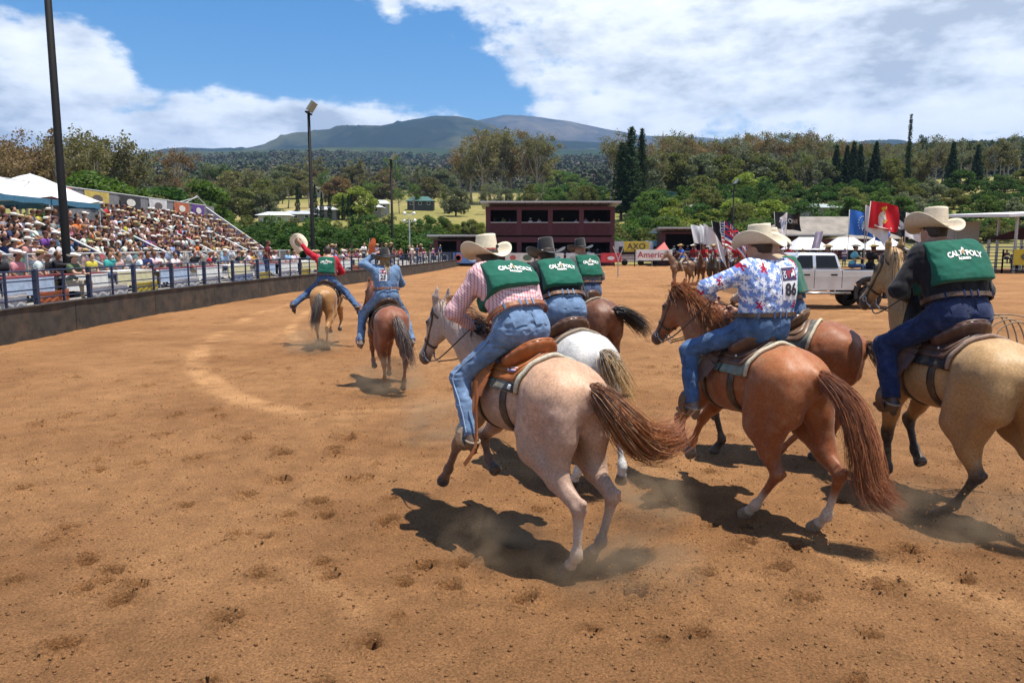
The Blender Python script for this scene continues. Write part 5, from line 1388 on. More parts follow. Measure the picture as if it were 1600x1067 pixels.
# dense growth on the slope at the right
for i in range(96):
    row = i % 4; d = (118, 138, 160, 185)[row] + J_(6); u = 1000 + 640 * (i // 4) / 23.0 + J_(16)
    t = (336, 316, 298, 279)[row] + J_(9) - (4 if u > 1350 else 0)
    lf = tr_.choice((('mid', 'deep', 'olive', 'lime') if u < 1250 else ('mid', 'deep', 'deep', 'olive', 'gumgrey')))
    tree(u, t, d, 'bush' if tr_.random() < .7 else 'round', lf, '%s tree in the slope growth behind the %s' % ({'mid': 'bright green', 'deep': 'deep green', 'olive': 'olive', 'lime': 'pale lime', 'gumgrey': 'greyish'}[lf], 'flag riders' if u < 1250 else ('pickup' if u < 1440 else 'white roofed pavilion')), 'dense slope growth, ' + lf, i % 3, 'slope_tree', 1.25)
for i, (u, t, d) in enumerate([(962, 340, 116), (985, 334, 118), (1010, 345, 112), (950, 350, 112), (1030, 350, 112)]):
    tree(u, t, d, 'bush', 'mid' if i % 2 else 'olive', 'leafy banana green bush just right of the maroon booth', 'bushes right of the booth', i % 3, 'slope_tree', 1.2)
# far woods that read as one mass
def far_wood():
    rs = np.random.RandomState(5); N_ = 9000; Vs, Fs, Cs, b = [], [], [], 0
    dd_ = np.where(rs.rand(N_) < .75, rs.uniform(430, 2300, N_), rs.uniform(400, 800, N_)); X = (rs.uniform(-60, 1660, N_) - 800) / 1170 * dd_
    ok = woods(X, dd_) > .5; X, dd_ = X[ok], dd_[ok]; Z = land_z(X, dd_)
    for x, d, z in zip(X, dd_, Z):
        y = d; h = rs.uniform(7, 15) * (1 + .4 * (d > 1000)); w = h * rs.uniform(.32, .55)
        n = 34; dd = rs.normal(size=(n, 3)); dd /= np.linalg.norm(dd, axis=1, keepdims=True)
        C = A(x, y, z + h * .58) + dd * A(w, w, h * .42) * rs.uniform(.7, 1.05, (n, 1)); V, F = leaves(C, h * .15, rs); Vs.append(V); Fs.append(F + b); b += len(V)
        cc = (A(.055, .070, .036), A(.090, .090, .055), A(.070, .090, .032), A(.11, .095, .072))[rs.randint(4)] * rs.uniform(.7, 1.2); Cs.append(np.repeat(cc[None], len(V), 0))
    tag(obj('distant_wood', mesh('distant_wood', np.concatenate(Vs), np.concatenate(Fs), mat('far_leaves', (0, 0, 0), rough=.9, vcol=True, var=.2, scale=.05, spec=.1), col=np.concatenate(Cs))), 'dark distant woods covering the rising slopes below the mountain', 'woods', kind='stuff')
far_wood()

# ------------------------------------------------------------------ arena wall, railing, terrace, grandstand
def text_flat(parent, s, size, M, mname, col, bold=.0, name='lettering'):
    """flat lettering; M maps (x right, y up, z out) to the parent's frame"""
    T, TF = text_2d(s, size, bold); V = [M @ Vector((x, y, 0)) for x, y in T]
    return obj(name, mesh(name, V, TF, mat(mname, col, rough=.6, var=.05)), parent)
WALLM = mat('wall_board', (.042, .034, .026), rough=.85, var=.4, scale=3, bump=.5, bscale=25, dirt=((.13, .082, .048), 1.6, .7))
wall = empty('arena_wall', (WALL[0][0], WALL[0][1], 0)); tag(wall, 'low dark board wall edging the dirt arena along the grandstand', 'wall')
o0 = Vector((WALL[0][0], WALL[0][1], 0))
ypan = np.arange(-11.5, 91.5, 4.6)
def wp(y, off=0.0): 
    x = wall_at(y); dx = (wall_at(y + .5) - wall_at(y - .5)); n = Vector((-1, dx, 0)).normalized(); return Vector((x, y, 0)) + n * off
for y0 in ypan:
    m = MB(); k = 5
    for i in range(k):
        a, b = y0 + .012 + (4.576) * i / k, y0 + .012 + 4.576 * (i + 1) / k
        P = [wp(a), wp(b), wp(b, .14), wp(a, .14)]
        V = [p + Vector((0, 0, z)) - o0 for z in (-.3, .82) for p in P]
        F = [(0, 1, 2, 3), (4, 5, 6, 7), (0, 1, 5, 4), (2, 3, 7, 6)] + ([(3, 0, 4, 7)] if i == 0 else []) + ([(1, 2, 6, 5)] if i == k - 1 else [])
        m.add(V, F)
    m.build('panel', WALLM, wall)
m = MB()
for y0 in np.arange(-11.5, 91, 2.3): m.bar(wp(y0, .07) + Vector((0, 0, .835)) - o0, wp(y0 + 2.3, .07) + Vector((0, 0, .835)) - o0, .20, .03)
m.build('cap', mat('wall_cap', (.05, .048, .05), rough=.7, var=.3, dirt=((.2, .14, .09), 3, .5)), wall)
RAILM = mat('rail_blue', (.014, .028, .075), rough=.4, var=.25, scale=5, dirt=((.10, .08, .07), 6, .3))
rail = empty('pipe_railing', o0 + Vector((0, 0, .82))); tag(rail, 'dark blue pipe railing on top of the board wall along the grandstand', 'railing')
o1 = o0 + Vector((0, 0, .82))
ry = np.arange(-11.5, 90, 2.55)
for i, y0 in enumerate(ry):
    m = MB(); p = wp(y0, .10); m.box((-.055, -.055, .84), (.055, .055, 1.74), at=p - o1); m.build('post', RAILM, rail)
    if i < len(ry) - 1:
        for z, r_ in ((1.70, .026), (1.46, .019), (1.23, .019), (1.00, .019)):
            m = MB(); m.tube([wp(y0 + 2.55 * t, .10) + Vector((0, 0, z)) - o1 for t in (0, .33, .66, 1)], r_, 6); m.build('rail', RAILM, rail, smooth=True)
        m = MB(); m.box((-.025, -.025, .84), (.025, .025, 1.69), at=wp(y0 + 1.27, .10) - o1); m.build('baluster', RAILM, rail)
# terrace and the strips beyond it
FX = -15.6
m = MB()
for y0 in np.arange(-11.5, 90, 2.0):
    a, b = wp(y0, .14), wp(y0 + 2, .14); m.add([(a.x, a.y, .74), (b.x, b.y, .74), (-27, b.y, .74), (-27, a.y, .74)], [(0, 1, 2, 3)])
tag(m.build('terrace', mat('terrace_concrete', (.30, .275, .24), rough=.9, var=.2, scale=2, dirt=((.18, .13, .09), 1.5, .5))), kind='structure')
# banners tied to the lower rails
BANN = [((.62, .60, .58), 'white'), ((.52, .40, .07), 'yellow'), ((.60, .58, .57), 'white'), ((.62, .60, .60), 'white'), ((.52, .14, .05), 'orange'), ((.60, .59, .57), 'white'), ((.55, .42, .06), 'yellow'), ((.60, .60, .60), 'white'), ((.62, .6, .58), 'white'), ((.30, .36, .50), 'pale blue'), ((.58, .44, .08), 'yellow')]
bi = 0
for i, y0 in enumerate(ry[8:26]):
    c_, cn = BANN[(i + (0 if i else 0)) % len(BANN)]; a, b = wp(y0 + .12, .20), wp(y0 + (2.3 if i % 2 else 1.7), .20); n = 14; V, F = [], []
    for j in range(n):
        t = j / (n - 1); p = a.lerp(b, t); w = .025 * math.sin(j * 2.1 + i)
        V += [(p.x + w - a.x, p.y - a.y, .0), (p.x + w * .3 - a.x, p.y - a.y, .20 - .02 * math.sin(j * 1.3)), (p.x - a.x, p.y - a.y, .36 - .03 * math.sin(t * 3.14))]
    for j in range(n - 1):
        for k in (0, 1): F.append((j * 3 + k, j * 3 + 3 + k, j * 3 + 4 + k, j * 3 + 1 + k))
    o = obj('banner', mesh('banner', V, F, mat('banner_' + cn + str(i % 3), c_, rough=.6, var=.12, scale=6), smooth=True), None, (a.x, a.y, .80))
    tag(o, '%s banner tied low behind the blue railing, %s bay from the left' % (cn, ('first second third fourth fifth sixth seventh eighth ninth tenth eleventh twelfth thirteenth fourteenth fifteenth sixteenth seventeenth eighteenth').split()[i]), 'banner', 'banners on the railing')
    if cn == 'yellow' and bi == 0:
        bi = 1; d = (b - a).normalized(); M = Matrix(((0, d.x, 0, 1.0 * d.x + .034), (1, d.y, 0, 0), (0, 0, 1, 0), (0, 0, 0, 1)))
        M = Matrix.Translation(d * 1.0 + Vector((.045, 0, .2))) @ Matrix(((d.x, 0, 1, 0), (d.y, 0, 0, 0), (0, 1, 0, 0), (0, 0, 0, 1)))
        text_flat(o, 'BACON', .42, M, 'banner_ink', (.05, .04, .03), .004)
# mesh screen fence in front of the seats
SCR = bpy.data.materials.new('wire_screen'); SCR.use_nodes = True; MATS['wire_screen'] = SCR
def _scr():
    N, L, mth, mixc = math_nodes(SCR); b = N['Principled BSDF']; b.inputs['Base Color'].default_value = (.42, .42, .41, 1); b.inputs['Roughness'].default_value = .6
    tc = N.new('ShaderNodeTexCoord'); sp = N.new('ShaderNodeSeparateXYZ'); L.new(tc.outputs['Object'], sp.inputs[0])
    f = lambda q: mth('LESS_THAN', mth('FRACT', mth('MULTIPLY', q, 22.0)), .16)
    d1 = f(mth('ADD', sp.outputs[1], sp.outputs[2])); d2 = f(mth('SUBTRACT', sp.outputs[1], sp.outputs[2]))
    L.new(mth('MAXIMUM', d1, d2), b.inputs['Alpha'])
_scr()
ALU = mat('aluminium', (.52, .52, .51), rough=.45, metal=.6, var=.15, scale=4)
GREY = mat('pale_grey', (.50, .50, .49), rough=.6, var=.12)
fen = empty('screen_fence', (FX, 5, .74)); tag(fen, 'grey wire screen fence along the foot of the grandstand', 'fence')
for y0 in np.arange(5, 53, 2.4):
    m = MB(); m.box((-.03, -.03, 0), (.03, .03, 1.36), at=(0, y0 - 5, 0)); m.build('post', GREY, fen)
    m = MB(); m.quad((0, y0 - 5, .34), (0, y0 - 2.6, .34), (0, y0 - 2.6, 1.30), (0, y0 - 5, 1.30)); m.build('screen', SCR, fen)
m = MB(); m.tube([(0, 0, 1.33), (0, 48, 1.33)], .028, 6); m.build('top_rail', GREY, fen); m = MB(); m.tube([(0, 0, .34), (0, 48, .34)], .022, 6); m.build('bottom_rail', GREY, fen)
m = MB(); m.box((-.06, 0, 0), (-.02, 48, .31)); m.build('kick_board', GREY, fen)
# grandstand: seven rows of plank seats
NR, RUN, RISE = 8, .54, .31
stand = empty('grandstand', (FX - .5, 5, .74)); tag(stand, 'aluminium bleacher grandstand packed with spectators on the left', 'grandstand')
SY0, SY1 = 5.0, 51.5
def row_x(i): return FX - .95 - RUN * i
def row_z(i): return 1.32 + RISE * i
for i in range(NR):
    x, z = row_x(i), row_z(i)
    m = MB(); m.box((x - .14 - stand.location.x, 0, z - .04 - .74), (x + .14 - stand.location.x, SY1 - SY0, z - .74)); m.build('seat_plank', ALU, stand)
    m = MB(); m.box((x + .16 - stand.location.x, 0, z - .46 - .74), (x + .50 - stand.location.x, SY1 - SY0, z - .42 - .74)); m.build('foot_plank', ALU, stand)
    m = MB(); m.box((x - .17 - stand.location.x, 0, z - .44 - .74), (x - .145 - stand.location.x, SY1 - SY0, z - .05 - .74)); m.build('riser', mat('riser', (.22, .22, .22), rough=.7), stand)
AISLES = [13.0, 18.6, 24.2, 29.8, 35.4, 41.0, 46.6]
WH = mat('white_paint', (.72, .72, .70), rough=.45, var=.08)
for ay in AISLES:
    for zz in (.62, 1.05):
        m = MB(); m.tube([(row_x(0) + .5 - stand.location.x, ay - SY0, row_z(0) - .4 + zz - .74), (row_x(0) + .3 - stand.location.x, ay - SY0, row_z(0) - .3 + zz - .74), (row_x(NR - 4) - stand.location.x, ay - SY0, row_z(NR - 4) - .3 + zz - .74)], .035, 6); m.build('handrail', WH, stand, smooth=True)
xb = row_x(NR - 1) - .45
for y0 in np.arange(SY0 + 28.8, SY1, 2.4):
    m = MB(); m.box((xb - stand.location.x - .04, y0 - SY0, 2.4), (xb - stand.location.x, y0 + 2.38 - SY0, row_z(NR - 1) + 1.57 - .74)); m.build('back_panel', mat('back_panel', (.20, .20, .21), rough=.7, var=.2), stand)
m = MB(); m.tube([(xb - stand.location.x, 0, row_z(NR - 1) + 1.60 - .74), (xb - stand.location.x, SY1 - SY0, row_z(NR - 1) + 1.60 - .74)], .03, 6); m.build('back_rail', GREY, stand)
# far end: sloping side screen
ES = [(FX - .3, SY1 + .05, 1.5), (xb, SY1 + .05, row_z(NR - 1) + 1.5)]
for k in range(5):
    t0, t1 = k / 5, (k + 1) / 5 - .01; a = Vector(ES[0]).lerp(Vector(ES[1]), t0); b = Vector(ES[0]).lerp(Vector(ES[1]), t1)
    m = MB(); m.box((0, 0, 0), (0, 0, 0)) if False else None
    m.add([(a.x, a.y, a.z - .95), (b.x, b.y, b.z - .95), (b.x, b.y, b.z), (a.x, a.y, a.z), (a.x, a.y + .03, a.z - .95), (b.x, b.y + .03, b.z - .95), (b.x, b.y + .03, b.z), (a.x, a.y + .03, a.z)], [(0, 1, 2, 3), (7, 6, 5, 4), (0, 4, 5, 1), (1, 5, 6, 2), (2, 6, 7, 3), (3, 7, 4, 0)])
    for i_, v in enumerate(m.V): m.V[i_] = (v[0] - stand.location.x, v[1] - SY0, v[2] - .74)
    m.build('side_screen', mat('side_screen', (.36, .31, .36), rough=.6, var=.25, scale=1.2), stand)
m = MB(); m.tube([Vector(ES[0]) - stand.location, Vector(ES[1]) - stand.location], .035, 6); m.build('side_rail', WH, stand)
# banners on the back of the stand
for i, (y0, w, c_, cn) in enumerate([(33.5, 2.3, (.50, .07, .03), 'red orange'), (36.9, 2.2, (.55, .42, .10), 'yellow'), (40.2, 2.2, (.035, .035, .04), 'black'), (43.4, 2.2, (.62, .62, .62), 'white'), (46.6, 2.1, (.45, .12, .05), 'brick red'), (49.2, 1.9, (.12, .05, .25), 'purple')]):
    zt = row_z(NR - 1) + 1.55; V, F = [], []
    for j in range(9):
        for k in range(4): V.append((.02 * math.sin(j * 1.7 + k), w * j / 8, -.72 * k / 3))
    for j in range(8):
        for k in range(3): F.append((j * 4 + k, j * 4 + 4 + k, j * 4 + 5 + k, j * 4 + 1 + k))
    o = obj('banner', mesh('banner', V, F, mat('backbanner%d' % i, c_, rough=.6, var=.15, scale=3), smooth=True), None, (xb + .06, y0, zt)); tag(o, '%s banner hung along the top back edge of the grandstand' % cn, 'banner', 'banners on the grandstand back')
    m = MB(); m.add([(.035, w * (.5 + .22 * math.cos(t)), -.36 + .2 * math.sin(t)) for t in np.linspace(0, 5.9, 14)], [tuple(range(14))]); m.build('emblem', mat('backmark%d' % i, (.7, .68, .6) if i in (0, 2, 4, 5) else (.12, .1, .1), rough=.6), o)
# thin truss posts at the far back corner
for i, (a, b) in enumerate([((xb - .4, 47, 4.4), (xb - .4, 51.2, 5.7)), ((xb - .4, 51.2, 5.7), (xb - .4, 54.5, 4.4)), ((xb - .4, 44, 4.4), (xb - .4, 51.2, 5.6))]):
    m = MB(); m.tube([Vector(a) - Vector(a), Vector(b) - Vector(a)], .03, 6); o = m.build('guy_pole', GREY, None, smooth=True, loc=a); tag(o, ('long slanting', 'steep far', 'low near')[i] + ' thin grey pole behind the top corner of the grandstand', 'pole', 'slanting poles behind the stand')
# canopies over the upper seats
def canopy(x, y, w, d, ze, zp, label):
    o = empty('canopy_tent', (x, y, .74)); tag(o, label, 'canopy', 'canopy tents over the top rows')
    n = 12; V, F = [], []
    for i in range(n + 1):
        for j in range(n + 1):
            a, b = 2 * i / n - 1, 2 * j / n - 1; r_ = max(abs(a), abs(b)); h = ze + (zp - ze) * (1 - r_ ** 1.25) + .10 * (abs(a) * abs(b)) ** 2 - .05 * r_ * math.cos(a * b * 3); V.append((a * w / 2, b * d / 2, h - .74))
    for i in range(n):
        for j in range(n): F.append((i * (n + 1) + j, (i + 1) * (n + 1) + j, (i + 1) * (n + 1) + j + 1, i * (n + 1) + j + 1))
    obj('roof', mesh('roof', V, F, mat('canopy_cloth', (.66, .67, .69), rough=.6, var=.08, scale=2), smooth=True), o)
    m = MB(); P = [(-w / 2, -d / 2), (w / 2, -d / 2), (w / 2, d / 2), (-w / 2, d / 2)]
    for (a, b), (c_, d_) in zip(P, P[1:] + P[:1]):
        for k in range(6):
            t0, t1 = k / 6, (k + 1) / 6; e = .03 * math.sin(k * 2.1); m.quad((a + (c_ - a) * t0, b + (d_ - b) * t0, ze + .03 - .74), (a + (c_ - a) * t1, b + (d_ - b) * t1, ze + .03 - .74), (a + (c_ - a) * t1, b + (d_ - b) * t1, ze - .20 + e - .74), (a + (c_ - a) * t0, b + (d_ - b) * t0, ze - .20 + .03 * math.sin((k - 1) * 2.1) - .74))
    m.build('valance', mat('canopy_trim', (.05, .17, .27), rough=.6, var=.2), o)
    for a, b in P:
        m = MB(); m.tube([(a * .98, b * .98, 0), (a * .98, b * .98, ze - .72)], .03, 6); m.build('leg', GREY, o)
canopy(-21.2, 33.6, 4.0, 3.7, 4.25, 5.5, 'white canopy tent with blue trim nearest the light pole')
canopy(-21.2, 29.8, 4.0, 3.7, 4.25, 5.45, 'white canopy tent with blue trim cut by the left edge')

# ------------------------------------------------------------------ spectators
def ramp_mat(name, cols, mulv, rough=.8):
    m = mat(name, cols[0], rough=rough, var=.12, scale=10, spec=.2); N, L, mth, mixc = math_nodes(m); b = N['Principled BSDF']
    oi = N.new('ShaderNodeObjectInfo'); rp = N.new('ShaderNodeValToRGB'); rp.color_ramp.interpolation = 'CONSTANT'
    e = rp.color_ramp.elements; e[0].color = (*cols[0], 1); e[0].position = 0
    e[1].color = (*cols[1], 1); e[1].position = 1 / len(cols)
    for i, c_ in enumerate(cols[2:]): q = e.new((i + 2) / len(cols)); q.color = (*c_, 1)
    L.new(mth('FRACT', mth('MULTIPLY', oi.outputs['Random'], mulv)), rp.inputs[0]); L.new(rp.outputs[0], b.inputs['Base Color']); return m
PANTS = [(.035, .055, .12), (.02, .02, .025), (.30, .25, .18), (.07, .11, .22), (.45, .43, .40)]
SKINS = [(.42, .22, .145), (.30, .15, .09), (.20, .095, .06), (.48, .28, .20)]
HAIRS = [(.02, .015, .012), (.06, .035, .02), (.25, .15, .07), (.02, .018, .016)]
M_SH = mat('crowd_shirt', (0, 0, 0), rough=.85, var=.15, objcol=True, spec=.2)
M_PA, M_SK, M_HR = ramp_mat('crowd_pants', PANTS, 7.31), ramp_mat('crowd_skin', SKINS, 3.77, .55), ramp_mat('crowd_hair', HAIRS, 13.1)
HATC = {'straw': (.50, .38, .20), 'white': (.66, .64, .60), 'black': (.02, .02, .02), 'cap': (.10, .03, .03)}
def person_proto(pose, hat, seed, h=.042):
    """spectator facing +X; origin on the seat (or the ground when standing)"""
    rs = np.random.RandomState(seed); J = lambda s=.03: rs.normal() * s
    st = pose == 'stand'; z0 = .95 if st else .12
    pel = A(0, 0, z0); ch = A(.04 + J(), J(.02), z0 + .38); nk = ch + A(.02, 0, .14); hd = nk + A(.04, J(.02), .17)
    T, S, Pn, Hh = Field(), Field(), Field(), Field()
    S.cone(pel + A(0, .08, .06), pel + A(0, -.08, .06), .125, .125, .1); S.cone(ch + A(0, .10, 0), ch + A(0, -.10, 0), .125, .125, .1); S.cone(nk + A(0, .13, -.05), nk + A(0, -.13, -.05), .07, .07, .06)
    T.cone(nk, hd, .055, .06, .03); T.ell(hd + A(0, 0, .01), (.098, .078, .115), .03); T.cone(hd + A(.09, 0, -.01), hd + A(.11, 0, -.03), .014, .016, .015)
    for sd in (1, -1):
        sh = nk + A(0, sd * .18, -.06)
        if pose == 'phone': el, ha = sh + A(.16, sd * .06, -.20), hd + A(.22, sd * .05, -.02)
        elif pose == 'clap': el, ha = sh + A(.10, sd * .08, -.26), ch + A(.34, sd * .03, .0)
        elif pose == 'shade' and sd == 1: el, ha = sh + A(.14, .14, .02), hd + A(.10, .06, .06)
        elif pose == 'lean': el, ha = sh + A(.22, sd * .05, -.20), sh + A(.42, -sd * .12, -.22)
        elif pose == 'ride': el, ha = (sh + A(.12, sd * .10, -.22), sh + A(.30, sd * .02, -.10 if sd == 1 else -.30))
        elif st: el, ha = sh + A(-.02, sd * .06, -.30), sh + A(.06, sd * .06, -.56)
        else: el, ha = sh + A(.04, sd * .06, -.27), A(.32, sd * .10, z0 + .06)
        S.cone(sh, sh * .45 + el * .55, .068, .056, .04); T.cone(sh * .5 + el * .5, el, .045, .042, .02); T.cone(el, ha, .042, .032, .02); T.ell(ha, (.05, .035, .04), .02)
        if pose == 'ride': kn, ft = A(.30, sd * .34, -.12), A(.12, sd * .38, -.58)
        elif st: kn, ft = A(.02, sd * .10, .5), A(-.02, sd * .11, .06)
        else: kn, ft = A(.42, sd * (.12 + abs(J(.05))), .09), A(.40 + J(.05), sd * .13, -.34)
        Pn.cone(pel + A(0, sd * .08, -.02), kn, .10, .075, .06); Pn.cone(kn, ft, .07, .05, .03); Hh.cone(ft, ft + A(.14, 0, -.03), .045, .035, .02)
    Pn.cone(pel + A(0, .08, 0), pel + A(0, -.08, 0), .12, .12, .08)
    Hh.ell(hd + A(-.025, 0, .035), (.10, .088, .105), .03)
    if hat is None and seed % 2: Hh.cone(hd + A(-.07, 0, 0), hd + A(-.09, 0, -.22), .07, .045, .04)
    parts = [(S, 0), (Pn, 1), (T, 2), (Hh, 3)]
    Vs, Fs, Ms, b = [], [], [], 0
    for f, mi in parts:
        V, F = f.poly(h if mi != 2 else h * .8); Vs.append(V); Fs.append(F + b); Ms += [mi] * len(F); b += len(V)
    if hat:
        if hat == 'cap':
            H2 = Field(); H2.ell(hd + A(0, 0, .06), (.105, .088, .075), .02); H2.ell(hd + A(.12, 0, .045), (.08, .07, .015), .02); V, F = H2.poly(.035)
        else:
            n = 12; th = np.linspace(0, 6.283, n, endpoint=False); rows = [(.20, .02), (.15, .0), (.095, .005), (.09, .10), (.05, .115), (.004, .105)]
            V = np.concatenate([np.stack([hd[0] + r_ * np.cos(th), hd[1] + r_ * np.sin(th), hd[2] + .055 + z + (.05 * np.abs(np.sin(th)) if i == 0 else 0 * th)], 1) for i, (r_, z) in enumerate(rows)])
            F = np.array([(i * n + j, i * n + (j + 1) % n, (i + 1) * n + (j + 1) % n, (i + 1) * n + j) for i in range(5) for j in range(n)])
        Vs.append(V); Fs.append(F + b); Ms += [4] * len(F); b += len(V)
    return np.concatenate(Vs), np.concatenate(Fs), np.array(Ms)
PROTO = []
for k, (pose, hat) in enumerate([('sit', 'straw'), ('sit', None), ('clap', 'cap'), ('phone', None), ('sit', 'white'), ('shade', None), ('clap', 'straw'), ('sit', 'cap'), ('sit', None), ('lean', 'white'), ('stand', 'straw'), ('stand', None), ('stand', 'black'), ('clap', None), ('ride', 'straw'), ('ride', 'white'), ('ride', 'black')]):
    V, F, M = person_proto(pose, hat, k + 3)
    me = fixn(mesh('spectator', V, F, [M_SH, M_PA, M_SK, M_HR, mat('crowd_hat_' + str(hat), HATC.get(hat, (.1, .1, .1)), rough=.8, var=.1)], M, smooth=True))
    PROTO.append((me, V, F, M, pose, hat))
SIT = [i for i, p in enumerate(PROTO) if p[4] not in ('stand', 'ride')]; RIDE = [i for i, p in enumerate(PROTO) if p[4] == 'ride']; STA = [i for i, p in enumerate(PROTO) if p[4] == 'stand']
SHIRTS = [('white', (.68, .67, .66), 34), ('black', (.02, .02, .022), 14), ('red', (.40, .03, .03), 6), ('navy', (.03, .045, .12), 8), ('grey', (.22, .22, .22), 8), ('pale blue', (.28, .40, .56), 12), ('pink', (.55, .22, .26), 6), ('tan', (.42, .30, .20), 3), ('green', (.07, .16, .07), 4), ('yellow', (.55, .38, .06), 2), ('teal', (.05, .30, .30), 3), ('maroon', (.16, .03, .04), 5), ('peach', (.58, .40, .34), 3), ('purple', (.16, .08, .26), 3), ('orange', (.55, .16, .03), 1)]
SHW = [s[2] for s in SHIRTS]
cr = random.Random(5)
ORD = 'front second third fourth fifth sixth seventh top'.split()
seats = []
for i in range(NR):
    y = 9.0 + cr.random()
    while y < SY1 - .4:
        if min(abs(y - a) for a in AISLES) > .38 and cr.random() < (.96 if i else .70) and not (i >= 6 and y < 37):
            seats.append((row_x(i) + cr.uniform(-.05, .05), y, row_z(i), i))
        y += cr.uniform(.46, .60)
def region(y):
    u = 800 - 1170 * 17.5 / max(y, 1)
    return 'under the canopies' if u < 60 else ('near the light pole' if u < 150 else ('below the yellow banner' if u < 260 else ('below the white banner' if u < 350 else 'by the far end screen')))
seats.sort(key=lambda s: math.hypot(s[0], s[1]) + (100 if (800 + 1170 * s[0] / s[1]) < -60 else 0))
vis = [s for s in seats if (800 + 1170 * s[0] / s[1]) > -60]
def spectator(pi, x, y, z, rz, label, cname, c_, group, name='spectator'):
    o = bpy.data.objects.new(name, PROTO[pi][0]); COL.objects.link(o); s = cr.uniform(.94, 1.08); o.location = (x, y, z); o.rotation_euler = (0, 0, rz); o.scale = (s, s, s); o.color = (*[min(1, q * cr.uniform(.85, 1.15)) for q in c_], 1)
    tag(o, label, 'person', group); return o
def hatword(h): return {None: 'bare head', 'straw': 'straw hat', 'white': 'white hat', 'black': 'black hat', 'cap': 'dark red cap'}[h]
NIND = 235
for (x, y, z, i) in vis[:NIND]:
    pi = cr.choice(SIT); cn, c_, _ = cr.choices(SHIRTS, SHW)[0]
    spectator(pi, x, y, z, cr.uniform(-.45, .45) + .15, 'spectator in %s, %s, %s row %s' % (cn, hatword(PROTO[pi][5]), ORD[i], region(y)), cn, c_, 'spectators in the grandstand')
Vs, Fs, Cs, b = [], [], [], 0
for (x, y, z, i) in vis[NIND:]:
    me, V, F, M, pose, hat = PROTO[cr.choice(SIT)]; a = cr.uniform(-.3, .5); ca, sa = math.cos(a), math.sin(a)
    V = np.stack([V[:, 0] * ca - V[:, 1] * sa + x, V[:, 0] * sa + V[:, 1] * ca + y, V[:, 2] + z], 1); c5 = [cr.choices(SHIRTS, SHW)[0][1], cr.choice(PANTS), cr.choice(SKINS), cr.choice(HAIRS), HATC.get(hat, (.1, .1, .1))]
    vc = np.zeros((len(V), 3)); vc[F.ravel()] = np.repeat(np.array(c5)[M], 4, axis=0); Vs.append(V); Fs.append(F + b); Cs.append(vc); b += len(V)
if Vs: tag(obj('crowd', fixn(mesh('crowd', np.concatenate(Vs), np.concatenate(Fs), mat('crowd_cloth', (0, 0, 0), rough=.8, vcol=True, var=.12), smooth=True, col=np.concatenate(Cs)))), 'packed far rows of seated spectators towards the end of the grandstand', 'crowd', kind='stuff')
ORDN = 'nearest second third fourth fifth sixth seventh eighth ninth tenth eleventh twelfth thirteenth fourteenth fifteenth sixteenth'.split()
# box seats behind the railing: tables, chairs' worth of people
for k, y0 in enumerate(np.arange(15.2, 58, 2.9)):
    x = wall_at(y0) - 1.75; rz = math.atan2(-(wall_at(y0 + .5) - wall_at(y0 - .5)), 1.0)
    t = empty('box_table', (x, y0, .74), rz); red = k % 3 != 1
    m = MB(); m.box((-.35, -1.15, .70), (.35, 1.15, .74)); m.build('table_top', mat('cloth_red_top', (.18, .03, .035), rough=.8, var=.2) if red else mat('cloth_white_top', (.66, .65, .63), rough=.8), t)
    m = MB()
    for q in range(12):
        a, b_ = -1.15 + 2.3 * q / 12, -1.15 + 2.3 * (q + 1) / 12; m.quad((.352 + .015 * (q % 2), a, .70), (.352 + .015 * ((q + 1) % 2), b_, .70), (.36 + .03 * ((q + 1) % 2), b_, .22), (.36 + .03 * (q % 2), a, .22))
    m.build('table_skirt', (mat('skirt_white', (.64, .64, .62), rough=.8, var=.1), mat('skirt_yellow', (.55, .50, .30), rough=.8, var=.1), mat('skirt_blue', (.34, .42, .56), rough=.8))[k % 3], t)
    for sx in (-.28, .28):
        for sy in (-1.05, 1.05): m = MB(); m.tube([(sx, sy, 0), (sx, sy, .70)], .02, 5); m.build('leg', GREY, t)
    tag(t, '%s topped box table with %s skirt, %s from the near end' % ('red' if red else 'white', ('white', 'yellow', 'blue')[k % 3], ORDN[k]), 'table', 'box seat tables')
    for q in range(4):
        if cr.random() < .18: continue
        pi = cr.choice(SIT); cn, c_, _ = cr.choices(SHIRTS, SHW)[0]; px, py = x - .75 + cr.uniform(-.1, .1), y0 - .95 + .62 * q
        if k < 3 and cr.random() < .4: continue
        spectator(pi, px, py, 1.18, cr.uniform(-.4, .4), 'guest in %s, %s, at the %s box table' % (cn, hatword(PROTO[pi][5]), ORDN[k]), cn, c_, 'guests in the box seats')
for (u, y, xo, pi, cn, c_, lb) in [(52, 19.0, 2.9, 11, 'red', (.45, .02, .03), 'photographer in a red top standing beside the light pole'), (88, 21.6, .55, 9, 'olive', (.11, .12, .06), 'man in an olive shirt leaning on the blue railing beside the light pole'), (0, 37.5, 1.0, 11, 'maroon', (.14, .03, .03), 'woman in a maroon dress standing at the blue railing'), (0, 42.0, 3.0, 12, 'black', (.02, .02, .02), 'man in black standing at the foot of the far stand'), (0, 34.0, 3.6, 12, 'navy', (.03, .05, .14), 'man in navy standing on the lower seats mid stand'), (0, 46.0, .9, 10, 'white', (.6, .6, .58), 'man in white shirt and straw hat standing at the far railing')]:
    if PROTO[pi][4] == 'stand' or pi == 9: spectator(pi, wall_at(y) - xo, y, .74 + (.05 if pi == 9 else 0) + (.4 if pi == 9 else 0), cr.uniform(-.3, .3), lb, cn, c_, 'people standing on the terrace')
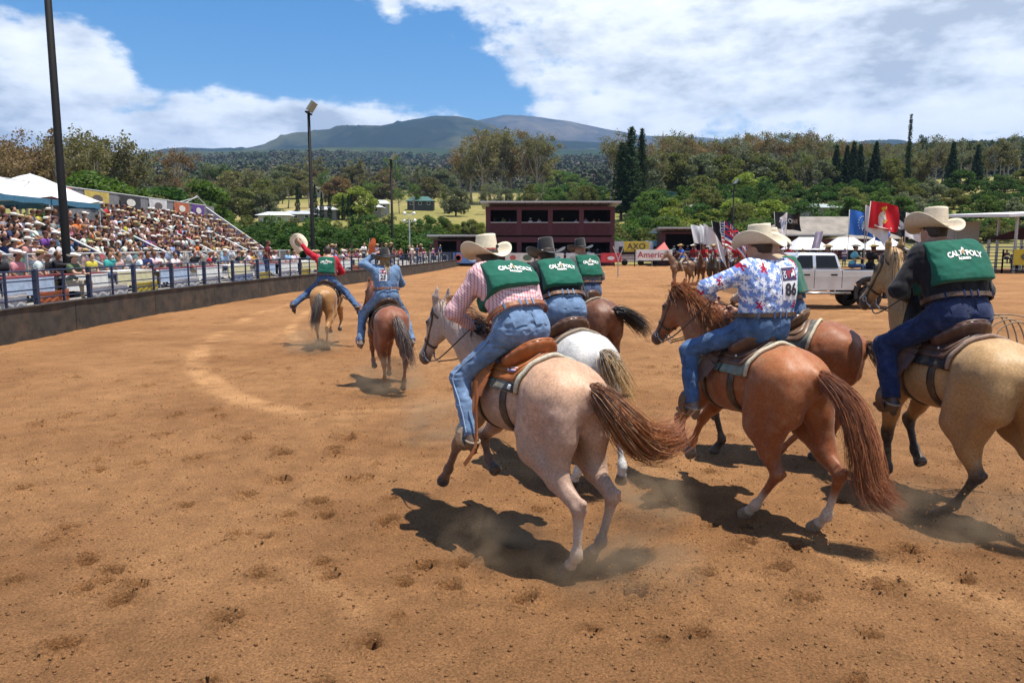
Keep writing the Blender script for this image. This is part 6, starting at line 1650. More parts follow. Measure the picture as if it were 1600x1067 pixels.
for k in range(38):   # the crowd goes on along the rail beyond the stand
    y = 53 + 30 * k / 37 + cr.uniform(-.4, .4); cn, c_, _ = cr.choices(SHIRTS, SHW)[0]; st = cr.random() < .45; pi = cr.choice(STA if st else SIT); xo = cr.uniform(1.0, 4.5)
    spectator(pi, wall_at(y) - xo, y, .74 if st else 1.2, cr.uniform(-.5, .5) - .3, '%s onlooker in %s with %s at the railing bend' % ('standing' if st else 'seated', cn, hatword(PROTO[pi][5])), cn, c_, 'onlookers along the far railing')

# ------------------------------------------------------------------ light poles
BLK = mat('pole_black', (.008, .008, .009), rough=.7, var=.2, spec=.2)
def light_pole(x, y, z0, h, r_, label, rings=False):
    o = empty('light_pole', (x, y, z0)); tag(o, label, 'light pole', 'black floodlight poles')
    m = MB(); m.lathe([(r_ * 1.0, 0), (r_ * .95, .3), (r_ * .6, h)], 14); m.build('shaft', BLK, o, smooth=True)
    m = MB(); m.cbox((0, 0, h - .15), (.22, 1.6, .12)); m.build('cross_arm', BLK, o)
    for sy in (-.6, 0, .6):
        m = MB(); m.bar((.05, sy, h), (.55, sy, h + .75), .42, .16, (0, 0, 1)); lamp = m.build('floodlight', mat('lamp_grey', (.28, .27, .25), rough=.4, metal=.4), o)
    if rings:
        for k in range(7):
            m = MB(); z = .10 + .15 * k; m.lathe([(r_ + .02, z - .055), (r_ + .17, z - .05), (r_ + .20, z), (r_ + .17, z + .05), (r_ + .02, z + .055)], 16, close=False); m.build('rubber_ring', mat('rubber', (.012, .012, .012), rough=.7), o, smooth=True)
    return o
light_pole(-14.0, 23.7, .74, 15.5, .135, 'nearest black floodlight pole with stacked rubber rings at its foot', True)
light_pole(-17.4, 66, .5, 13.3, .20, 'black floodlight pole with twin lamps above the waving rider')
light_pole(-15.5, 98, .2, 13.2, .20, 'shorter looking black floodlight pole above the dark hedge')
light_pole(37.0, 127, 1.2, 11.5, .17, 'distant black floodlight pole above the flag riders')
o = empty('street_lamp', (-13.0, 96, 0)); tag(o, 'slim grey lamp post with four round lamps beside the hedge', 'lamp post')
m = MB(); m.tube([(0, 0, 0), (0, 0, 6.0)], .09, 8); m.build('post', GREY, o)
for dx, dz in ((-.7, 5.6), (.7, 5.6), (-.6, 6.5), (.6, 6.5)):
    m = MB(); m.tube([(0, 0, dz - .2), (dx, 0, dz - .1)], .04, 5); m.build('arm', GREY, o)
    m = MB(); m.lathe([(.01, -.22), (.2, -.1), (.24, .05), (.1, .2), (.01, .24)], 10, at=(dx, 0, dz)); m.build('lamp_globe', WH, o, smooth=True)

# ------------------------------------------------------------------ maroon booth and sheds
MAR = mat('maroon_boards', (.060, .012, .018), rough=.75, var=.18, scale=2.5, dirt=((.10, .03, .03), 3, .35))
MAR2 = mat('maroon_trim', (.075, .014, .022), rough=.65, var=.15)
DARK = mat('dark_inside', (.016, .013, .013), rough=.9)
ROOFM = mat('roof_metal', (.30, .30, .31), rough=.45, metal=.3, var=.2, scale=2)
PALE = mat('pale_trim', (.42, .42, .42), rough=.6)
def booth(x0, x1, y, zs, n, label, depth=5.5, floors=2, roofz=None, trim=True):
    """open-fronted judges' booth; zs per floor: (floor z, sill z, head z, top z)"""
    o = empty('judges_booth' if floors == 2 else 'announcer_shed', ((x0 + x1) / 2, y, 0)); tag(o, label, 'building', 'maroon arena buildings')
    w = (x1 - x0) / n; cx = (x0 + x1) / 2; ox = x0 - cx
    m = MB(); m.box((ox, depth - .1, 0), (-ox, depth, zs[-1][3])); m.build('rear_wall', DARK, o)
    for sx, nm in ((ox, 0), (-ox - .1, 1)): m = MB(); m.box((sx, .02, 0), (sx + .1, depth - .1, zs[-1][3] - .02)); m.build('side_wall', MAR, o)
    for fi, (zf, zsil, zh, zt) in enumerate(zs):
        nb = int(round((x1 - x0) / .42))
        for k in range(nb):
            a = ox + (x1 - x0) * k / nb; b_ = ox + (x1 - x0) * (k + 1) / nb
            m = MB(); m.box((a + .012, -.03 - .006 * (k % 2), zf), (b_ - .012, .0, zsil)); m.build('board', MAR, o)
        m = MB(); m.box((ox, .0, zf), (-ox, .05, zsil)); m.build('lower_wall', MAR, o)
        m = MB(); m.box((ox, -.02, zh), (-ox, .06, zt)); m.build('lintel', MAR2, o)
        for k in range(n + 1):
            xx = ox + w * k; m = MB(); m.box((xx - .28, -.06, zf), (xx + .28, .10, zt)); m.build('pillar', MAR2, o)
        for k in range(n):
            m = MB(); m.box((ox + w * k + .28, -.12, zsil), (ox + w * (k + 1) - .28, .10, zsil + .09)); m.build('sill', PALE, o)
        m = MB(); m.box((ox + .1, .1, zf - .05), (-ox - .1, depth - .1, zf + .08)); m.build('floor', DARK, o)
    zr = zs[-1][3]; m = MB(); m.add([(ox - .9, -1.2, zr + .42), (-ox + .9, -1.2, zr + .42), (-ox + .9, depth + .6, zr - .02), (ox - .9, depth + .6, zr - .02), (ox - .9, -1.2, zr + .58), (-ox + .9, -1.2, zr + .58), (-ox + .9, depth + .6, zr + .14), (ox - .9, depth + .6, zr + .14)], [(0, 3, 2, 1), (4, 5, 6, 7), (0, 1, 5, 4), (1, 2, 6, 5), (2, 3, 7, 6), (3, 0, 4, 7)])
    rf = m.build('roof', ROOFM, o)
    m = MB(); m.box((ox - .9, -1.24, zr + .40), (-ox + .9, -1.205, zr + .60)); m.build('fascia', PALE, rf)
    for k in range(int((x1 - x0) / 1.0)): m = MB(); m.bar((ox + .5 + k, -1.15, zr + .36), (ox + .5 + k, .1, zr + .26), .06, .12); m.build('rafter', MAR2, rf)
    return o
BY = 92.0
b1 = booth(-2.9, 12.2, BY, [(0, 1.35, 2.85, 3.5), (3.7, 5.2, 6.75, 7.15)], 4, 'two storey maroon judges booth with open windows and flat roof')
for k in range(26):
    fl = k % 2; x = -2.2 + 13.6 * (k // 2) / 12.5 + cr.uniform(-.4, .4)
    if abs((x + 2.9) % 3.775) < .5 or abs((x + 2.9) % 3.775 - 3.775) < .5: continue
    cn, c_, _ = cr.choices(SHIRTS, SHW)[0]; spectator(cr.choice(SIT), x, BY + .9 + cr.random(), 4.85 if fl else 1.05, -1.57 + cr.uniform(-.4, .4), 'official in %s seated at a %s window of the maroon booth' % (cn, 'lower' if not fl else 'upper'), cn, c_, 'officials in the maroon booth')
booth(-9.2, -3.6, BY - 1.0, [(0, 1.35, 3.0, 3.15)], 2, 'low maroon shed with open front left of the judges booth', 4.5, 1)
booth(18.6, 23.6, BY + 1, [(0, 1.7, 3.9, 4.1)], 1, 'maroon shed with white sill behind the flag riders', 4.0, 1)
booth(24.4, 41.0, 96, [(0, 1.6, 2.6, 3.3)], 5, 'long low maroon shed behind the flags and pickup', 4.0, 1)
for k in range(5):
    cn, c_, _ = cr.choices(SHIRTS, SHW)[0]; spectator(cr.choice(SIT), 19.3 + .85 * k, BY + 2.0, 1.5, -1.57, 'onlooker in %s inside the maroon shed behind the flag riders' % cn, cn, c_, 'people in the right shed')
# fence of pipe panels with sponsors' banners along the far side
def pipe_fence(x0, y0, x1, y1, n, label, h=1.9, rails=6, m_=None):
    o = empty('pipe_fence', (x0, y0, 0)); tag(o, label, 'fence', 'pipe fences round the arena')
    p, q = Vector((0, 0, 0)), Vector((x1 - x0, y1 - y0, 0))
    for i in range(n + 1):
        c_ = p.lerp(q, i / n); m = MB(); m.box((-.05, -.05, 0), (.05, .05, h + .1), at=c_); m.build('post', m_ or BLK, o)
        if i < n:
            e = p.lerp(q, (i + 1) / n)
            for k in range(rails): m = MB(); z = .25 + (h - .25) * k / (rails - 1); m.bar(c_ + Vector((0, 0, z)), e + Vector((0, 0, z)), .05, .055); m.build('rail', m_ or BLK, o)
    return o
pipe_fence(-9.5, 88.6, 24, 88.6, 14, 'dark pipe fence below the maroon booth')
pipe_fence(24, 88.6, 43, 66, 12, 'dark pipe fence behind the flag riders and the pickup', 1.8)
pipe_fence(43, 66, 62, 60, 9, 'dark pipe fence at the right edge with the association banner', 2.0)
PIPE = mat('galvanised', (.40, .40, .40), rough=.45, metal=.5, var=.2)
pipe_fence(36, 72, 52, 69, 7, 'grey galvanised stock panels behind the pickup', 2.6, 5, PIPE)
def board(x, y, z, w, h, rz, c_, label, txt=None, tcol=(.8, .8, .8), tsize=.5, marks=(), lines=None):
    o = empty('banner', (x, y, z), rz); tag(o, label, 'banner', 'banners on the arena fences')
    n = 8; V = [(w * i / n - w / 2, -.02 * math.sin(i * 1.9), hh) for i in range(n + 1) for hh in (0, h)]
    obj('sheet', mesh('sheet', V, [(2 * i, 2 * i + 2, 2 * i + 3, 2 * i + 1) for i in range(n)], mat('sheet%d' % len(MATS), c_, rough=.6, var=.1, scale=2)), o)
    for (mx, mz, mr, mc, asp) in marks:
        m = MB(); m.add([(mx + mr * asp * math.cos(t), -.06, mz + mr * math.sin(t)) for t in np.linspace(0, 5.9, 16)], [tuple(range(16))]); m.build('emblem', mat('mark%d' % len(MATS), mc, rough=.6), o)
    for i, (t, sz, tx, tz) in enumerate(lines or ([(txt, tsize, 0, h / 2)] if txt else [])):
        text_flat(o, t, sz, Matrix.Translation((tx, -.075, tz)) @ Matrix.Rotation(R(90), 4, 'X'), 'ink%d' % len(MATS), tcol, .01)
    return o
fy = 88.35
board(-7.9, fy, .35, 1.6, 1.35, 0, (.05, .05, .055), 'black banner with a grey ring at the left end of the booth fence', marks=((0, .68, .45, (.3, .3, .3), 1), (0, .68, .30, (.05, .05, .055), 1)))
board(-4.7, fy, .4, 4.4, 1.25, 0, (.10, .25, .55), 'blue banner with red and white rounds left below the booth', marks=((-1.6, .62, .5, (.6, .15, .12), 1), (-1.6, .62, .3, (.7, .7, .7), 1), (.2, .6, .45, (.45, .6, .8), 1.6), (1.7, .6, .45, (.6, .65, .7), .9)))
board(.9, fy, .5, 3.4, 1.1, 0, (.58, .57, .52), 'white banner with a dark oval below the booth', marks=((.9, .55, .35, (.08, .12, .08), 1.5), (-.8, .55, .3, (.4, .1, .08), 1.2)))
board(4.4, fy, .5, 3.3, 1.1, 0, (.62, .62, .60), 'white banner with teal and yellow lettering below the booth', 'Seattle', (.03, .32, .36), .95, marks=((.2, .22, .12, (.6, .45, .05), 6),))
board(8.0, fy, .5, 3.3, 1.1, 0, (.50, .52, .58), 'pale grey banner behind the third rider in the row', marks=((0, .5, .3, (.3, .33, .42), 3),))
board(11.6, fy, .5, 2.4, 1.1, 0, (.5, .04, .05), 'red banner at the right end of the booth fence', marks=((0, .5, .22, (.65, .6, .6), 2),))
board(14.8, fy + 1.5, 1.75, 3.0, 1.2, 0, (.60, .42, .04), 'yellow sign on the white trailer right of the booth', 'AXO', (.06, .05, .05), 1.0)
board(16.6, 87.9, .75, 4.2, 1.25, 0, (.68, .67, .64), 'white banner with red American lettering right of the booth', 'American', (.42, .03, .04), 1.0, marks=((1.5, .95, .09, (.1, .1, .25), 3),))
board(44.3, 64.9, .75, 1.9, 1.35, -.32, (.55, .42, .03), 'yellow banner beside the black association banner at the right', marks=((0, .7, .3, (.1, .1, .05), 1.4),))
board(46.9, 64.1, .55, 3.0, 1.6, -.32, (.03, .03, .035), 'black banner with white association lettering at the right edge', tcol=(.55, .55, .55), lines=[('NATIONAL', .33, 0, 1.28), ('HIGH SCHOOL RODEO', .25, 0, .88), ('ASSOCIATION', .3, 0, .48)], marks=((-1.2, .5, .16, (.6, .6, .6), 1), (1.2, .5, .16, (.6, .6, .6), 1)))
board(49.8, 63.1, .55, 2.4, 1.4, -.32, (.10, .10, .11), 'plain dark banner right of the association banner')
# trailers, tents, pavilion
def trailer(x, y, w, h, c_, label, cname):
    o = empty('trailer', (x, y, 0)); tag(o, label, 'trailer', 'trailers and stalls behind the fence'); mm = mat('trailer_' + cname, c_, rough=.4, var=.1, scale=2)
    m = MB(); m.prism([(-w / 2, .5), (w / 2, .5), (w / 2, h - .2), (w / 2 - .2, h), (-w / 2 + .2, h), (-w / 2, h - .2)], 0, 2.2, 'XZ'); m.build('body', mm, o)
    for sx in (-w * .2, w * .2): m = MB(); m.lathe([(.05, -.12), (.38, -.12), (.40, 0), (.38, .12), (.05, .12)], 14, 'Y', at=(sx, .1, .4)); m.build('wheel', BLK, o, smooth=True)
    m = MB(); m.box((-w * .35, -.03, h * .45), (w * .05, -.005, h * .78)); m.build('window', DARK, o); m = MB(); m.box((w * .2, -.03, .7), (w * .36, -.005, h * .85)); m.build('door', PALE, o)
trailer(15.0, 93.5, 5.0, 3.0, (.50, .52, .55), 'white trailer between the booth and the maroon shed', 'white')
trailer(19.2, 98, 3.4, 3.1, (.12, .32, .50), 'blue trailer peeking out right of the white trailer', 'blue')
trailer(25.8, 93, 3.0, 2.5, (.55, .55, .55), 'small white trailer half hidden by flags', 'small')
o = empty('tent', (18.0, 90.5, 0)); tag(o, 'small red pointed tent behind the American banner', 'tent')
m = MB(); m.add([(-1.2, 0, 1.4), (1.2, 0, 1.4), (1.2, 2.4, 1.4), (-1.2, 2.4, 1.4), (0.5, 1.2, 2.9)], [(0, 1, 4), (1, 2, 4), (2, 3, 4), (3, 0, 4)]); m.build('roof', mat('tent_red', (.48, .05, .04), rough=.6), o)
for sx in (-1.15, 1.15): m = MB(); m.tube([(sx, .05, 0), (sx, .05, 1.4)], .04, 5); m.build('leg', GREY, o)
for k, (x, y) in enumerate(((33.5, 84), (38.2, 84.5), (42.6, 85))):
    o = empty('tent', (x, y, 0)); tag(o, 'white peaked tent behind the pickup, %s from the left' % ('first', 'second', 'third')[k], 'tent', 'white tents behind the pickup')
    m = MB(); m.add([(-2.2, 0, 2.0), (2.2, 0, 2.0), (2.2, 4, 2.0), (-2.2, 4, 2.0), (-.9, 2, 3.4), (.9, 2, 3.4)], [(0, 1, 5, 4), (1, 2, 5), (2, 3, 4, 5), (3, 0, 4)]); m.build('roof', mat('tent_white', (.72, .72, .72), rough=.6, var=.05), o)
    for sx in (-2.1, 2.1):
        for sy in (.1, 3.9): m = MB(); m.tube([(sx, sy, 0), (sx, sy, 2.0)], .04, 5); m.build('leg', GREY, o)
o = empty('barn', (44, 104, 0)); tag(o, 'wide barn with weathered grey brown roof behind the white tents', 'building')
m = MB(); m.box((-9, 0, 0), (9, 9, 3.6)); m.build('wall', MAR, o); m = MB(); m.add([(-10.5, -1, 3.4), (10.5, -1, 3.4), (10.5, 10, 3.4), (-10.5, 10, 3.4), (-3.5, 4.5, 6.6), (6, 4.5, 6.6)], [(0, 1, 5, 4), (1, 2, 5), (2, 3, 4, 5), (3, 0, 4)]); m.build('roof', mat('roof_old', (.22, .19, .16), rough=.8, var=.25, scale=.8), o)
for k in range(3): m = MB(); m.box((-6.6 + 4.4 * k, -.04, .2), (-4.2 + 4.4 * k, -.006, 2.8)); m.build('door', DARK, o)
o = empty('pavilion', (52, 66, 0)); tag(o, 'white roofed open pavilion with steel posts and maroon gable at right', 'building')
for k in range(5):
    m = MB(); m.box((-.09, -.09, 0), (.09, .09, 4.9 + .14 * k), at=(-8 + 4.2 * k, 0, 0)); m.build('post', PIPE, o); m = MB(); m.box((-.09, -.09, 0), (.09, .09, 5.0 + .14 * k), at=(-8 + 4.2 * k, 9, 0)); m.build('post', PIPE, o)
m = MB(); m.add([(-9.4, -1, 4.85), (11, -1, 5.6), (11, 10.5, 6.0), (-9.4, 10.5, 5.25), (-9.4, -1, 5.1), (11, -1, 5.85), (11, 10.5, 6.25), (-9.4, 10.5, 5.5)], [(0, 3, 2, 1), (4, 5, 6, 7), (0, 1, 5, 4), (1, 2, 6, 5), (2, 3, 7, 6), (3, 0, 4, 7)]); m.build('roof', mat('roof_white', (.70, .70, .70), rough=.5, var=.06), o)
m = MB(); m.prism([(-5.5, 3.0), (7.5, 3.0), (7.5, 4.4), (2, 4.9), (-2, 4.2)], 8.0, 8.2, 'XZ'); m.build('gable', MAR, o)
for k in range(4): m = MB(); m.box((-5.3 + 3.2 * k, 8.0, 0), (-5.1 + 3.2 * k, 8.2, 3.0)); m.build('column', WH, o)
m = MB(); m.box((-5.5, 8.0, 2.2), (7.5, 8.15, 2.35)); m.build('beam', WH, o); m = MB(); m.box((-9.3, 9.1, 0), (-5.6, 9.3, 4.8)); m.build('side_panel', PALE, o)
for k in range(26):
    cn, c_, _ = cr.choices(SHIRTS, SHW)[0]; st = k % 2; x = 41.5 + 14 * cr.random(); y = 69 + 4.5 * cr.random()
    spectator(cr.choice(STA if st else SIT), x, y, .0 if st else 1.1 + .5 * cr.random() * 0, -1.9 + cr.uniform(-.5, .5), '%s onlooker in %s under the white roofed pavilion' % ('standing' if st else 'seated', cn), cn, c_, 'onlookers at the pavilion')
for k in range(14):
    cn, c_, _ = cr.choices(SHIRTS, SHW)[0]; x = 30 + 9 * k / 13; spectator(cr.choice(STA), x, 84 - .9 * (x - 28) * 1.0 + cr.uniform(-.5, .5) + 3, .25, -1.8, 'onlooker in %s standing behind the pipe fence near the pickup' % cn, cn, c_, 'onlookers behind the pickup')
o = empty('water_tank', (*bearing(1030, 200), 0)); o.location.z = float(land_z(o.location.x, o.location.y)); tag(o, 'round teal green water tank on the slope right of the pines', 'tank')
m = MB(); m.lathe([(4.4, -1), (4.4, 3.2), (4.5, 3.25), (4.5, 3.45), (.1, 3.9)], 40, close=False); m.build('shell', mat('tank_teal', (.025, .11, .10), rough=.5, var=.15, scale=.6), o, smooth=False)
for k in range(3): m = MB(); m.lathe([(4.43, .5 + k), (4.46, .5 + k), (4.46, .58 + k), (4.43, .58 + k)], 40, close=False); m.build('hoop', mat('tank_band', (.02, .09, .085), rough=.5), o)
# houses on the slope
def house(u, d, w, dp, h, rh, roofc, wallc, label, lift=0):
    x, y = bearing(u, d); z = float(land_z(x, y)); o = empty('house', (x, y, z + lift)); tag(o, label, 'house', 'houses on the slope')
    m = MB(); m.box((-w / 2, -dp / 2, -2 - lift), (w / 2, dp / 2, h)); m.build('wall', mat('hw%d' % len(MATS), wallc, rough=.8, var=.1), o)
    e = .7; m = MB(); m.add([(-w / 2 - e, -dp / 2 - e, h - .05), (w / 2 + e, -dp / 2 - e, h - .05), (w / 2 + e, dp / 2 + e, h - .05), (-w / 2 - e, dp / 2 + e, h - .05), (-w * .28, 0, h + rh), (w * .28, 0, h + rh)], [(0, 1, 5, 4), (1, 2, 5), (2, 3, 4, 5), (3, 0, 4), (3, 2, 1, 0)]); m.build('roof', mat('hr%d' % len(MATS), roofc, rough=.5, var=.12, scale=1), o)
    n = max(2, int(w / 3))
    for k in range(n):
        xx = -w / 2 + w * (k + .5) / n; f = MB(); f.box((xx - .55, -dp / 2 - .06, h * .32), (xx + .55, -dp / 2 - .003, h * .82)); fw = f.build('window', WH, o); f = MB(); f.box((xx - .45, -dp / 2 - .08, h * .37), (xx + .45, -dp / 2 - .062, h * .78)); f.build('pane', DARK, fw)
house(660, 270, 9, 6, 2.0, 1.7, (.05, .12, .10), (.05, .05, .05), 'dark house with wide green hipped roof on the middle slope', 1.0)
house(470, 205, 9, 5, 1.6, 1.0, (.40, .42, .44), (.22, .21, .20), 'house with long pale grey roof among the cypresses', .3)
house(512, 212, 7, 5, 1.6, 1.0, (.42, .42, .42), (.22, .21, .2), 'house with pale roof right of the second light pole', 1)
house(585, 225, 6, 5, 1.8, 1.0, (.5, .5, .5), (.25, .24, .22), 'white roofed house beside the pale lime tree', 1)
house(600, 240, 4, 4, 2.2, 1.2, (.6, .6, .6), (.3, .29, .27), 'small bright white roofed house right of the lime tree', 1)
house(435, 190, 7, 5, 2.4, .9, (.58, .6, .62), (.4, .4, .38), 'small shed with bright metal roof above the side screen', .5)
house(505, 400, 9, 6, 3, 1.4, (.5, .5, .5), (.45, .45, .42), 'pale house high on the left slope field', 1)
house(870, 560, 14, 7, 4, 1.6, (.45, .47, .5), (.6, .6, .58), 'long white house high above the booth', 2)
house(1072, 165, 7, 5, 2.2, .8, (.55, .52, .45), (.4, .38, .3), 'cream roofed hut half hidden in the growth right of the pines', .5)
house(1120, 170, 7, 5, 2.2, .8, (.50, .52, .52), (.4, .38, .3), 'pale roofed hut in the growth behind the distant light pole', .5)
house(1272, 150, 6, 5, 2.2, .8, (.34, .38, .36), (.3, .3, .28), 'grey roofed hut in the growth above the pickup', .5)
house(905, 150, 9, 4, 3.0, .5, (.13, .16, .17), (.06, .09, .10), 'dark stall with flat roof just above the booth roof', 1.2)
# vehicles of the car park at the hedge end
def parked_car(x, y, rz, c_, label):
    o = empty('parked_car', (x, y, float(land_z(x, y)) + .0), rz); tag(o, label, 'car', 'cars parked beyond the arena'); pm = mat('car_%d' % len(MATS), c_, rough=.25, coat=.6, var=.04)
    m = MB(); m.prism([(-2.1, .35), (2.1, .35), (2.15, .75), (1.2, .92), (.6, 1.42), (-1.3, 1.45), (-1.95, .98), (-2.15, .85)], -.85, .85, 'XZ'); m.build('body', pm, o, angle=40)
    m = MB(); m.prism([(.95, .95), (.5, 1.34), (-1.2, 1.36), (-1.7, .98)], -.86, .86, 'XZ'); m.build('window', DARK, o)
    for sx in (-1.35, 1.35):
        for sy in (-.8, .8): m = MB(); m.lathe([(.05, -.1), (.31, -.1), (.33, 0), (.31, .1), (.05, .1)], 12, 'Y', at=(sx, sy, .33)); m.build('wheel', BLK, o, smooth=True)
for k, (u, d, c_, cn) in enumerate([(655, 99, (.6, .6, .6), 'white'), (668, 99, (.3, .32, .34), 'silver'), (681, 100, (.05, .05, .06), 'black'), (643, 100, (.4, .05, .05), 'red'), (630, 101, (.5, .5, .5), 'pale grey'), (617, 101, (.08, .14, .3), 'blue'), (735, 140, (.6, .6, .6), 'white'), (750, 141, (.3, .32, .35), 'silver'), (680, 141, (.55, .55, .55), 'white')]):
    x, y = bearing(u, d); parked_car(x, y, .2 + k, c_, '%s car parked %s' % (cn, 'by the hedge end' if d < 110 else 'in the dry field under the small trees'))

# ------------------------------------------------------------------ pickup
def pickup():
    o = empty('pickup_truck', (13.2, 28.6, 0), R(180)); tag(o, 'silver lifted crew cab pickup truck carrying flag bearers in its bed', 'pickup truck')
    PA = mat('truck_silver', (.62, .63, .66), rough=.3, metal=.55, var=.04, scale=3, coat=1.0, dirt=((.42, .34, .26), 2.5, .25)); GL = mat('truck_glass', (.006, .007, .008), rough=.12, spec=.35); TR = mat('tyre', (.022, .021, .020), rough=.85, var=.3, dirt=((.20, .13, .08), 8, .5)); W = 1.0
    body = [(-1.35, .78), (-.62, .78), (-.55, 1.0), (-.30, 1.16), (0, 1.2), (.30, 1.16), (.55, 1.0), (.62, .72), (3.15, .72), (3.22, 1.0), (3.45, 1.16), (3.75, 1.2), (4.05, 1.16), (4.3, 1.0), (4.38, .75), (4.75, .75), (4.80, 1.25), (4.55, 1.40), (3.35, 1.47), (1.02, 1.47), (1.0, 1.44), (-1.35, 1.44)]
    m = MB(); m.prism(body, -W, W, 'XZ'); bd = m.build('body', PA, o); bv = bd.modifiers.new('bevel', 'BEVEL'); bv.width = .035; bv.segments = 2; bv.limit_method = 'ANGLE'
    cab = MB(); lo = [(1.02, 1.46), (3.36, 1.46)]; 
    V = [(1.02, -W + .02, 1.46), (3.40, -W + .02, 1.46), (3.40, W - .02, 1.46), (1.02, W - .02, 1.46), (1.22, -W + .16, 2.08), (2.62, -W + .16, 2.10), (2.62, W - .16, 2.10), (1.22, W - .16, 2.08)]
    cab.add(V, [(0, 3, 2, 1), (4, 5, 6, 7), (0, 1, 5, 4), (1, 2, 6, 5), (2, 3, 7, 6), (3, 0, 4, 7)]); cb = cab.build('cab', PA, o); bv = cb.modifiers.new('bevel', 'BEVEL'); bv.width = .13; bv.segments = 4
    def side(y, a, b_, c_, d_, nm, mm, par=o):
        s = 1 if y > 0 else -1; f = lambda x, z: (x, s * (W - .02 - .14 * (z - 1.46) / .62 + .006), z); m = MB(); m.quad(f(*a), f(*b_), f(*c_), f(*d_)); return m.build(nm, mm, par)
    for y in (1, -1):
        side(y, (1.20, 1.52), (2.02, 1.52), (2.02, 1.99), (1.32, 1.99), 'window', GL); side(y, (2.14, 1.52), (3.10, 1.52), (2.62, 1.99), (2.14, 1.99), 'window', GL)
        for x in (1.06, 2.08, 3.18):
            m = MB(); m.box((x - .008, y * W - .004 if y > 0 else -W - .004, .80), (x + .008, y * W + .004 if y > 0 else -W + .004, 1.46)); m.build('door_gap', BLK, o)
        m = MB(); m.bar((-1.3, y * (W + .004), 1.22), (4.5, y * (W + .004), 1.24), .014, .02); m.build('body_crease', PA, o)
        for x in (1.25, 2.26): m = MB(); m.box((x, y * (W + .004) - .012, 1.26), (x + .22, y * (W + .004) + .03 * y + .012, 1.31)); m.build('door_handle', BLK, o)
        m = MB(); m.tube([(.75, y * (W + .05), .62), (3.1, y * (W + .05), .62)], .05, 8); m.build('side_step', mat('step_chrome', (.5, .5, .5), rough=.25, metal=.9), o, smooth=True)
        for x in (0, 3.75):
            m = MB()
            for k in range(12):
                t0, t1 = math.pi * (k / 12 * 1.16 - .08), math.pi * ((k + 1) / 12 * 1.16 - .08); c0, s0, c1, s1 = math.cos(t0), math.sin(t0), math.cos(t1), math.sin(t1)
                m.add([(x + .50 * c0, y * (W - .1), .55 + .55 * s0), (x + .50 * c1, y * (W - .1), .55 + .55 * s1), (x + .50 * c1, y * (W + .09), .55 + .55 * s1), (x + .50 * c0, y * (W + .09), .55 + .55 * s0), (x + .63 * c1, y * (W + .05), .58 + .66 * s1), (x + .63 * c0, y * (W + .05), .58 + .66 * s0)], [(0, 1, 2, 3), (3, 2, 4, 5)])
            m.build('fender_flare', mat('flare', (.015, .015, .016), rough=.6), o, smooth=True)
            w = MB(); w.lathe([(.22, -.15), (.40, -.15), (.44, -.10), (.45, 0), (.44, .10), (.40, .15), (.22, .15)], 28, 'Y', at=(x, y * (W - .10), .45), close=False); wh = w.build('wheel', TR, o, smooth=True)
            r_ = MB(); r_.lathe([(.25, 0), (.24, .02), (.20, .0), (.07, .03), (.02, .06), (.001, .06)], 20, 'Y', at=(x, y * (W + .0) - (0 if y > 0 else .0), .45), close=False)
            if y < 0: r_.V = [(v[0], 2 * (y * W) - v[1], v[2]) for v in r_.V]
            r_.build('rim', mat('rim_black', (.05, .05, .05), rough=.35, metal=.6), wh, smooth=True)
            for k in range(8):
                a = k * math.pi / 4; q = MB(); q.bar((x + .05 * math.cos(a), y * (W + .045), .45 + .05 * math.sin(a)), (x + .23 * math.cos(a), y * (W + .03), .45 + .23 * math.sin(a)), .03, .035, (0, 1, 0)); q.build('spoke', mat('rim_black', (.05, .05, .05)), wh)
    m = MB(); m.box((-1.3, -W + .08, 1.02), (.98, W - .08, 1.443 + .003)); m.build('bed_liner', mat('flare', (.015, .015, .016)), o)
    m = MB(); m.box((4.79, -.85, .95), (4.83, .85, 1.25)); m.build('grille', BLK, o)
    for y in (-.8, .8): m = MB(); m.box((4.70, y - .14, 1.05), (4.84, y + .14, 1.25)); m.build('headlight', mat('lamp_glass', (.6, .6, .6), rough=.1), o); m = MB(); m.box((-1.37, y - .12, 1.0), (-1.34, y + .12, 1.4)); m.build('tail_light', mat('lamp_red', (.35, .01, .01), rough=.2), o)
    for y in (-1, 1): m = MB(); m.cbox((3.1, y * 1.14, 1.62), (.12, .22, .24)); m.build('mirror', BLK, o)
    m = MB(); m.box((-1.45, -.95, .62), (-1.34, .95, .80)); m.build('rear_bumper', mat('step_chrome', (.5, .5, .5)), o); m = MB(); m.box((4.72, -.98, .55), (4.92, .98, .80)); m.build('front_bumper', mat('step_chrome', (.5, .5, .5)), o)
    return o
pickup()
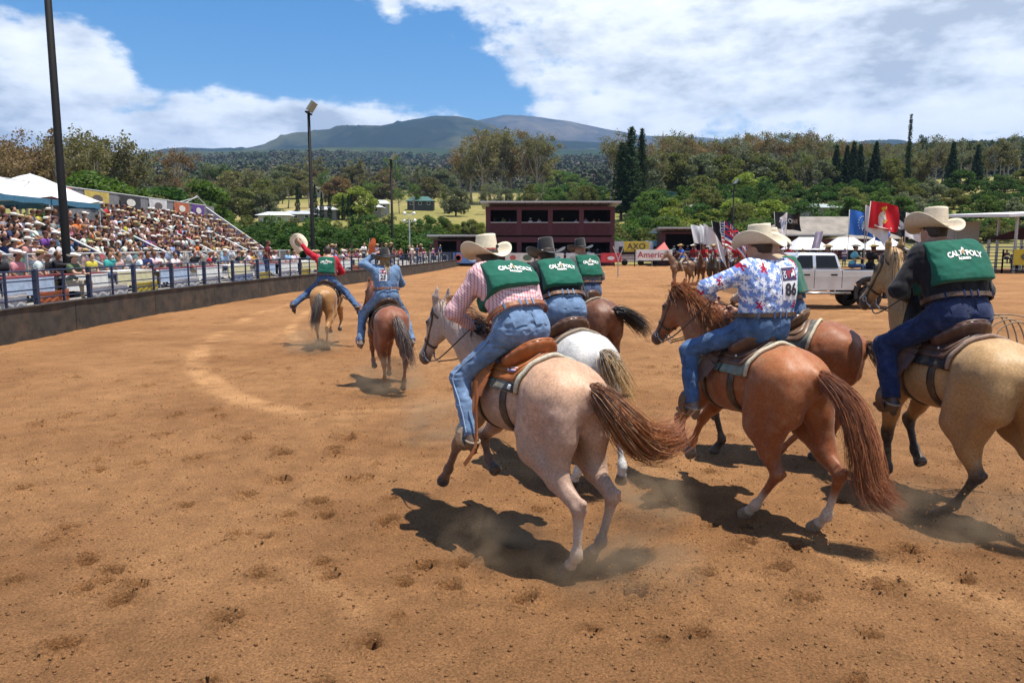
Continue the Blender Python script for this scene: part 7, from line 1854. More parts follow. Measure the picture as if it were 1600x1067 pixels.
# ------------------------------------------------------------------ flags
def flag(base, top, w, h, col, label, deco=None, fly=(1, 0), droop=.25, seed=0, lean=None):
    """pole from base to top; the cloth flies along fly (x,y) from the pole's upper end"""
    b, t = Vector(base), Vector(top); o = empty('flag', b); tag(o, label, 'flag', 'flags carried in the arena')
    ax = (t - b).normalized(); m = MB(); m.tube([(0, 0, 0), t - b], .016, 6); m.build('pole', mat('flag_pole', (.35, .33, .30), rough=.5), o, smooth=True)
    fd = Vector((fly[0], fly[1], 0)).normalized(); sd = Vector((-fd.y, fd.x, 0)); p0 = t - b
    def P(u, v, off=0.0):
        wv = .15 * w * math.sin(6.2 * u + 2.4 * v + seed) * u ** .7 + .06 * math.sin(12 * u - 3 * v + seed * 2) * u ** .5
        return p0 - ax * (h * v) + fd * (w * u * (1 - .10 * u)) + sd * (wv + off) + Vector((0, 0, -droop * w * u ** 1.4 + .05 * math.sin(7 * u + 2 * v + seed) * u + .10 * h * u * (v - .5) * math.sin(seed)))
    nu, nv = 16, 10
    def patch(u0, u1, v0, v1, c_, nm, off, k=(12, 6), parent=None):
        for s in ((1, -1) if off else (1,)):
            V = [P(u0 + (u1 - u0) * i / k[0], v0 + (v1 - v0) * j / k[1], off * s) for i in range(k[0] + 1) for j in range(k[1] + 1)]
            q = obj(nm, mesh(nm, V, [(i * (k[1] + 1) + j, (i + 1) * (k[1] + 1) + j, (i + 1) * (k[1] + 1) + j + 1, i * (k[1] + 1) + j + 1) for i in range(k[0]) for j in range(k[1])], mat('flag_%.2f_%.2f_%.2f' % c_, c_, rough=.7, var=.06, spec=.2), smooth=True), parent or o)
        return q
    def disc(cu, cv, r_, c_, nm, off, asp=1.0, n=16, star=0, parent=None):
        for s in (1, -1):
            V = [P(cu, cv, off * s)] + [P(cu + (r_ if not star or i % 2 == 0 else r_ * .42) * math.cos(6.2832 * i / n) * h / w * asp, cv + (r_ if not star or i % 2 == 0 else r_ * .42) * math.sin(6.2832 * i / n), off * s) for i in range(n)]
            obj(nm, mesh(nm, V, [(0, 1 + i, 1 + (i + 1) % n) for i in range(n)], mat('flag_%.2f_%.2f_%.2f' % c_, c_, rough=.7, var=.06, spec=.2)), parent or o)
    def poly(pts, c_, nm, off, parent=None):
        for s in (1, -1): obj(nm, mesh(nm, [P(a, b_, off * s) for a, b_ in pts], [tuple(range(len(pts)))], mat('flag_%.2f_%.2f_%.2f' % c_, c_, rough=.7, var=.06, spec=.2)), parent or o)
    def words_(s, size, cu, cv, c_, off):
        T, TF = text_2d(s, size, .004)
        for sg in (1, -1): obj('lettering', mesh('lettering', [P(cu + (-sg if False else 1) * x / w, cv - y / h, off * sg) for x, y in T], TF, mat('flag_%.2f_%.2f_%.2f' % c_, c_, rough=.7)), cl)
    cl = patch(0, 1, 0, 1, col, 'cloth', 0.0, (nu, nv))
    WHc, RD, GO, BL = (.66, .66, .66), (.46, .02, .03), (.55, .36, .05), (.03, .06, .26)
    if deco == 'us':
        for k in range(0, 13, 1):
            if k % 2 == 0: patch(0, 1, k / 13, (k + 1) / 13, RD, 'stripe', .006, (14, 1), cl)
        patch(0, .42, 0, 7 / 13, (.02, .03, .12), 'canton', .012, (8, 5), cl)
        for i in range(6):
            for j in range(5): disc(.04 + .066 * i + (.033 if j % 2 else 0), .06 + .105 * j, .035, WHc, 'star', .017, 1, 10, 1, cl)
    elif deco == 'hawaii':
        for k, c_ in enumerate((WHc, RD, BL, WHc, RD, BL, WHc, RD)): patch(0, 1, k / 8, (k + 1) / 8, c_, 'stripe', .006, (14, 1), cl)
        patch(0, .5, 0, .5, (.02, .03, .14), 'canton', .011, (8, 5), cl); patch(0, .5, .20, .30, WHc, 'cross', .015, (8, 1), cl); patch(.21, .29, 0, .5, WHc, 'cross', .015, (2, 5), cl); patch(0, .5, .22, .28, RD, 'cross', .019, (8, 1), cl); patch(.23, .27, 0, .5, RD, 'cross', .019, (2, 5), cl)
        for a, b_ in (((0, 0), (.5, .5)), ((.5, 0), (0, .5))): poly([(a[0], a[1]), (a[0] + (.03 if a[0] == 0 else -.03), a[1]), (b_[0], b_[1] - .04), (b_[0], b_[1]), (b_[0] - (.03 if a[0] == 0 else -.03), b_[1]), (a[0], a[1] + .04)], RD, 'cross', .0135, cl)
    elif deco == 'marine':
        disc(.5, .52, .20, (.60, .55, .45), 'emblem', .008, 1, 18, 0, cl); poly([(.40, .38), (.62, .36), (.66, .52), (.58, .68), (.46, .70), (.38, .56)], GO, 'emblem', .012, cl); poly([(.34, .22), (.44, .14), (.52, .20), (.66, .10), (.70, .20), (.58, .30), (.46, .34)], GO, 'emblem', .012, cl); poly([(.36, .62), (.42, .76), (.60, .78), (.70, .62), (.66, .60), (.58, .72), (.44, .70), (.40, .60)], GO, 'emblem', .015, cl); disc(.52, .52, .10, WHc, 'emblem', .016, 1, 14, 0, cl)
        poly([(.20, .84), (.50, .92), (.80, .84), (.80, .92), (.50, 1.0), (.20, .92)], (.60, .45, .42), 'ribbon', .010, cl)
    elif deco == 'airforce':
        for k in range(13): a = math.pi * (1 + k / 12.0 * 1.35 - .2); disc(.52 + .26 * math.cos(a) * h / w, .5 + .33 * math.sin(a), .035, WHc, 'star', .010, 1, 10, 1, cl)
        disc(.56, .62, .17, (.45, .58, .66), 'emblem', .008, 1, 16, 0, cl); poly([(.46, .40), (.58, .34), (.70, .42), (.62, .52), (.50, .52)], (.25, .35, .30), 'emblem', .012, cl); poly([(.5, .72), (.62, .72), (.60, .84), (.52, .84)], WHc, 'emblem', .013, cl)
    elif deco == 'star': words_('Star', h * .42, .42, .40, (.04, .12, .34), .010); poly([(.1, .62), (.85, .62), (.85, .66), (.1, .66)], (.25, .3, .4), 'stripe', .010, cl)
    elif deco == 'aloha': words_('ALOHA', h * .40, .52, .48, (.40, .40, .40), .010)
    elif deco == 'crest': disc(.5, .5, .2, (.25, .3, .35), 'emblem', .008, 1, 14, 0, cl)
    elif deco == 'pow': disc(.45, .4, .22, (.45, .45, .45), 'emblem', .008, 1, 14, 0, cl); disc(.45, .42, .13, (.02, .02, .02), 'emblem', .012, .7, 12, 0, cl)
    return o
F_ = lambda u, v, d: Vector(((u - 800) / 1170 * d, d, 2.3 + (386 - v) / 1170 * d))
WHT, NAVY, BLKc = (.64, .64, .66), (.02, .03, .12), (.015, .015, .018)
flag(F_(1321, 405, 29), F_(1320, 329, 29), 1.15, .95, (.03, .13, .45), 'bright blue flag with a ring of white stars over the pickup bed', 'airforce', (1, .2), .12, 1)
flag(F_(1346, 400, 28.6), F_(1345, 322, 28.6), .9, .95, WHT, 'white flag hanging between the blue and red flags', None, (1, -.6), .9, 2)
flag(F_(1346, 420, 28.2), F_(1352, 316, 28.2), 1.2, .98, (.50, .012, .02), 'red flag with gold and white emblem flying above the pickup bed', 'marine', (1, .1), .14, 3)
flag(F_(1362, 400, 29.6), F_(1362, 352, 29.6), .7, .6, (.03, .09, .38), 'small blue flag hanging below the red one', None, (1, .3), .3, 4)
flag(F_(1385, 400, 30), F_(1385, 334, 30), 1.0, .8, BLKc, 'black flag with white disc right of the red flag', 'pow', (1, .2), .4, 5)
flag(F_(1408, 410, 27), F_(1408, 333, 27), .95, .85, WHT, 'white flag with small grey crest beside the buckskin head', 'crest', (1, .2), .42, 6)
# ------------------------------------------------------------------ mounted flag bearers far across the arena
def far_horse_mesh():
    c = dict(poll=(1.0, 0, 2.0), muzzle=(1.38, 0, 1.58), legs=dict(LH=[(-.42, .17, .9), (-.72, .14, .52), (-.66, .14, .16), (-.60, .14, .02)], RH=[(-.42, -.17, .9), (-.66, -.14, .52), (-.56, -.14, .16), (-.5, -.14, .02)], LF=[(.45, .16, .9), (.52, .14, .50), (.52, .14, .16), (.56, .14, .02)], RF=[(.45, -.16, .9), (.48, -.14, .50), (.44, -.14, .16), (.48, -.14, .02)]), seed=9)
    f, fr = horse_field(c); V, F = f.poly(.030); return c, f, fr, V, F
_c, _f, _fr, _V, _F = far_horse_mesh()
FH = mat('far_coat', (0, 0, 0), rough=.5, var=.2, scale=4, objcol=True); FD = mat('far_mane', (.03, .02, .015), rough=.7)
fh_body = mesh('body', _V, _F, FH, smooth=True)
g = Field(); g.chain([((-.80, 0, 1.33), .05), ((-.9, 0, 1.1), .075), ((-.92, 0, .6), .05)], k=.05); fh_tail = mesh('tail', *g.poly(.03), FD, smooth=True)
g = Field(); g.chain([((.5, 0, 1.52), .04), (_fr['m2'] + A(-.09, 0, .06), .05), (_fr['po'], .04)], k=.05); g.chain([((.6, -.07, 1.5), .05), (_fr['m2'] + A(-.05, -.08, -.02), .06)], k=.05); fh_mane = mesh('mane', *g.poly(.03), FD, smooth=True)
pv, pf = drape(_f, np.linspace(-.3, .35, 8), np.linspace(R(-60), R(60), 13), .01, .04); fh_sad = fixn(mesh('saddle_pad', pv, pf, leather('far', (.06, .03, .02)), smooth=True))
pv, pf = drape(_f, np.linspace(.22, .30, 3), np.linspace(R(55), R(305), 24), .006, .016); fh_cin = fixn(mesh('cinch', pv, pf, leather('far', (.06, .03, .02))))
gs = Field(); gs.chain([((-.22, -.17, 1.48), .03), ((-.28, 0, 1.58), .03), ((-.22, .17, 1.48), .03)], k=.04); gs.cone((.25, 0, 1.5), (.28, 0, 1.64), .05, .025, .03); gs.ell((0, 0, 1.45), (.22, .16, .05), .04); fh_seat = mesh('seat', *gs.poly(.03), leather('far', (.06, .03, .02)), smooth=True)
GR = [(1064, 45, 195, (.20, .11, .06), 'buckskin'), (1082, 47, 215, (.30, .20, .13), 'pale tan'), (1098, 46, 240, (.13, .055, .03), 'bay'), (1113, 45, 252, (.03, .025, .022), 'black'), (1130, 46.5, 265, (.10, .045, .025), 'dark bay'), (1146, 47.5, 280, (.22, .12, .06), 'dun'), (1170, 44.5, 300, (.28, .19, .12), 'pale dun'), (1203, 47, 290, (.12, .05, .03), 'brown'), (1228, 46.5, 280, (.16, .06, .03), 'chestnut')]
SH9 = [('blue', (.05, .12, .40)), ('red', (.42, .02, .03)), ('red', (.42, .02, .03)), ('red', (.40, .02, .03)), ('white', (.6, .6, .58)), ('red', (.44, .02, .02)), ('grey check', (.35, .35, .36)), ('dark green', (.02, .10, .06)), ('red', (.4, .03, .03))]
for k, (u, d, a, c_, cn) in enumerate(GR):
    x, y = (u - 800) / 1170 * d, d; h = empty('horse', (x, y, 0), R(a)); tag(h, '%s horse standing under a rider in %s in the distant flag group' % (cn, SH9[k][0]), 'horse', 'horses of the distant flag group')
    for nm, me in (('body', fh_body), ('mane', fh_mane), ('tail', fh_tail)): q = obj(nm, me, h); q.color = (*c_, 1)
    s = empty('saddle', (x, y, 0), R(a)); s.location.z = 0; tag(s, 'dark saddle on the %s horse in the distant flag group' % cn, 'saddle', 'saddles of the distant flag group')
    for nm, me in (('blanket', fh_sad), ('cinch', fh_cin), ('seat', fh_seat)): obj(nm, me, s)
    pi = RIDE[k % 3]; ca, sa = math.cos(R(a)), math.sin(R(a)); o = spectator(pi, x - .02 * ca, y - .02 * sa, 1.50, R(a), 'mounted flag bearer in %s shirt with %s on the %s horse' % (SH9[k][0], hatword(PROTO[pi][5]), cn), '', SH9[k][1], 'riders of the distant flag group', 'person'); o.scale = (1, 1, 1)
flag(F_(1086, 398, 46.5), F_(1076, 352, 46.5), 1.35, 1.15, WHT, 'plain white flag at the left of the mounted flag group', None, (1, .3), .12, 7)
flag(F_(1093, 400, 46), F_(1090, 351, 46), .9, 1.1, WHT, 'narrow white flag beside the first white one', None, (1, .8), .3, 8)
flag(F_(1106, 402, 45), F_(1096, 350, 45), 1.3, 1.3, WHT, 'large white flag sweeping down in the mounted flag group', None, (1, -.1), 1.05, 9)
flag(F_(1118, 400, 48), F_(1108, 346, 48), 1.5, 1.0, BLKc, 'dark flag with red and white tail behind the white flags', 'crest', (1, .3), .35, 10)
flag(F_(1128, 402, 46.5), F_(1121, 347, 46.5), 1.4, 1.5, (.60, .60, .60), 'stars and stripes flag hanging in the mounted flag group', 'us', (1, .5), .35, 11)
flag(F_(1130, 402, 44.5), F_(1128, 346, 44.5), 1.75, 1.25, (.60, .60, .60), 'island state flag with red white and blue stripes behind the floral rider', 'hawaii', (1, -.1), .95, 12)
flag(F_(1210, 388, 47), F_(1204, 332, 47), 1.95, 1.05, BLKc, 'large black flag with grey lettering above the straw hat', 'aloha', (1, .1), .10, 13)
flag(F_(1224, 392, 46), F_(1224, 333, 46), .95, 1.35, WHT, 'white flag with blue Star lettering right of the straw hat', 'star', (-.6, -.5), .55, 14)
flag(F_(1276, 392, 60), F_(1282, 362, 60), .7, 1.4, (.42, .40, .52), 'pale lilac feather flag in front of the white tents', None, (-1, .1), .05, 15)
# people in the pickup bed
for (x, y, z, rz, pi, cn, c_, lb) in [(13.05, 28.9, 1.50, -.3, 9, 'teal', (.16, .42, .46), 'man in pale teal shirt and white hat sitting on the pickup bed side'), (12.35, 29.1, 1.42, 2.6, 0, 'navy', (.03, .04, .10), 'man with a straw hat sitting behind the pickup cab'), (14.55, 29.2, 1.42, -.8, 9, 'dark red', (.25, .02, .03), 'man in a dark red shirt at the rear of the pickup bed'), (13.9, 29.2, 1.42, .3, 6, 'black', (.02, .02, .02), 'man in black seated mid bed in the pickup')]:
    spectator(pi, x, y, z, rz, lb, cn, c_, 'people riding in the pickup bed', 'person')
o = empty('feather_flag', F_(581, 412, 62)); tag(o, 'orange teardrop feather flag standing by the far railing', 'flag')
V = []
for i in range(13):
    t = i / 12; w = .30 * math.sin(math.pi * (.08 + .86 * t)) ** .6; V += [(-w + .22 * t + .03 * math.sin(t * 9), .05 * math.sin(t * 7), .55 + 1.55 * t), (w + .22 * t + .03 * math.sin(t * 9), .05 * math.sin(t * 7 + 1), .55 + 1.55 * t)]
obj('cloth', mesh('cloth', V, [(2 * i, 2 * i + 1, 2 * i + 3, 2 * i + 2) for i in range(12)], mat('feather_orange', (.52, .10, .02), rough=.7, var=.2, scale=4), smooth=True), o)
m = MB(); m.tube([(-.28, 0, -.6), (-.26, 0, .6), (-.05, 0, 2.1)], .02, 6); m.build('pole', GREY, o)
o = empty('forked_post', ((965 - 800) / 1170 * 58, 58, 0)); tag(o, 'forked grey steel post standing alone in the dirt before the booth', 'post')
m = MB(); m.tube([(0, 0, -.2), (0, 0, 1.35)], .05, 8); m.build('stem', PIPE, o)
for sx in (-1, 1): m = MB(); m.tube([(0, 0, 1.3), (sx * .42, 0, 2.35)], .035, 8); m.build('fork', PIPE, o)

# ------------------------------------------------------------------ the galloping riders
VEST = cloth('vest', (.006, .098, .062), var=.14, bscale=250)
BLKSH = cloth('black_shirt', (.012, .012, .015)); GRYSH = cloth('grey_shirt', (.12, .115, .11)); REDSH = cloth('red_shirt', (.42, .012, .03)); DENSH = denim('shirt', (.12, .20, .33)); TANSH = cloth('tan_shirt', (.4, .3, .2))
STRAW = straw('pale', (.70, .62, .47)); STRAW_B = straw('band', (.55, .46, .33)); FELT = mat('felt_black', (.014, .013, .014), rough=.9, var=.2, scale=20, sheen=.3)
BANDD = mat('band_dark', (.03, .02, .018), rough=.6); BANDP = mat('band_pale', (.45, .38, .33), rough=.6, var=.4, scale=60)
HAIRD = mat('hair_dark', (.035, .02, .013), rough=.6, var=.4, scale=80, bump=1, bscale=120); HAIRB = mat('hair_blond', (.30, .18, .08), rough=.55, var=.4, scale=80, bump=1, bscale=120)
SORREL = (.27, .083, .025)
HC = []
HC.append(dict(x=.09, y=5.75, heading=123, seed=1, label='pale red roan horse with dark red tail galloping nearest the camera', coat=(.42, .27, .20), top=(.54, .30, .165), topw=.65, mottle=.9, belly=(.34, .22, .16), head=(.38, .29, .25), res=.0135,
  poll=(1.24, .07, 1.78), muzzle=(1.53, .14, 1.27), points=[('LF', (.16, .08, .05), .75), ('RF', (.12, .06, .04), .75), ('RH', (.40, .31, .25), 1.2), ('LH', (.42, .33, .27), 1.2)], muzzlec=(.06, .04, .035),
  legs=dict(LH=[(-.42, .19, .86), (-.90, .15, .53), (-.88, .15, .19), (-.76, .15, .03)], RH=[(-.40, -.19, .86), (-.90, -.15, .56), (-.78, -.15, .19), (-.66, -.15, .05)], LF=[(.50, .17, .92), (.80, .15, .60), (.98, .15, .33), (1.08, .15, .20)], RF=[(.50, -.17, .90), (.86, -.15, .62), (.78, -.15, .42), (.67, -.15, .36)]),
  tail=[(-.78, 0, 1.34), (-.88, -.05, 1.29), (-.99, -.14, 1.12), (-1.0, -.34, .93), (-.93, -.62, .88), (-.88, -.82, .95)], tailc=((.055, .028, .020), (.33, .105, .030)), tailtop=(.40, .25, .15), tailspread=.15, tailn=1900, manec=((.34, .15, .06), (.10, .06, .045)), maneside=-1, manen=420, wind=(-.16, -.03, .07), bridlelabel='dark bridle with reins on the pale red roan horse',
  saddle=dict(name='tan', col=(.36, .11, .025), seat=(.30, .085, .022), label='tan leather western saddle with flag patch on the roan horse', blanket=(.17, .17, .14), fleece=(.44, .41, .32), logo=1, flag=1, latigo=[(.05, .40, 1.30), (.02, .42, 1.05), (.0, .43, .92), (-.03, .46, .80), (.06, .50, .66)], stirrup=(.42, .30, .19)),
  rider=dict(label='rider in pink checked shirt, green vest and straw hat standing in his stirrups', footL=(.14, .43, .78), footR=(.14, -.43, .78), rein=(.50, .16, 1.66), pelvis=(.02, .01, 1.67), neck=(.35, .03, 2.10), head=(.47, .05, 2.205), w=1.03, jw=.90, hem=.44, bow=(-.04, 0, .05),
    kneeL=(.30, .40, 1.29), kneeR=(.30, -.40, 1.29), elbowL=(.44, .37, 1.79), handL=(.52, .17, 1.66), elbowR=(.46, -.34, 1.80), handR=(.60, -.08, 1.62), gloves=True, seam=denim('seam', (.22, .30, .42)), lat2=(.12, 1, .03), jeans=denim('light', (.125, .195, .315)), shirt=gingham('pink', (.70, .52, .53), (.40, .08, .12), .024), vest=VEST, belt=leather('tanbelt', (.27, .09, .03)), hat=dict(mat=STRAW, band=STRAW_B, marks=1, s=1.06, tilt=(0, 0, .12)), look=(1, .10, -.2), hair=HAIRD)))
HC.append(dict(x=2.05, y=6.46, heading=112, seed=2, label='glossy sorrel horse with white hind socks ridden by the floral shirt rider', coat=SORREL, top=(.35, .12, .036), belly=(.19, .053, .017), res=.0135,
  poll=(.99, .06, 1.87), muzzle=(1.30, .14, 1.38), blaze=1, points=[('LH', (.48, .36, .28), 1.55), ('RH', (.50, .38, .30), 1.5), ('LF', (.20, .06, .022), 1.0)], muzzlec=(.07, .04, .035), hoof=(.22, .15, .10),
  legs=dict(LH=[(-.40, .19, .86), (-.60, .15, .48), (-.36, .15, .15), (-.22, .15, .02)], RH=[(-.52, -.19, .86), (-.95, -.15, .54), (-.84, -.15, .18), (-.70, -.15, .03)], LF=[(.48, .17, .92), (.76, .15, .64), (.67, .15, .42), (.57, .15, .35)], RF=[(.50, -.17, .92), (.80, -.15, .62), (.95, -.15, .36), (1.0, -.15, .25)]),
  tail=[(-.78, 0, 1.33), (-.90, -.03, 1.28), (-1.08, -.09, 1.10), (-1.17, -.14, .80), (-1.22, -.18, .52), (-1.40, -.22, .44)], tailc=((.20, .060, .022), (.30, .105, .040)), tailtop=(.30, .12, .06), tailspread=.125, tailn=1900, manec=((.36, .12, .03), (.30, .11, .035)), maneside=1, manelen=1.0, manen=480, wind=(-.30, .0, .10), bridlelabel='brown bridle on the sorrel horse of the floral shirt rider',
  saddle=dict(name='brown', col=(.115, .055, .034), label='worn brown saddle with cream pad under the floral shirt rider', blanket=(.16, .20, .17), fleece=(.52, .45, .33)),
  rider=dict(label='rider in blue floral shirt with number 86 on his back', footL=(.22, .44, .85), footR=(.22, -.44, .85), rein=(.30, .16, 1.84), pelvis=(-.13, -.04, 1.63), neck=(-.10, -.07, 2.17), head=(-.02, -.06, 2.29), w=1.10, jw=.90, bow=(-.05, 0, 0),
    kneeL=(.30, .40, 1.40), kneeR=(.30, -.40, 1.40), elbowL=(.03, .43, 1.96), handL=(.28, .18, 1.86), elbowR=(.06, -.42, 1.84), handR=(.30, -.12, 1.72), jeans=denim('mid', (.055, .105, .21)), shirt=hawaiian('floral'), vest=None, bib=(1.0, .10, .05, .06), bibtext='86', belt=leather('darkbelt', (.07, .035, .02)), hat=dict(mat=STRAW, band=STRAW_B, s=1.12, tilt=(0, .1, .05)), look=(1, .35, -.1), hair=HAIRD, boots=leather('boot2', (.18, .12, .085)))))
HC.append(dict(x=3.80, y=6.40, heading=97, scale=1.05, seed=3, label='buckskin horse with black lower legs cut by the right edge', coat=(.40, .235, .095), top=(.47, .29, .13), belly=(.30, .15, .055), res=.0145,
  poll=(.80, .05, 2.14), muzzle=(1.10, .14, 1.70), points=[('LH', (.03, .022, .018), .9), ('RH', (.03, .022, .018), .9), ('LF', (.03, .022, .018), .8), ('RF', (.03, .022, .018), .8)],
  legs=dict(LH=[(-.36, .19, .84), (-.56, .15, .46), (-.34, .15, .16), (-.18, .15, .02)], RH=[(-.48, -.19, .84), (-.86, -.15, .56), (-.95, -.15, .22), (-.90, -.15, .06)], LF=[(.46, .17, .92), (.56, .15, .52), (.52, .15, .20), (.60, .15, .08)], RF=[(.48, -.17, .92), (.70, -.15, .60), (.58, -.15, .34), (.50, -.15, .26)]),
  tail=[(-.78, 0, 1.33), (-.90, -.05, 1.25), (-1.0, -.10, 1.0), (-1.02, -.15, .6)], tailc=((.02, .016, .014), (.04, .025, .018)), tailn=500, manec=((.05, .03, .02), (.04, .025, .018)), maneside=-1, manelen=1.3, manen=300, bridlelabel='dark bridle on the buckskin horse at the right edge',
  saddle=dict(name='umber', col=(.10, .052, .036), seat=(.085, .04, .027), label='dark brown saddle with braided black pad on the buckskin', blanket=(.025, .024, .026), fleece=(.25, .17, .13)),
  rider=dict(label='heavy rider in black shirt, green vest and straw hat at the right edge', footL=(.18, .43, .84), footR=(.18, -.43, .84), rein=(.45, .14, 1.76), pelvis=(-.04, .0, 1.64), neck=(.17, .03, 2.19), head=(.27, .05, 2.31), w=1.2, hem=.36, jw=1.08,
    kneeL=(.30, .40, 1.36), kneeR=(.30, -.40, 1.36), elbowL=(.14, .42, 1.84), handL=(.42, .16, 1.76), elbowR=(.20, -.42, 1.82), handR=(.46, -.1, 1.7), lat2=(.05, 1, -.05), jeans=denim('dark', (.014, .024, .07)), shirt=BLKSH, vest=VEST, belt=leather('darkbelt', (.07, .035, .02)), hat=dict(mat=straw('cream', (.66, .56, .42)), band=STRAW_B, s=1.14, tilt=(0, 0, .1)), look=(1, .15, -.15), headup=(.1, -.10, 1), hair=HAIRD, boots=leather('boot3', (.06, .04, .03)))))
HC.append(dict(x=2.86, y=7.95, heading=147, scale=1.02, seed=4, label='bright bay horse mostly hidden behind the sorrel', coat=(.25, .075, .024), res=.018, poll=(1.05, 0, 1.72), muzzle=(1.40, 0, 1.25), points=[('LF', (.03, .02, .016), .8), ('RF', (.03, .02, .016), .8)],
  legs=dict(LH=[(-.3, .19, .84), (-.36, .15, .46), (-.10, .15, .16), (.06, .15, .04)], RH=[(-.40, -.19, .86), (-.6, -.15, .5), (-.5, -.15, .2), (-.36, -.15, .05)], LF=[(.46, .17, .92), (.62, .15, .52), (.52, .15, .18), (.60, .15, .04)], RF=[(.5, -.17, .92), (.85, -.15, .66), (.8, -.15, .42), (.7, -.15, .36)]),
  tail=[(-.78, 0, 1.33), (-.95, .05, 1.22), (-1.15, .1, 1.0), (-1.3, .12, .8)], tailc=((.05, .025, .018), (.10, .04, .02)), tailn=300, manec=((.06, .03, .02), (.05, .025, .018)), manen=220, bridlelabel='dark bridle on the hidden bright bay horse',
  saddle=dict(name='oak', col=(.14, .075, .042), label='brown saddle with cream pad edge behind the floral shirt rider', blanket=(.10, .11, .10), fleece=(.50, .43, .32)),
  rider=dict(label='rider in green vest almost hidden behind the floral shirt rider', res=.015, footL=(.2, .43, .82), footR=(.2, -.43, .82), rein=(.45, .1, 1.7), pelvis=(-.06, 0, 1.60), neck=(.06, 0, 2.13), head=(.14, 0, 2.25), kneeL=(.34, .38, 1.32), kneeR=(.34, -.38, 1.32), elbowL=(.2, .36, 1.82), handL=(.45, .1, 1.7), elbowR=(.2, -.36, 1.82), handR=(.45, -.1, 1.7), jeans=denim('mid', (.055, .105, .21)), shirt=TANSH, vest=VEST, print=False, hat=dict(mat=straw('cream', (.66, .56, .42)), band=STRAW_B, s=1.05))))
HC.append(dict(x=.53, y=7.5, heading=110, seed=5, label='white grey horse with golden tipped tail behind the roan', coat=(.56, .55, .53), mottle=.25, res=.016, poll=(1.15, 0, 1.72), muzzle=(1.45, 0, 1.22), muzzlec=(.2, .18, .17),
  legs=dict(LH=[(-.40, .19, .86), (-.78, .15, .52), (-.66, .15, .20), (-.55, .15, .06)], RH=[(-.42, -.19, .88), (-.88, -.15, .62), (-.98, -.15, .32), (-.96, -.15, .18)], LF=[(.5, .17, .92), (.86, .15, .66), (.98, .15, .4), (1.02, .15, .28)], RF=[(.5, -.17, .92), (.82, -.15, .62), (.7, -.15, .42), (.6, -.15, .36)]),
  tail=[(-.78, 0, 1.34), (-.88, -.04, 1.30), (-.95, -.12, 1.12), (-.98, -.18, .95)], tailc=((.45, .40, .34), (.50, .30, .10)), tailtop=(.22, .17, .13), tailn=420, manec=((.4, .36, .3), (.3, .25, .2)), manen=240, bridlelabel='brown bridle on the white grey horse',
  saddle=dict(name='walnut', col=(.12, .06, .038), label='brown saddle with striped pad on the white grey horse', blanket=(.26, .20, .15), fleece=(.30, .24, .18)),
  rider=dict(label='rider in green vest and black felt hat on the white grey horse', res=.0125, footL=(.14, .43, .8), footR=(.14, -.43, .8), rein=(.55, .1, 1.66), pelvis=(.02, 0, 1.66), neck=(.32, .02, 2.10), head=(.43, .03, 2.20), w=1.02, jw=.92, hem=.33, kneeL=(.32, .38, 1.30), kneeR=(.32, -.38, 1.30), elbowL=(.45, .36, 1.80), handL=(.58, .12, 1.66), elbowR=(.42, -.38, 1.78), handR=(.58, -.1, 1.66), jeans=denim('light', (.125, .195, .315)), shirt=BLKSH, vest=VEST, hair=HAIRD, hat=dict(mat=FELT, band=BANDP, s=1.06, shape=dict(curl=.06)))))
HC.append(dict(x=1.17, y=12.0, heading=115, seed=6, label='dark bay horse with flying black tail farthest of the vest row', coat=(.13, .045, .020), res=.019, poll=(1.15, 0, 1.72), muzzle=(1.45, 0, 1.22), points=[('LH', (.02, .015, .013), .9), ('RH', (.02, .015, .013), .9), ('LF', (.02, .015, .013), .8), ('RF', (.02, .015, .013), .8)],
  legs=dict(LH=[(-.40, .19, .86), (-.82, .15, .55), (-.80, .15, .22), (-.70, .15, .06)], RH=[(-.42, -.19, .88), (-.78, -.15, .52), (-.60, -.15, .2), (-.48, -.15, .05)], LF=[(.5, .17, .92), (.86, .15, .66), (.98, .15, .4), (1.02, .15, .28)], RF=[(.5, -.17, .92), (.82, -.15, .62), (.7, -.15, .42), (.6, -.15, .36)]),
  tail=[(-.78, 0, 1.34), (-.86, -.12, 1.34), (-.88, -.35, 1.20), (-.80, -.55, 1.08), (-.72, -.72, .92)], tailc=((.012, .010, .010), (.03, .022, .018)), tailn=420, tailspread=.15, tailr=.006, manec=((.02, .015, .012), (.02, .015, .012)), manen=200, bridlelabel='dark bridle on the dark bay of the vest row',
  saddle=dict(name='walnut', col=(.12, .06, .038), label='brown saddle on the dark bay of the vest row', blanket=(.10, .06, .045), fleece=(.16, .10, .07)),
  rider=dict(label='farthest rider of the vest row in grey sleeves and black hat', res=.015, footL=(.14, .43, .8), footR=(.14, -.43, .8), rein=(.5, .1, 1.66), pelvis=(-.08, 0, 1.60), neck=(.08, .0, 2.13), head=(.17, .0, 2.24), w=1.0, hem=.33, kneeL=(.3, .38, 1.32), kneeR=(.3, -.38, 1.32), elbowL=(.18, .38, 1.82), handL=(.45, .12, 1.7), elbowR=(.14, -.38, 1.82), handR=(.42, -.12, 1.7), jeans=denim('slate', (.05, .075, .14)), shirt=GRYSH, vest=VEST, hat=dict(mat=FELT, band=BANDD, s=1.06, shape=dict(curl=.05)))))
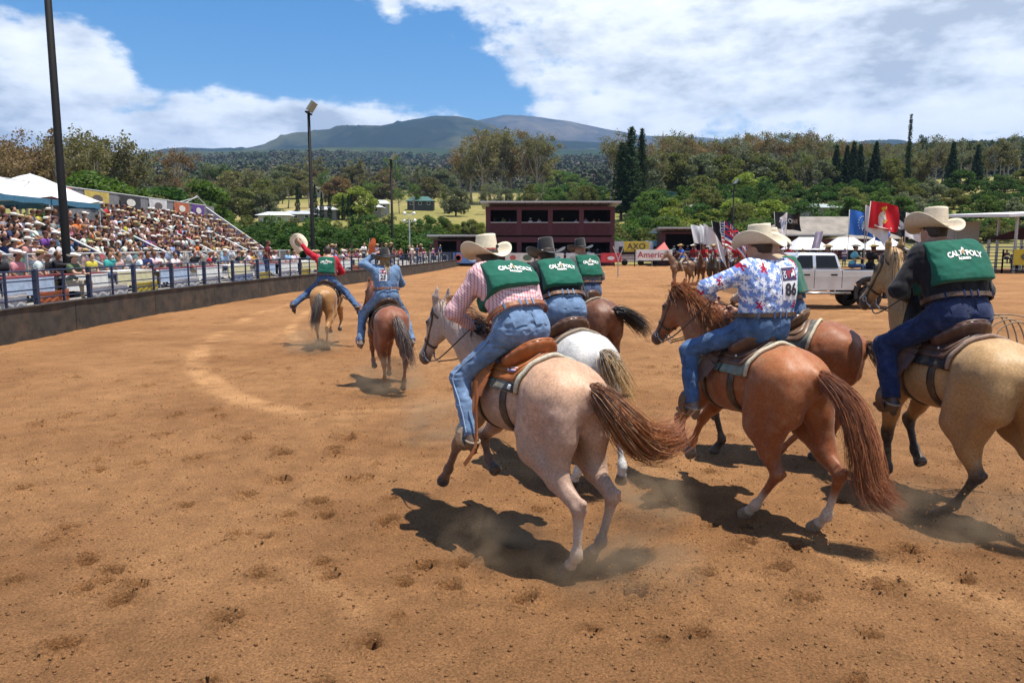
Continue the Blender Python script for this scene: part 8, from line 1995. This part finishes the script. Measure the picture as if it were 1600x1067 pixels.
HC.append(dict(x=-2.08, y=12.35, heading=110, scale=.91, seed=7, label='chestnut horse with greying tail ridden by the denim clad woman', coat=(.19, .058, .026), top=(.23, .075, .034), res=.019, poll=(.98, .08, 1.82), muzzle=(1.28, .20, 1.36),
  legs=dict(LH=[(-.38, .19, .84), (-.52, .15, .48), (-.42, .13, .20), (-.40, .13, .07)], RH=[(-.48, -.19, .86), (-.86, -.16, .55), (-.80, -.14, .22), (-.70, -.14, .07)], LF=[(.48, .17, .92), (.72, .15, .62), (.62, .15, .38), (.52, .15, .30)], RF=[(.48, -.17, .92), (.60, -.14, .55), (.56, -.14, .24), (.62, -.14, .12)]),
  tail=[(-.78, 0, 1.33), (-.90, -.04, 1.26), (-1.04, -.10, 1.0), (-1.06, -.15, .72), (-1.08, -.20, .52)], tailc=((.13, .085, .07), (.10, .075, .07)), tailtop=(.25, .20, .17), tailn=420, tailr=.006, manec=((.14, .05, .025), (.12, .045, .025)), manen=240, bridlelabel='dark bridle on the chestnut horse of the denim clad woman',
  saddle=dict(name='espresso', col=(.06, .032, .022), label='dark saddle under the denim clad woman', blanket=(.03, .026, .025), fleece=(.05, .04, .035), stirrup=(.22, .16, .36)),
  rider=dict(label='woman in denim with blond ponytail holding her black hat', res=.0145, skin=SKIN, footL=(.16, .46, .74), footR=(.16, -.48, .72), rein=(.46, -.06, 1.68), pelvis=(-.05, 0, 1.66), neck=(.03, -.01, 2.16), head=(.10, -.01, 2.28), w=.94, kneeL=(.30, .38, 1.30), kneeR=(.30, -.38, 1.30), elbowL=(.10, .40, 2.22), handL=(.16, .14, 2.40), palmL=(0, -.3, -1), curl=.5, elbowR=(.16, -.32, 1.86), handR=(.42, -.08, 1.70), jeans=denim('bright', (.13, .21, .34)), shirt=DENSH, vest=None, bib=(.80, -.08, .03, -.05), bibtext='25', belt=leather('tanbelt', (.27, .09, .03)), hair=HAIRB, hat=dict(mat=FELT, band=BANDD, s=1.10, lift=.06, shape=dict(curl=.05, brim=.16)), ponytail=[(.0, -.01, 2.25), (-.08, -.01, 2.14), (-.10, -.02, 2.0), (-.09, -.02, 1.88)], boots=leather('boot4', (.16, .12, .10)))))
HC.append(dict(x=-4.27, y=17.35, heading=92, scale=.96, seed=8, label='golden bay horse under the waving rider in red', coat=(.33, .155, .045), top=(.38, .19, .06), res=.021, poll=(1.08, .12, 1.80), muzzle=(1.40, .20, 1.34), points=[('LH', (.20, .10, .05), 1.2), ('RH', (.20, .10, .05), 1.2)],
  legs=dict(LH=[(-.36, .19, .84), (-.58, .16, .50), (-.42, .16, .18), (-.30, .16, .03)], RH=[(-.48, -.19, .86), (-.90, -.15, .54), (-.84, -.13, .20), (-.72, -.13, .03)], LF=[(.48, .17, .92), (.80, .16, .66), (.92, .16, .38), (.98, .16, .26)], RF=[(.5, -.17, .92), (.82, -.15, .62), (.7, -.15, .42), (.6, -.15, .36)]),
  tail=[(-.78, 0, 1.33), (-.90, .02, 1.24), (-.98, .05, 1.0), (-1.0, .10, .72), (-1.0, .14, .52)], tailc=((.10, .075, .06), (.14, .12, .11)), tailn=300, tailr=.007, manec=((.04, .025, .018), (.05, .03, .02)), manen=180, bridlelabel='dark bridle on the golden bay horse of the waving rider',
  saddle=dict(name='espresso', col=(.06, .032, .022), label='dark saddle under the waving rider in red', blanket=(.03, .026, .025), fleece=(.06, .05, .04)),
  rider=dict(label='rider in red shirt and green vest waving his hat with legs flung wide', res=.016, footL=(-.12, .80, .92), footR=(-.10, -.74, .86), rein=(.45, -.06, 1.7), pelvis=(-.08, 0, 1.60), neck=(.02, -.03, 2.13), head=(.08, -.02, 2.29), w=1.0, hem=.24, kneeL=(.12, .42, 1.36), kneeR=(.12, -.40, 1.32), elbowL=(.0, .42, 2.26), handL=(.02, .60, 2.47), palmL=(1, 0, 0), thumb=(0, -.3, 1), elbowR=(.12, -.34, 1.80), handR=(.40, -.08, 1.70), curl=.4, jeans=denim('mid', (.055, .105, .21)), shirt=REDSH, vest=VEST, hair=HAIRD, boots=leather('boot3', (.06, .04, .03)), toe=(.7, .0, -.6))))
for c in HC:
    f_, fr_, _ = make_horse(c); make_rider(c, f_)
# the hat the leading rider waves
def held_hat(c, p, fwd_, up_, s, label):
    rz = R(c['heading']); Vt, Ft, Vb, Fb = hat_mesh(); M = frame(fwd_, up_); loc = Vector((c['x'], c['y'], 0)) + Matrix.Rotation(rz, 3, 'Z') @ Vector(p) * c.get('scale', 1)
    o = empty('hat', loc, rz, c.get('scale', 1)); tag(o, label, 'hat'); obj('crown', fixn(mesh('crown', (Vt * s) @ M.T, Ft, STRAW, smooth=True)), o); obj('hat_band', fixn(mesh('hat_band', (Vb * s) @ M.T, Fb, STRAW_B, smooth=True)), o)
held_hat(HC[7], (.10, .68, 2.50), (0, .55, .85), (1, .1, -.1), 1.1, 'pale straw hat held aloft by the leading rider in red')
# rope in the hand of the right hand rider
c = HC[2]; rz = R(c['heading']); base = Vector((c['x'], c['y'], 0)) + Matrix.Rotation(rz, 3, 'Z') @ Vector((.38, -.50, 1.60))
o = empty('lasso_rope', base, rz); tag(o, 'coiled tan lasso rope at the right hip of the black shirted rider', 'rope')
for k in range(4):
    m = MB(); m.tube([Vector((-.04 * k + .02 * math.sin(3 * t), -.05 * k - .16 + .19 * math.cos(t), -.12 + .21 * math.sin(t) - .02 * k)) for t in np.linspace(0, 6.28, 22)], .007, 6); m.build('coil', mat('rope', (.30, .22, .15), rough=.9, var=.2, scale=60), o, smooth=True)
m = MB(); m.tube([Vector(q) for q in catmull([A(.1, -.05, .05), A(-.1, -.35, .08), A(-.25, -.75, -.12), A(-.30, -1.1, -.40)], 16)], .007, 6); m.build('loose_end', mat('rope', (.30, .22, .15)), o, smooth=True)

# ------------------------------------------------------------------ flung dust and dirt at the hooves
def dust(name, loc, r_, dens, seed, label, stretch=(1, 1, 1)):
    m = bpy.data.materials.new('dust_%d' % seed); m.use_nodes = True; N, L = m.node_tree.nodes, m.node_tree.links; N.clear()
    out = N.new('ShaderNodeOutputMaterial'); v = N.new('ShaderNodeVolumePrincipled'); v.inputs['Color'].default_value = (.86, .62, .40, 1); v.inputs['Anisotropy'].default_value = .2
    tc = N.new('ShaderNodeTexCoord'); nz = N.new('ShaderNodeTexNoise'); nz.inputs['Scale'].default_value = 2.2; nz.inputs['Detail'].default_value = 3
    ad = N.new('ShaderNodeVectorMath'); ad.operation = 'ADD'; ad.inputs[1].default_value = (seed * 3.1, seed, 0); L.new(tc.outputs['Object'], ad.inputs[0]); L.new(ad.outputs[0], nz.inputs[0])
    ln = N.new('ShaderNodeVectorMath'); ln.operation = 'LENGTH'; L.new(tc.outputs['Object'], ln.inputs[0])
    def mth(op, a, b):
        n = N.new('ShaderNodeMath'); n.operation = op
        for i, q in enumerate((a, b)):
            if isinstance(q, (int, float)): n.inputs[i].default_value = q
            else: L.new(q, n.inputs[i])
        return n.outputs[0]
    fall = mth('MAXIMUM', mth('SUBTRACT', 1.0, ln.outputs['Value']), 0.0); w = mth('MAXIMUM', mth('MULTIPLY', mth('SUBTRACT', nz.outputs[0], .40), 4.0), 0.0)
    L.new(mth('MULTIPLY', mth('MULTIPLY', fall, w), dens), v.inputs['Density']); L.new(v.outputs[0], out.inputs['Volume'])
    bm = bmesh.new(); bmesh.ops.create_icosphere(bm, subdivisions=2, radius=1.0); me = bpy.data.meshes.new(name); bm.to_mesh(me); bm.free(); me.materials.append(m)
    o = obj(name, me, None, loc); o.scale = (r_ * stretch[0], r_ * stretch[1], r_ * stretch[2]); tag(o, label, 'dust', kind='stuff')
dust('dust_cloud', (.75, 4.9, .16), .55, 4.0, 1, 'dust kicked up behind the roan horse', (1.2, 1, .55))
dust('dust_cloud', (-.05, 5.3, .16), .45, 3.4, 2, 'dust drifting under the roan horse', (1.2, 1, .6))
dust('dust_cloud', (1.15, 6.0, .22), .45, 4.0, 3, 'dust between the roan and sorrel horses', (1, 1, .7))
dust('dust_cloud', (3.6, 5.7, .2), .7, 3.4, 4, 'dust swirling below the buckskin horse', (1.2, 1, .5))
dust('dust_cloud', (-1.9, 11.6, .25), .75, 2.7, 5, 'dust trailing the chestnut horse', (1, 1, .55))
dust('dust_cloud', (-4.3, 16.2, .25), .8, 2.7, 6, 'dust trailing the golden bay horse', (1, 1, .6))
dust('dust_cloud', (-.9, 8.6, .25), .6, 2.5, 7, 'thin dust ahead of the roan horse', (1, 1, .7))
def flung():
    rs = np.random.RandomState(8); t = np.array([(0, 0, 1), (.9, 0, 0), (-.4, .8, 0), (-.4, -.8, 0), (0, 0, -.8)]); tf = np.array([(0, 1, 2), (0, 2, 3), (0, 3, 1), (4, 2, 1), (4, 3, 2), (4, 1, 3)]); Vs, Fs, b = [], [], 0
    for (x, y, n, s, zz) in ((.85, 4.75, 420, .16, .10), (1.2, 5.9, 260, .16, .22), (3.75, 5.6, 420, .28, .22), (4.3, 5.6, 260, .2, .25), (-1.75, 11.3, 160, .3, .2), (-.7, 8.8, 160, .16, .28), (-4.2, 16.0, 140, .3, .2), (2.3, 5.4, 160, .3, .1), (1.6, 6.8, 150, .2, .25)):
        for i in range(n):
            p = A(x, y, 0) + rs.normal(size=3) * A(s, s, 0) + A(0, 0, abs(rs.normal()) * zz + .02); r_ = .0025 + .010 * rs.rand() ** 3; Vs.append(p + t * r_ * rs.uniform(.6, 1.4, (5, 1))); Fs.append(tf + b); b += 5
    tag(obj('flung_dirt', mesh('flung_dirt', np.concatenate(Vs), np.concatenate(Fs), mat('clod', (.23, .115, .05)))), 'small specks of dirt flung up behind the galloping hooves', 'dirt', kind='stuff')
flung()

# ------------------------------------------------------------------ air
HZ = dict(lo=(-10600, -4600, -40), hi=(10600, 15000, 1750), density=.000066)
def haze():
    m = bpy.data.materials.new('haze_air'); m.use_nodes = True; N, L = m.node_tree.nodes, m.node_tree.links; N.clear()
    out = N.new('ShaderNodeOutputMaterial'); v = N.new('ShaderNodeVolumePrincipled'); v.inputs['Color'].default_value = (.36, .60, 1.0, 1); v.inputs['Density'].default_value = HZ['density']; v.inputs['Anisotropy'].default_value = .1
    L.new(v.outputs[0], out.inputs['Volume'])
    b = MB(); b.box(HZ['lo'], HZ['hi']); o = b.build('haze', m); tag(o, 'thin pale blue haze filling the valley air', 'haze', kind='stuff')
haze()
# ------------------------------------------------------------------ labels: look-alikes are told apart by their order from the left
def order_labels():
    by = {}
    for o in COL.objects:
        if o.parent is None and o.get('label') and o.get('kind') is None: by.setdefault(o['label'], []).append(o)
    one = 'first second third fourth fifth sixth seventh eighth ninth tenth eleventh twelfth thirteenth fourteenth fifteenth sixteenth seventeenth eighteenth nineteenth'.split()
    def nth(i):
        if i < 19: return one[i]
        t, u = divmod(i + 1, 10); tens = {2: 'twent', 3: 'thirt', 4: 'fort', 5: 'fift', 6: 'sixt'}[t]
        return tens + 'ieth' if u == 0 else tens + 'y-' + one[u - 1]
    for lb, os_ in by.items():
        if len(os_) < 2: continue
        os_.sort(key=lambda o: o.location.x / max(o.location.y, 1))
        for i, o in enumerate(os_): o['label'] = lb + ' (%s from left)' % nth(i)
order_labels()
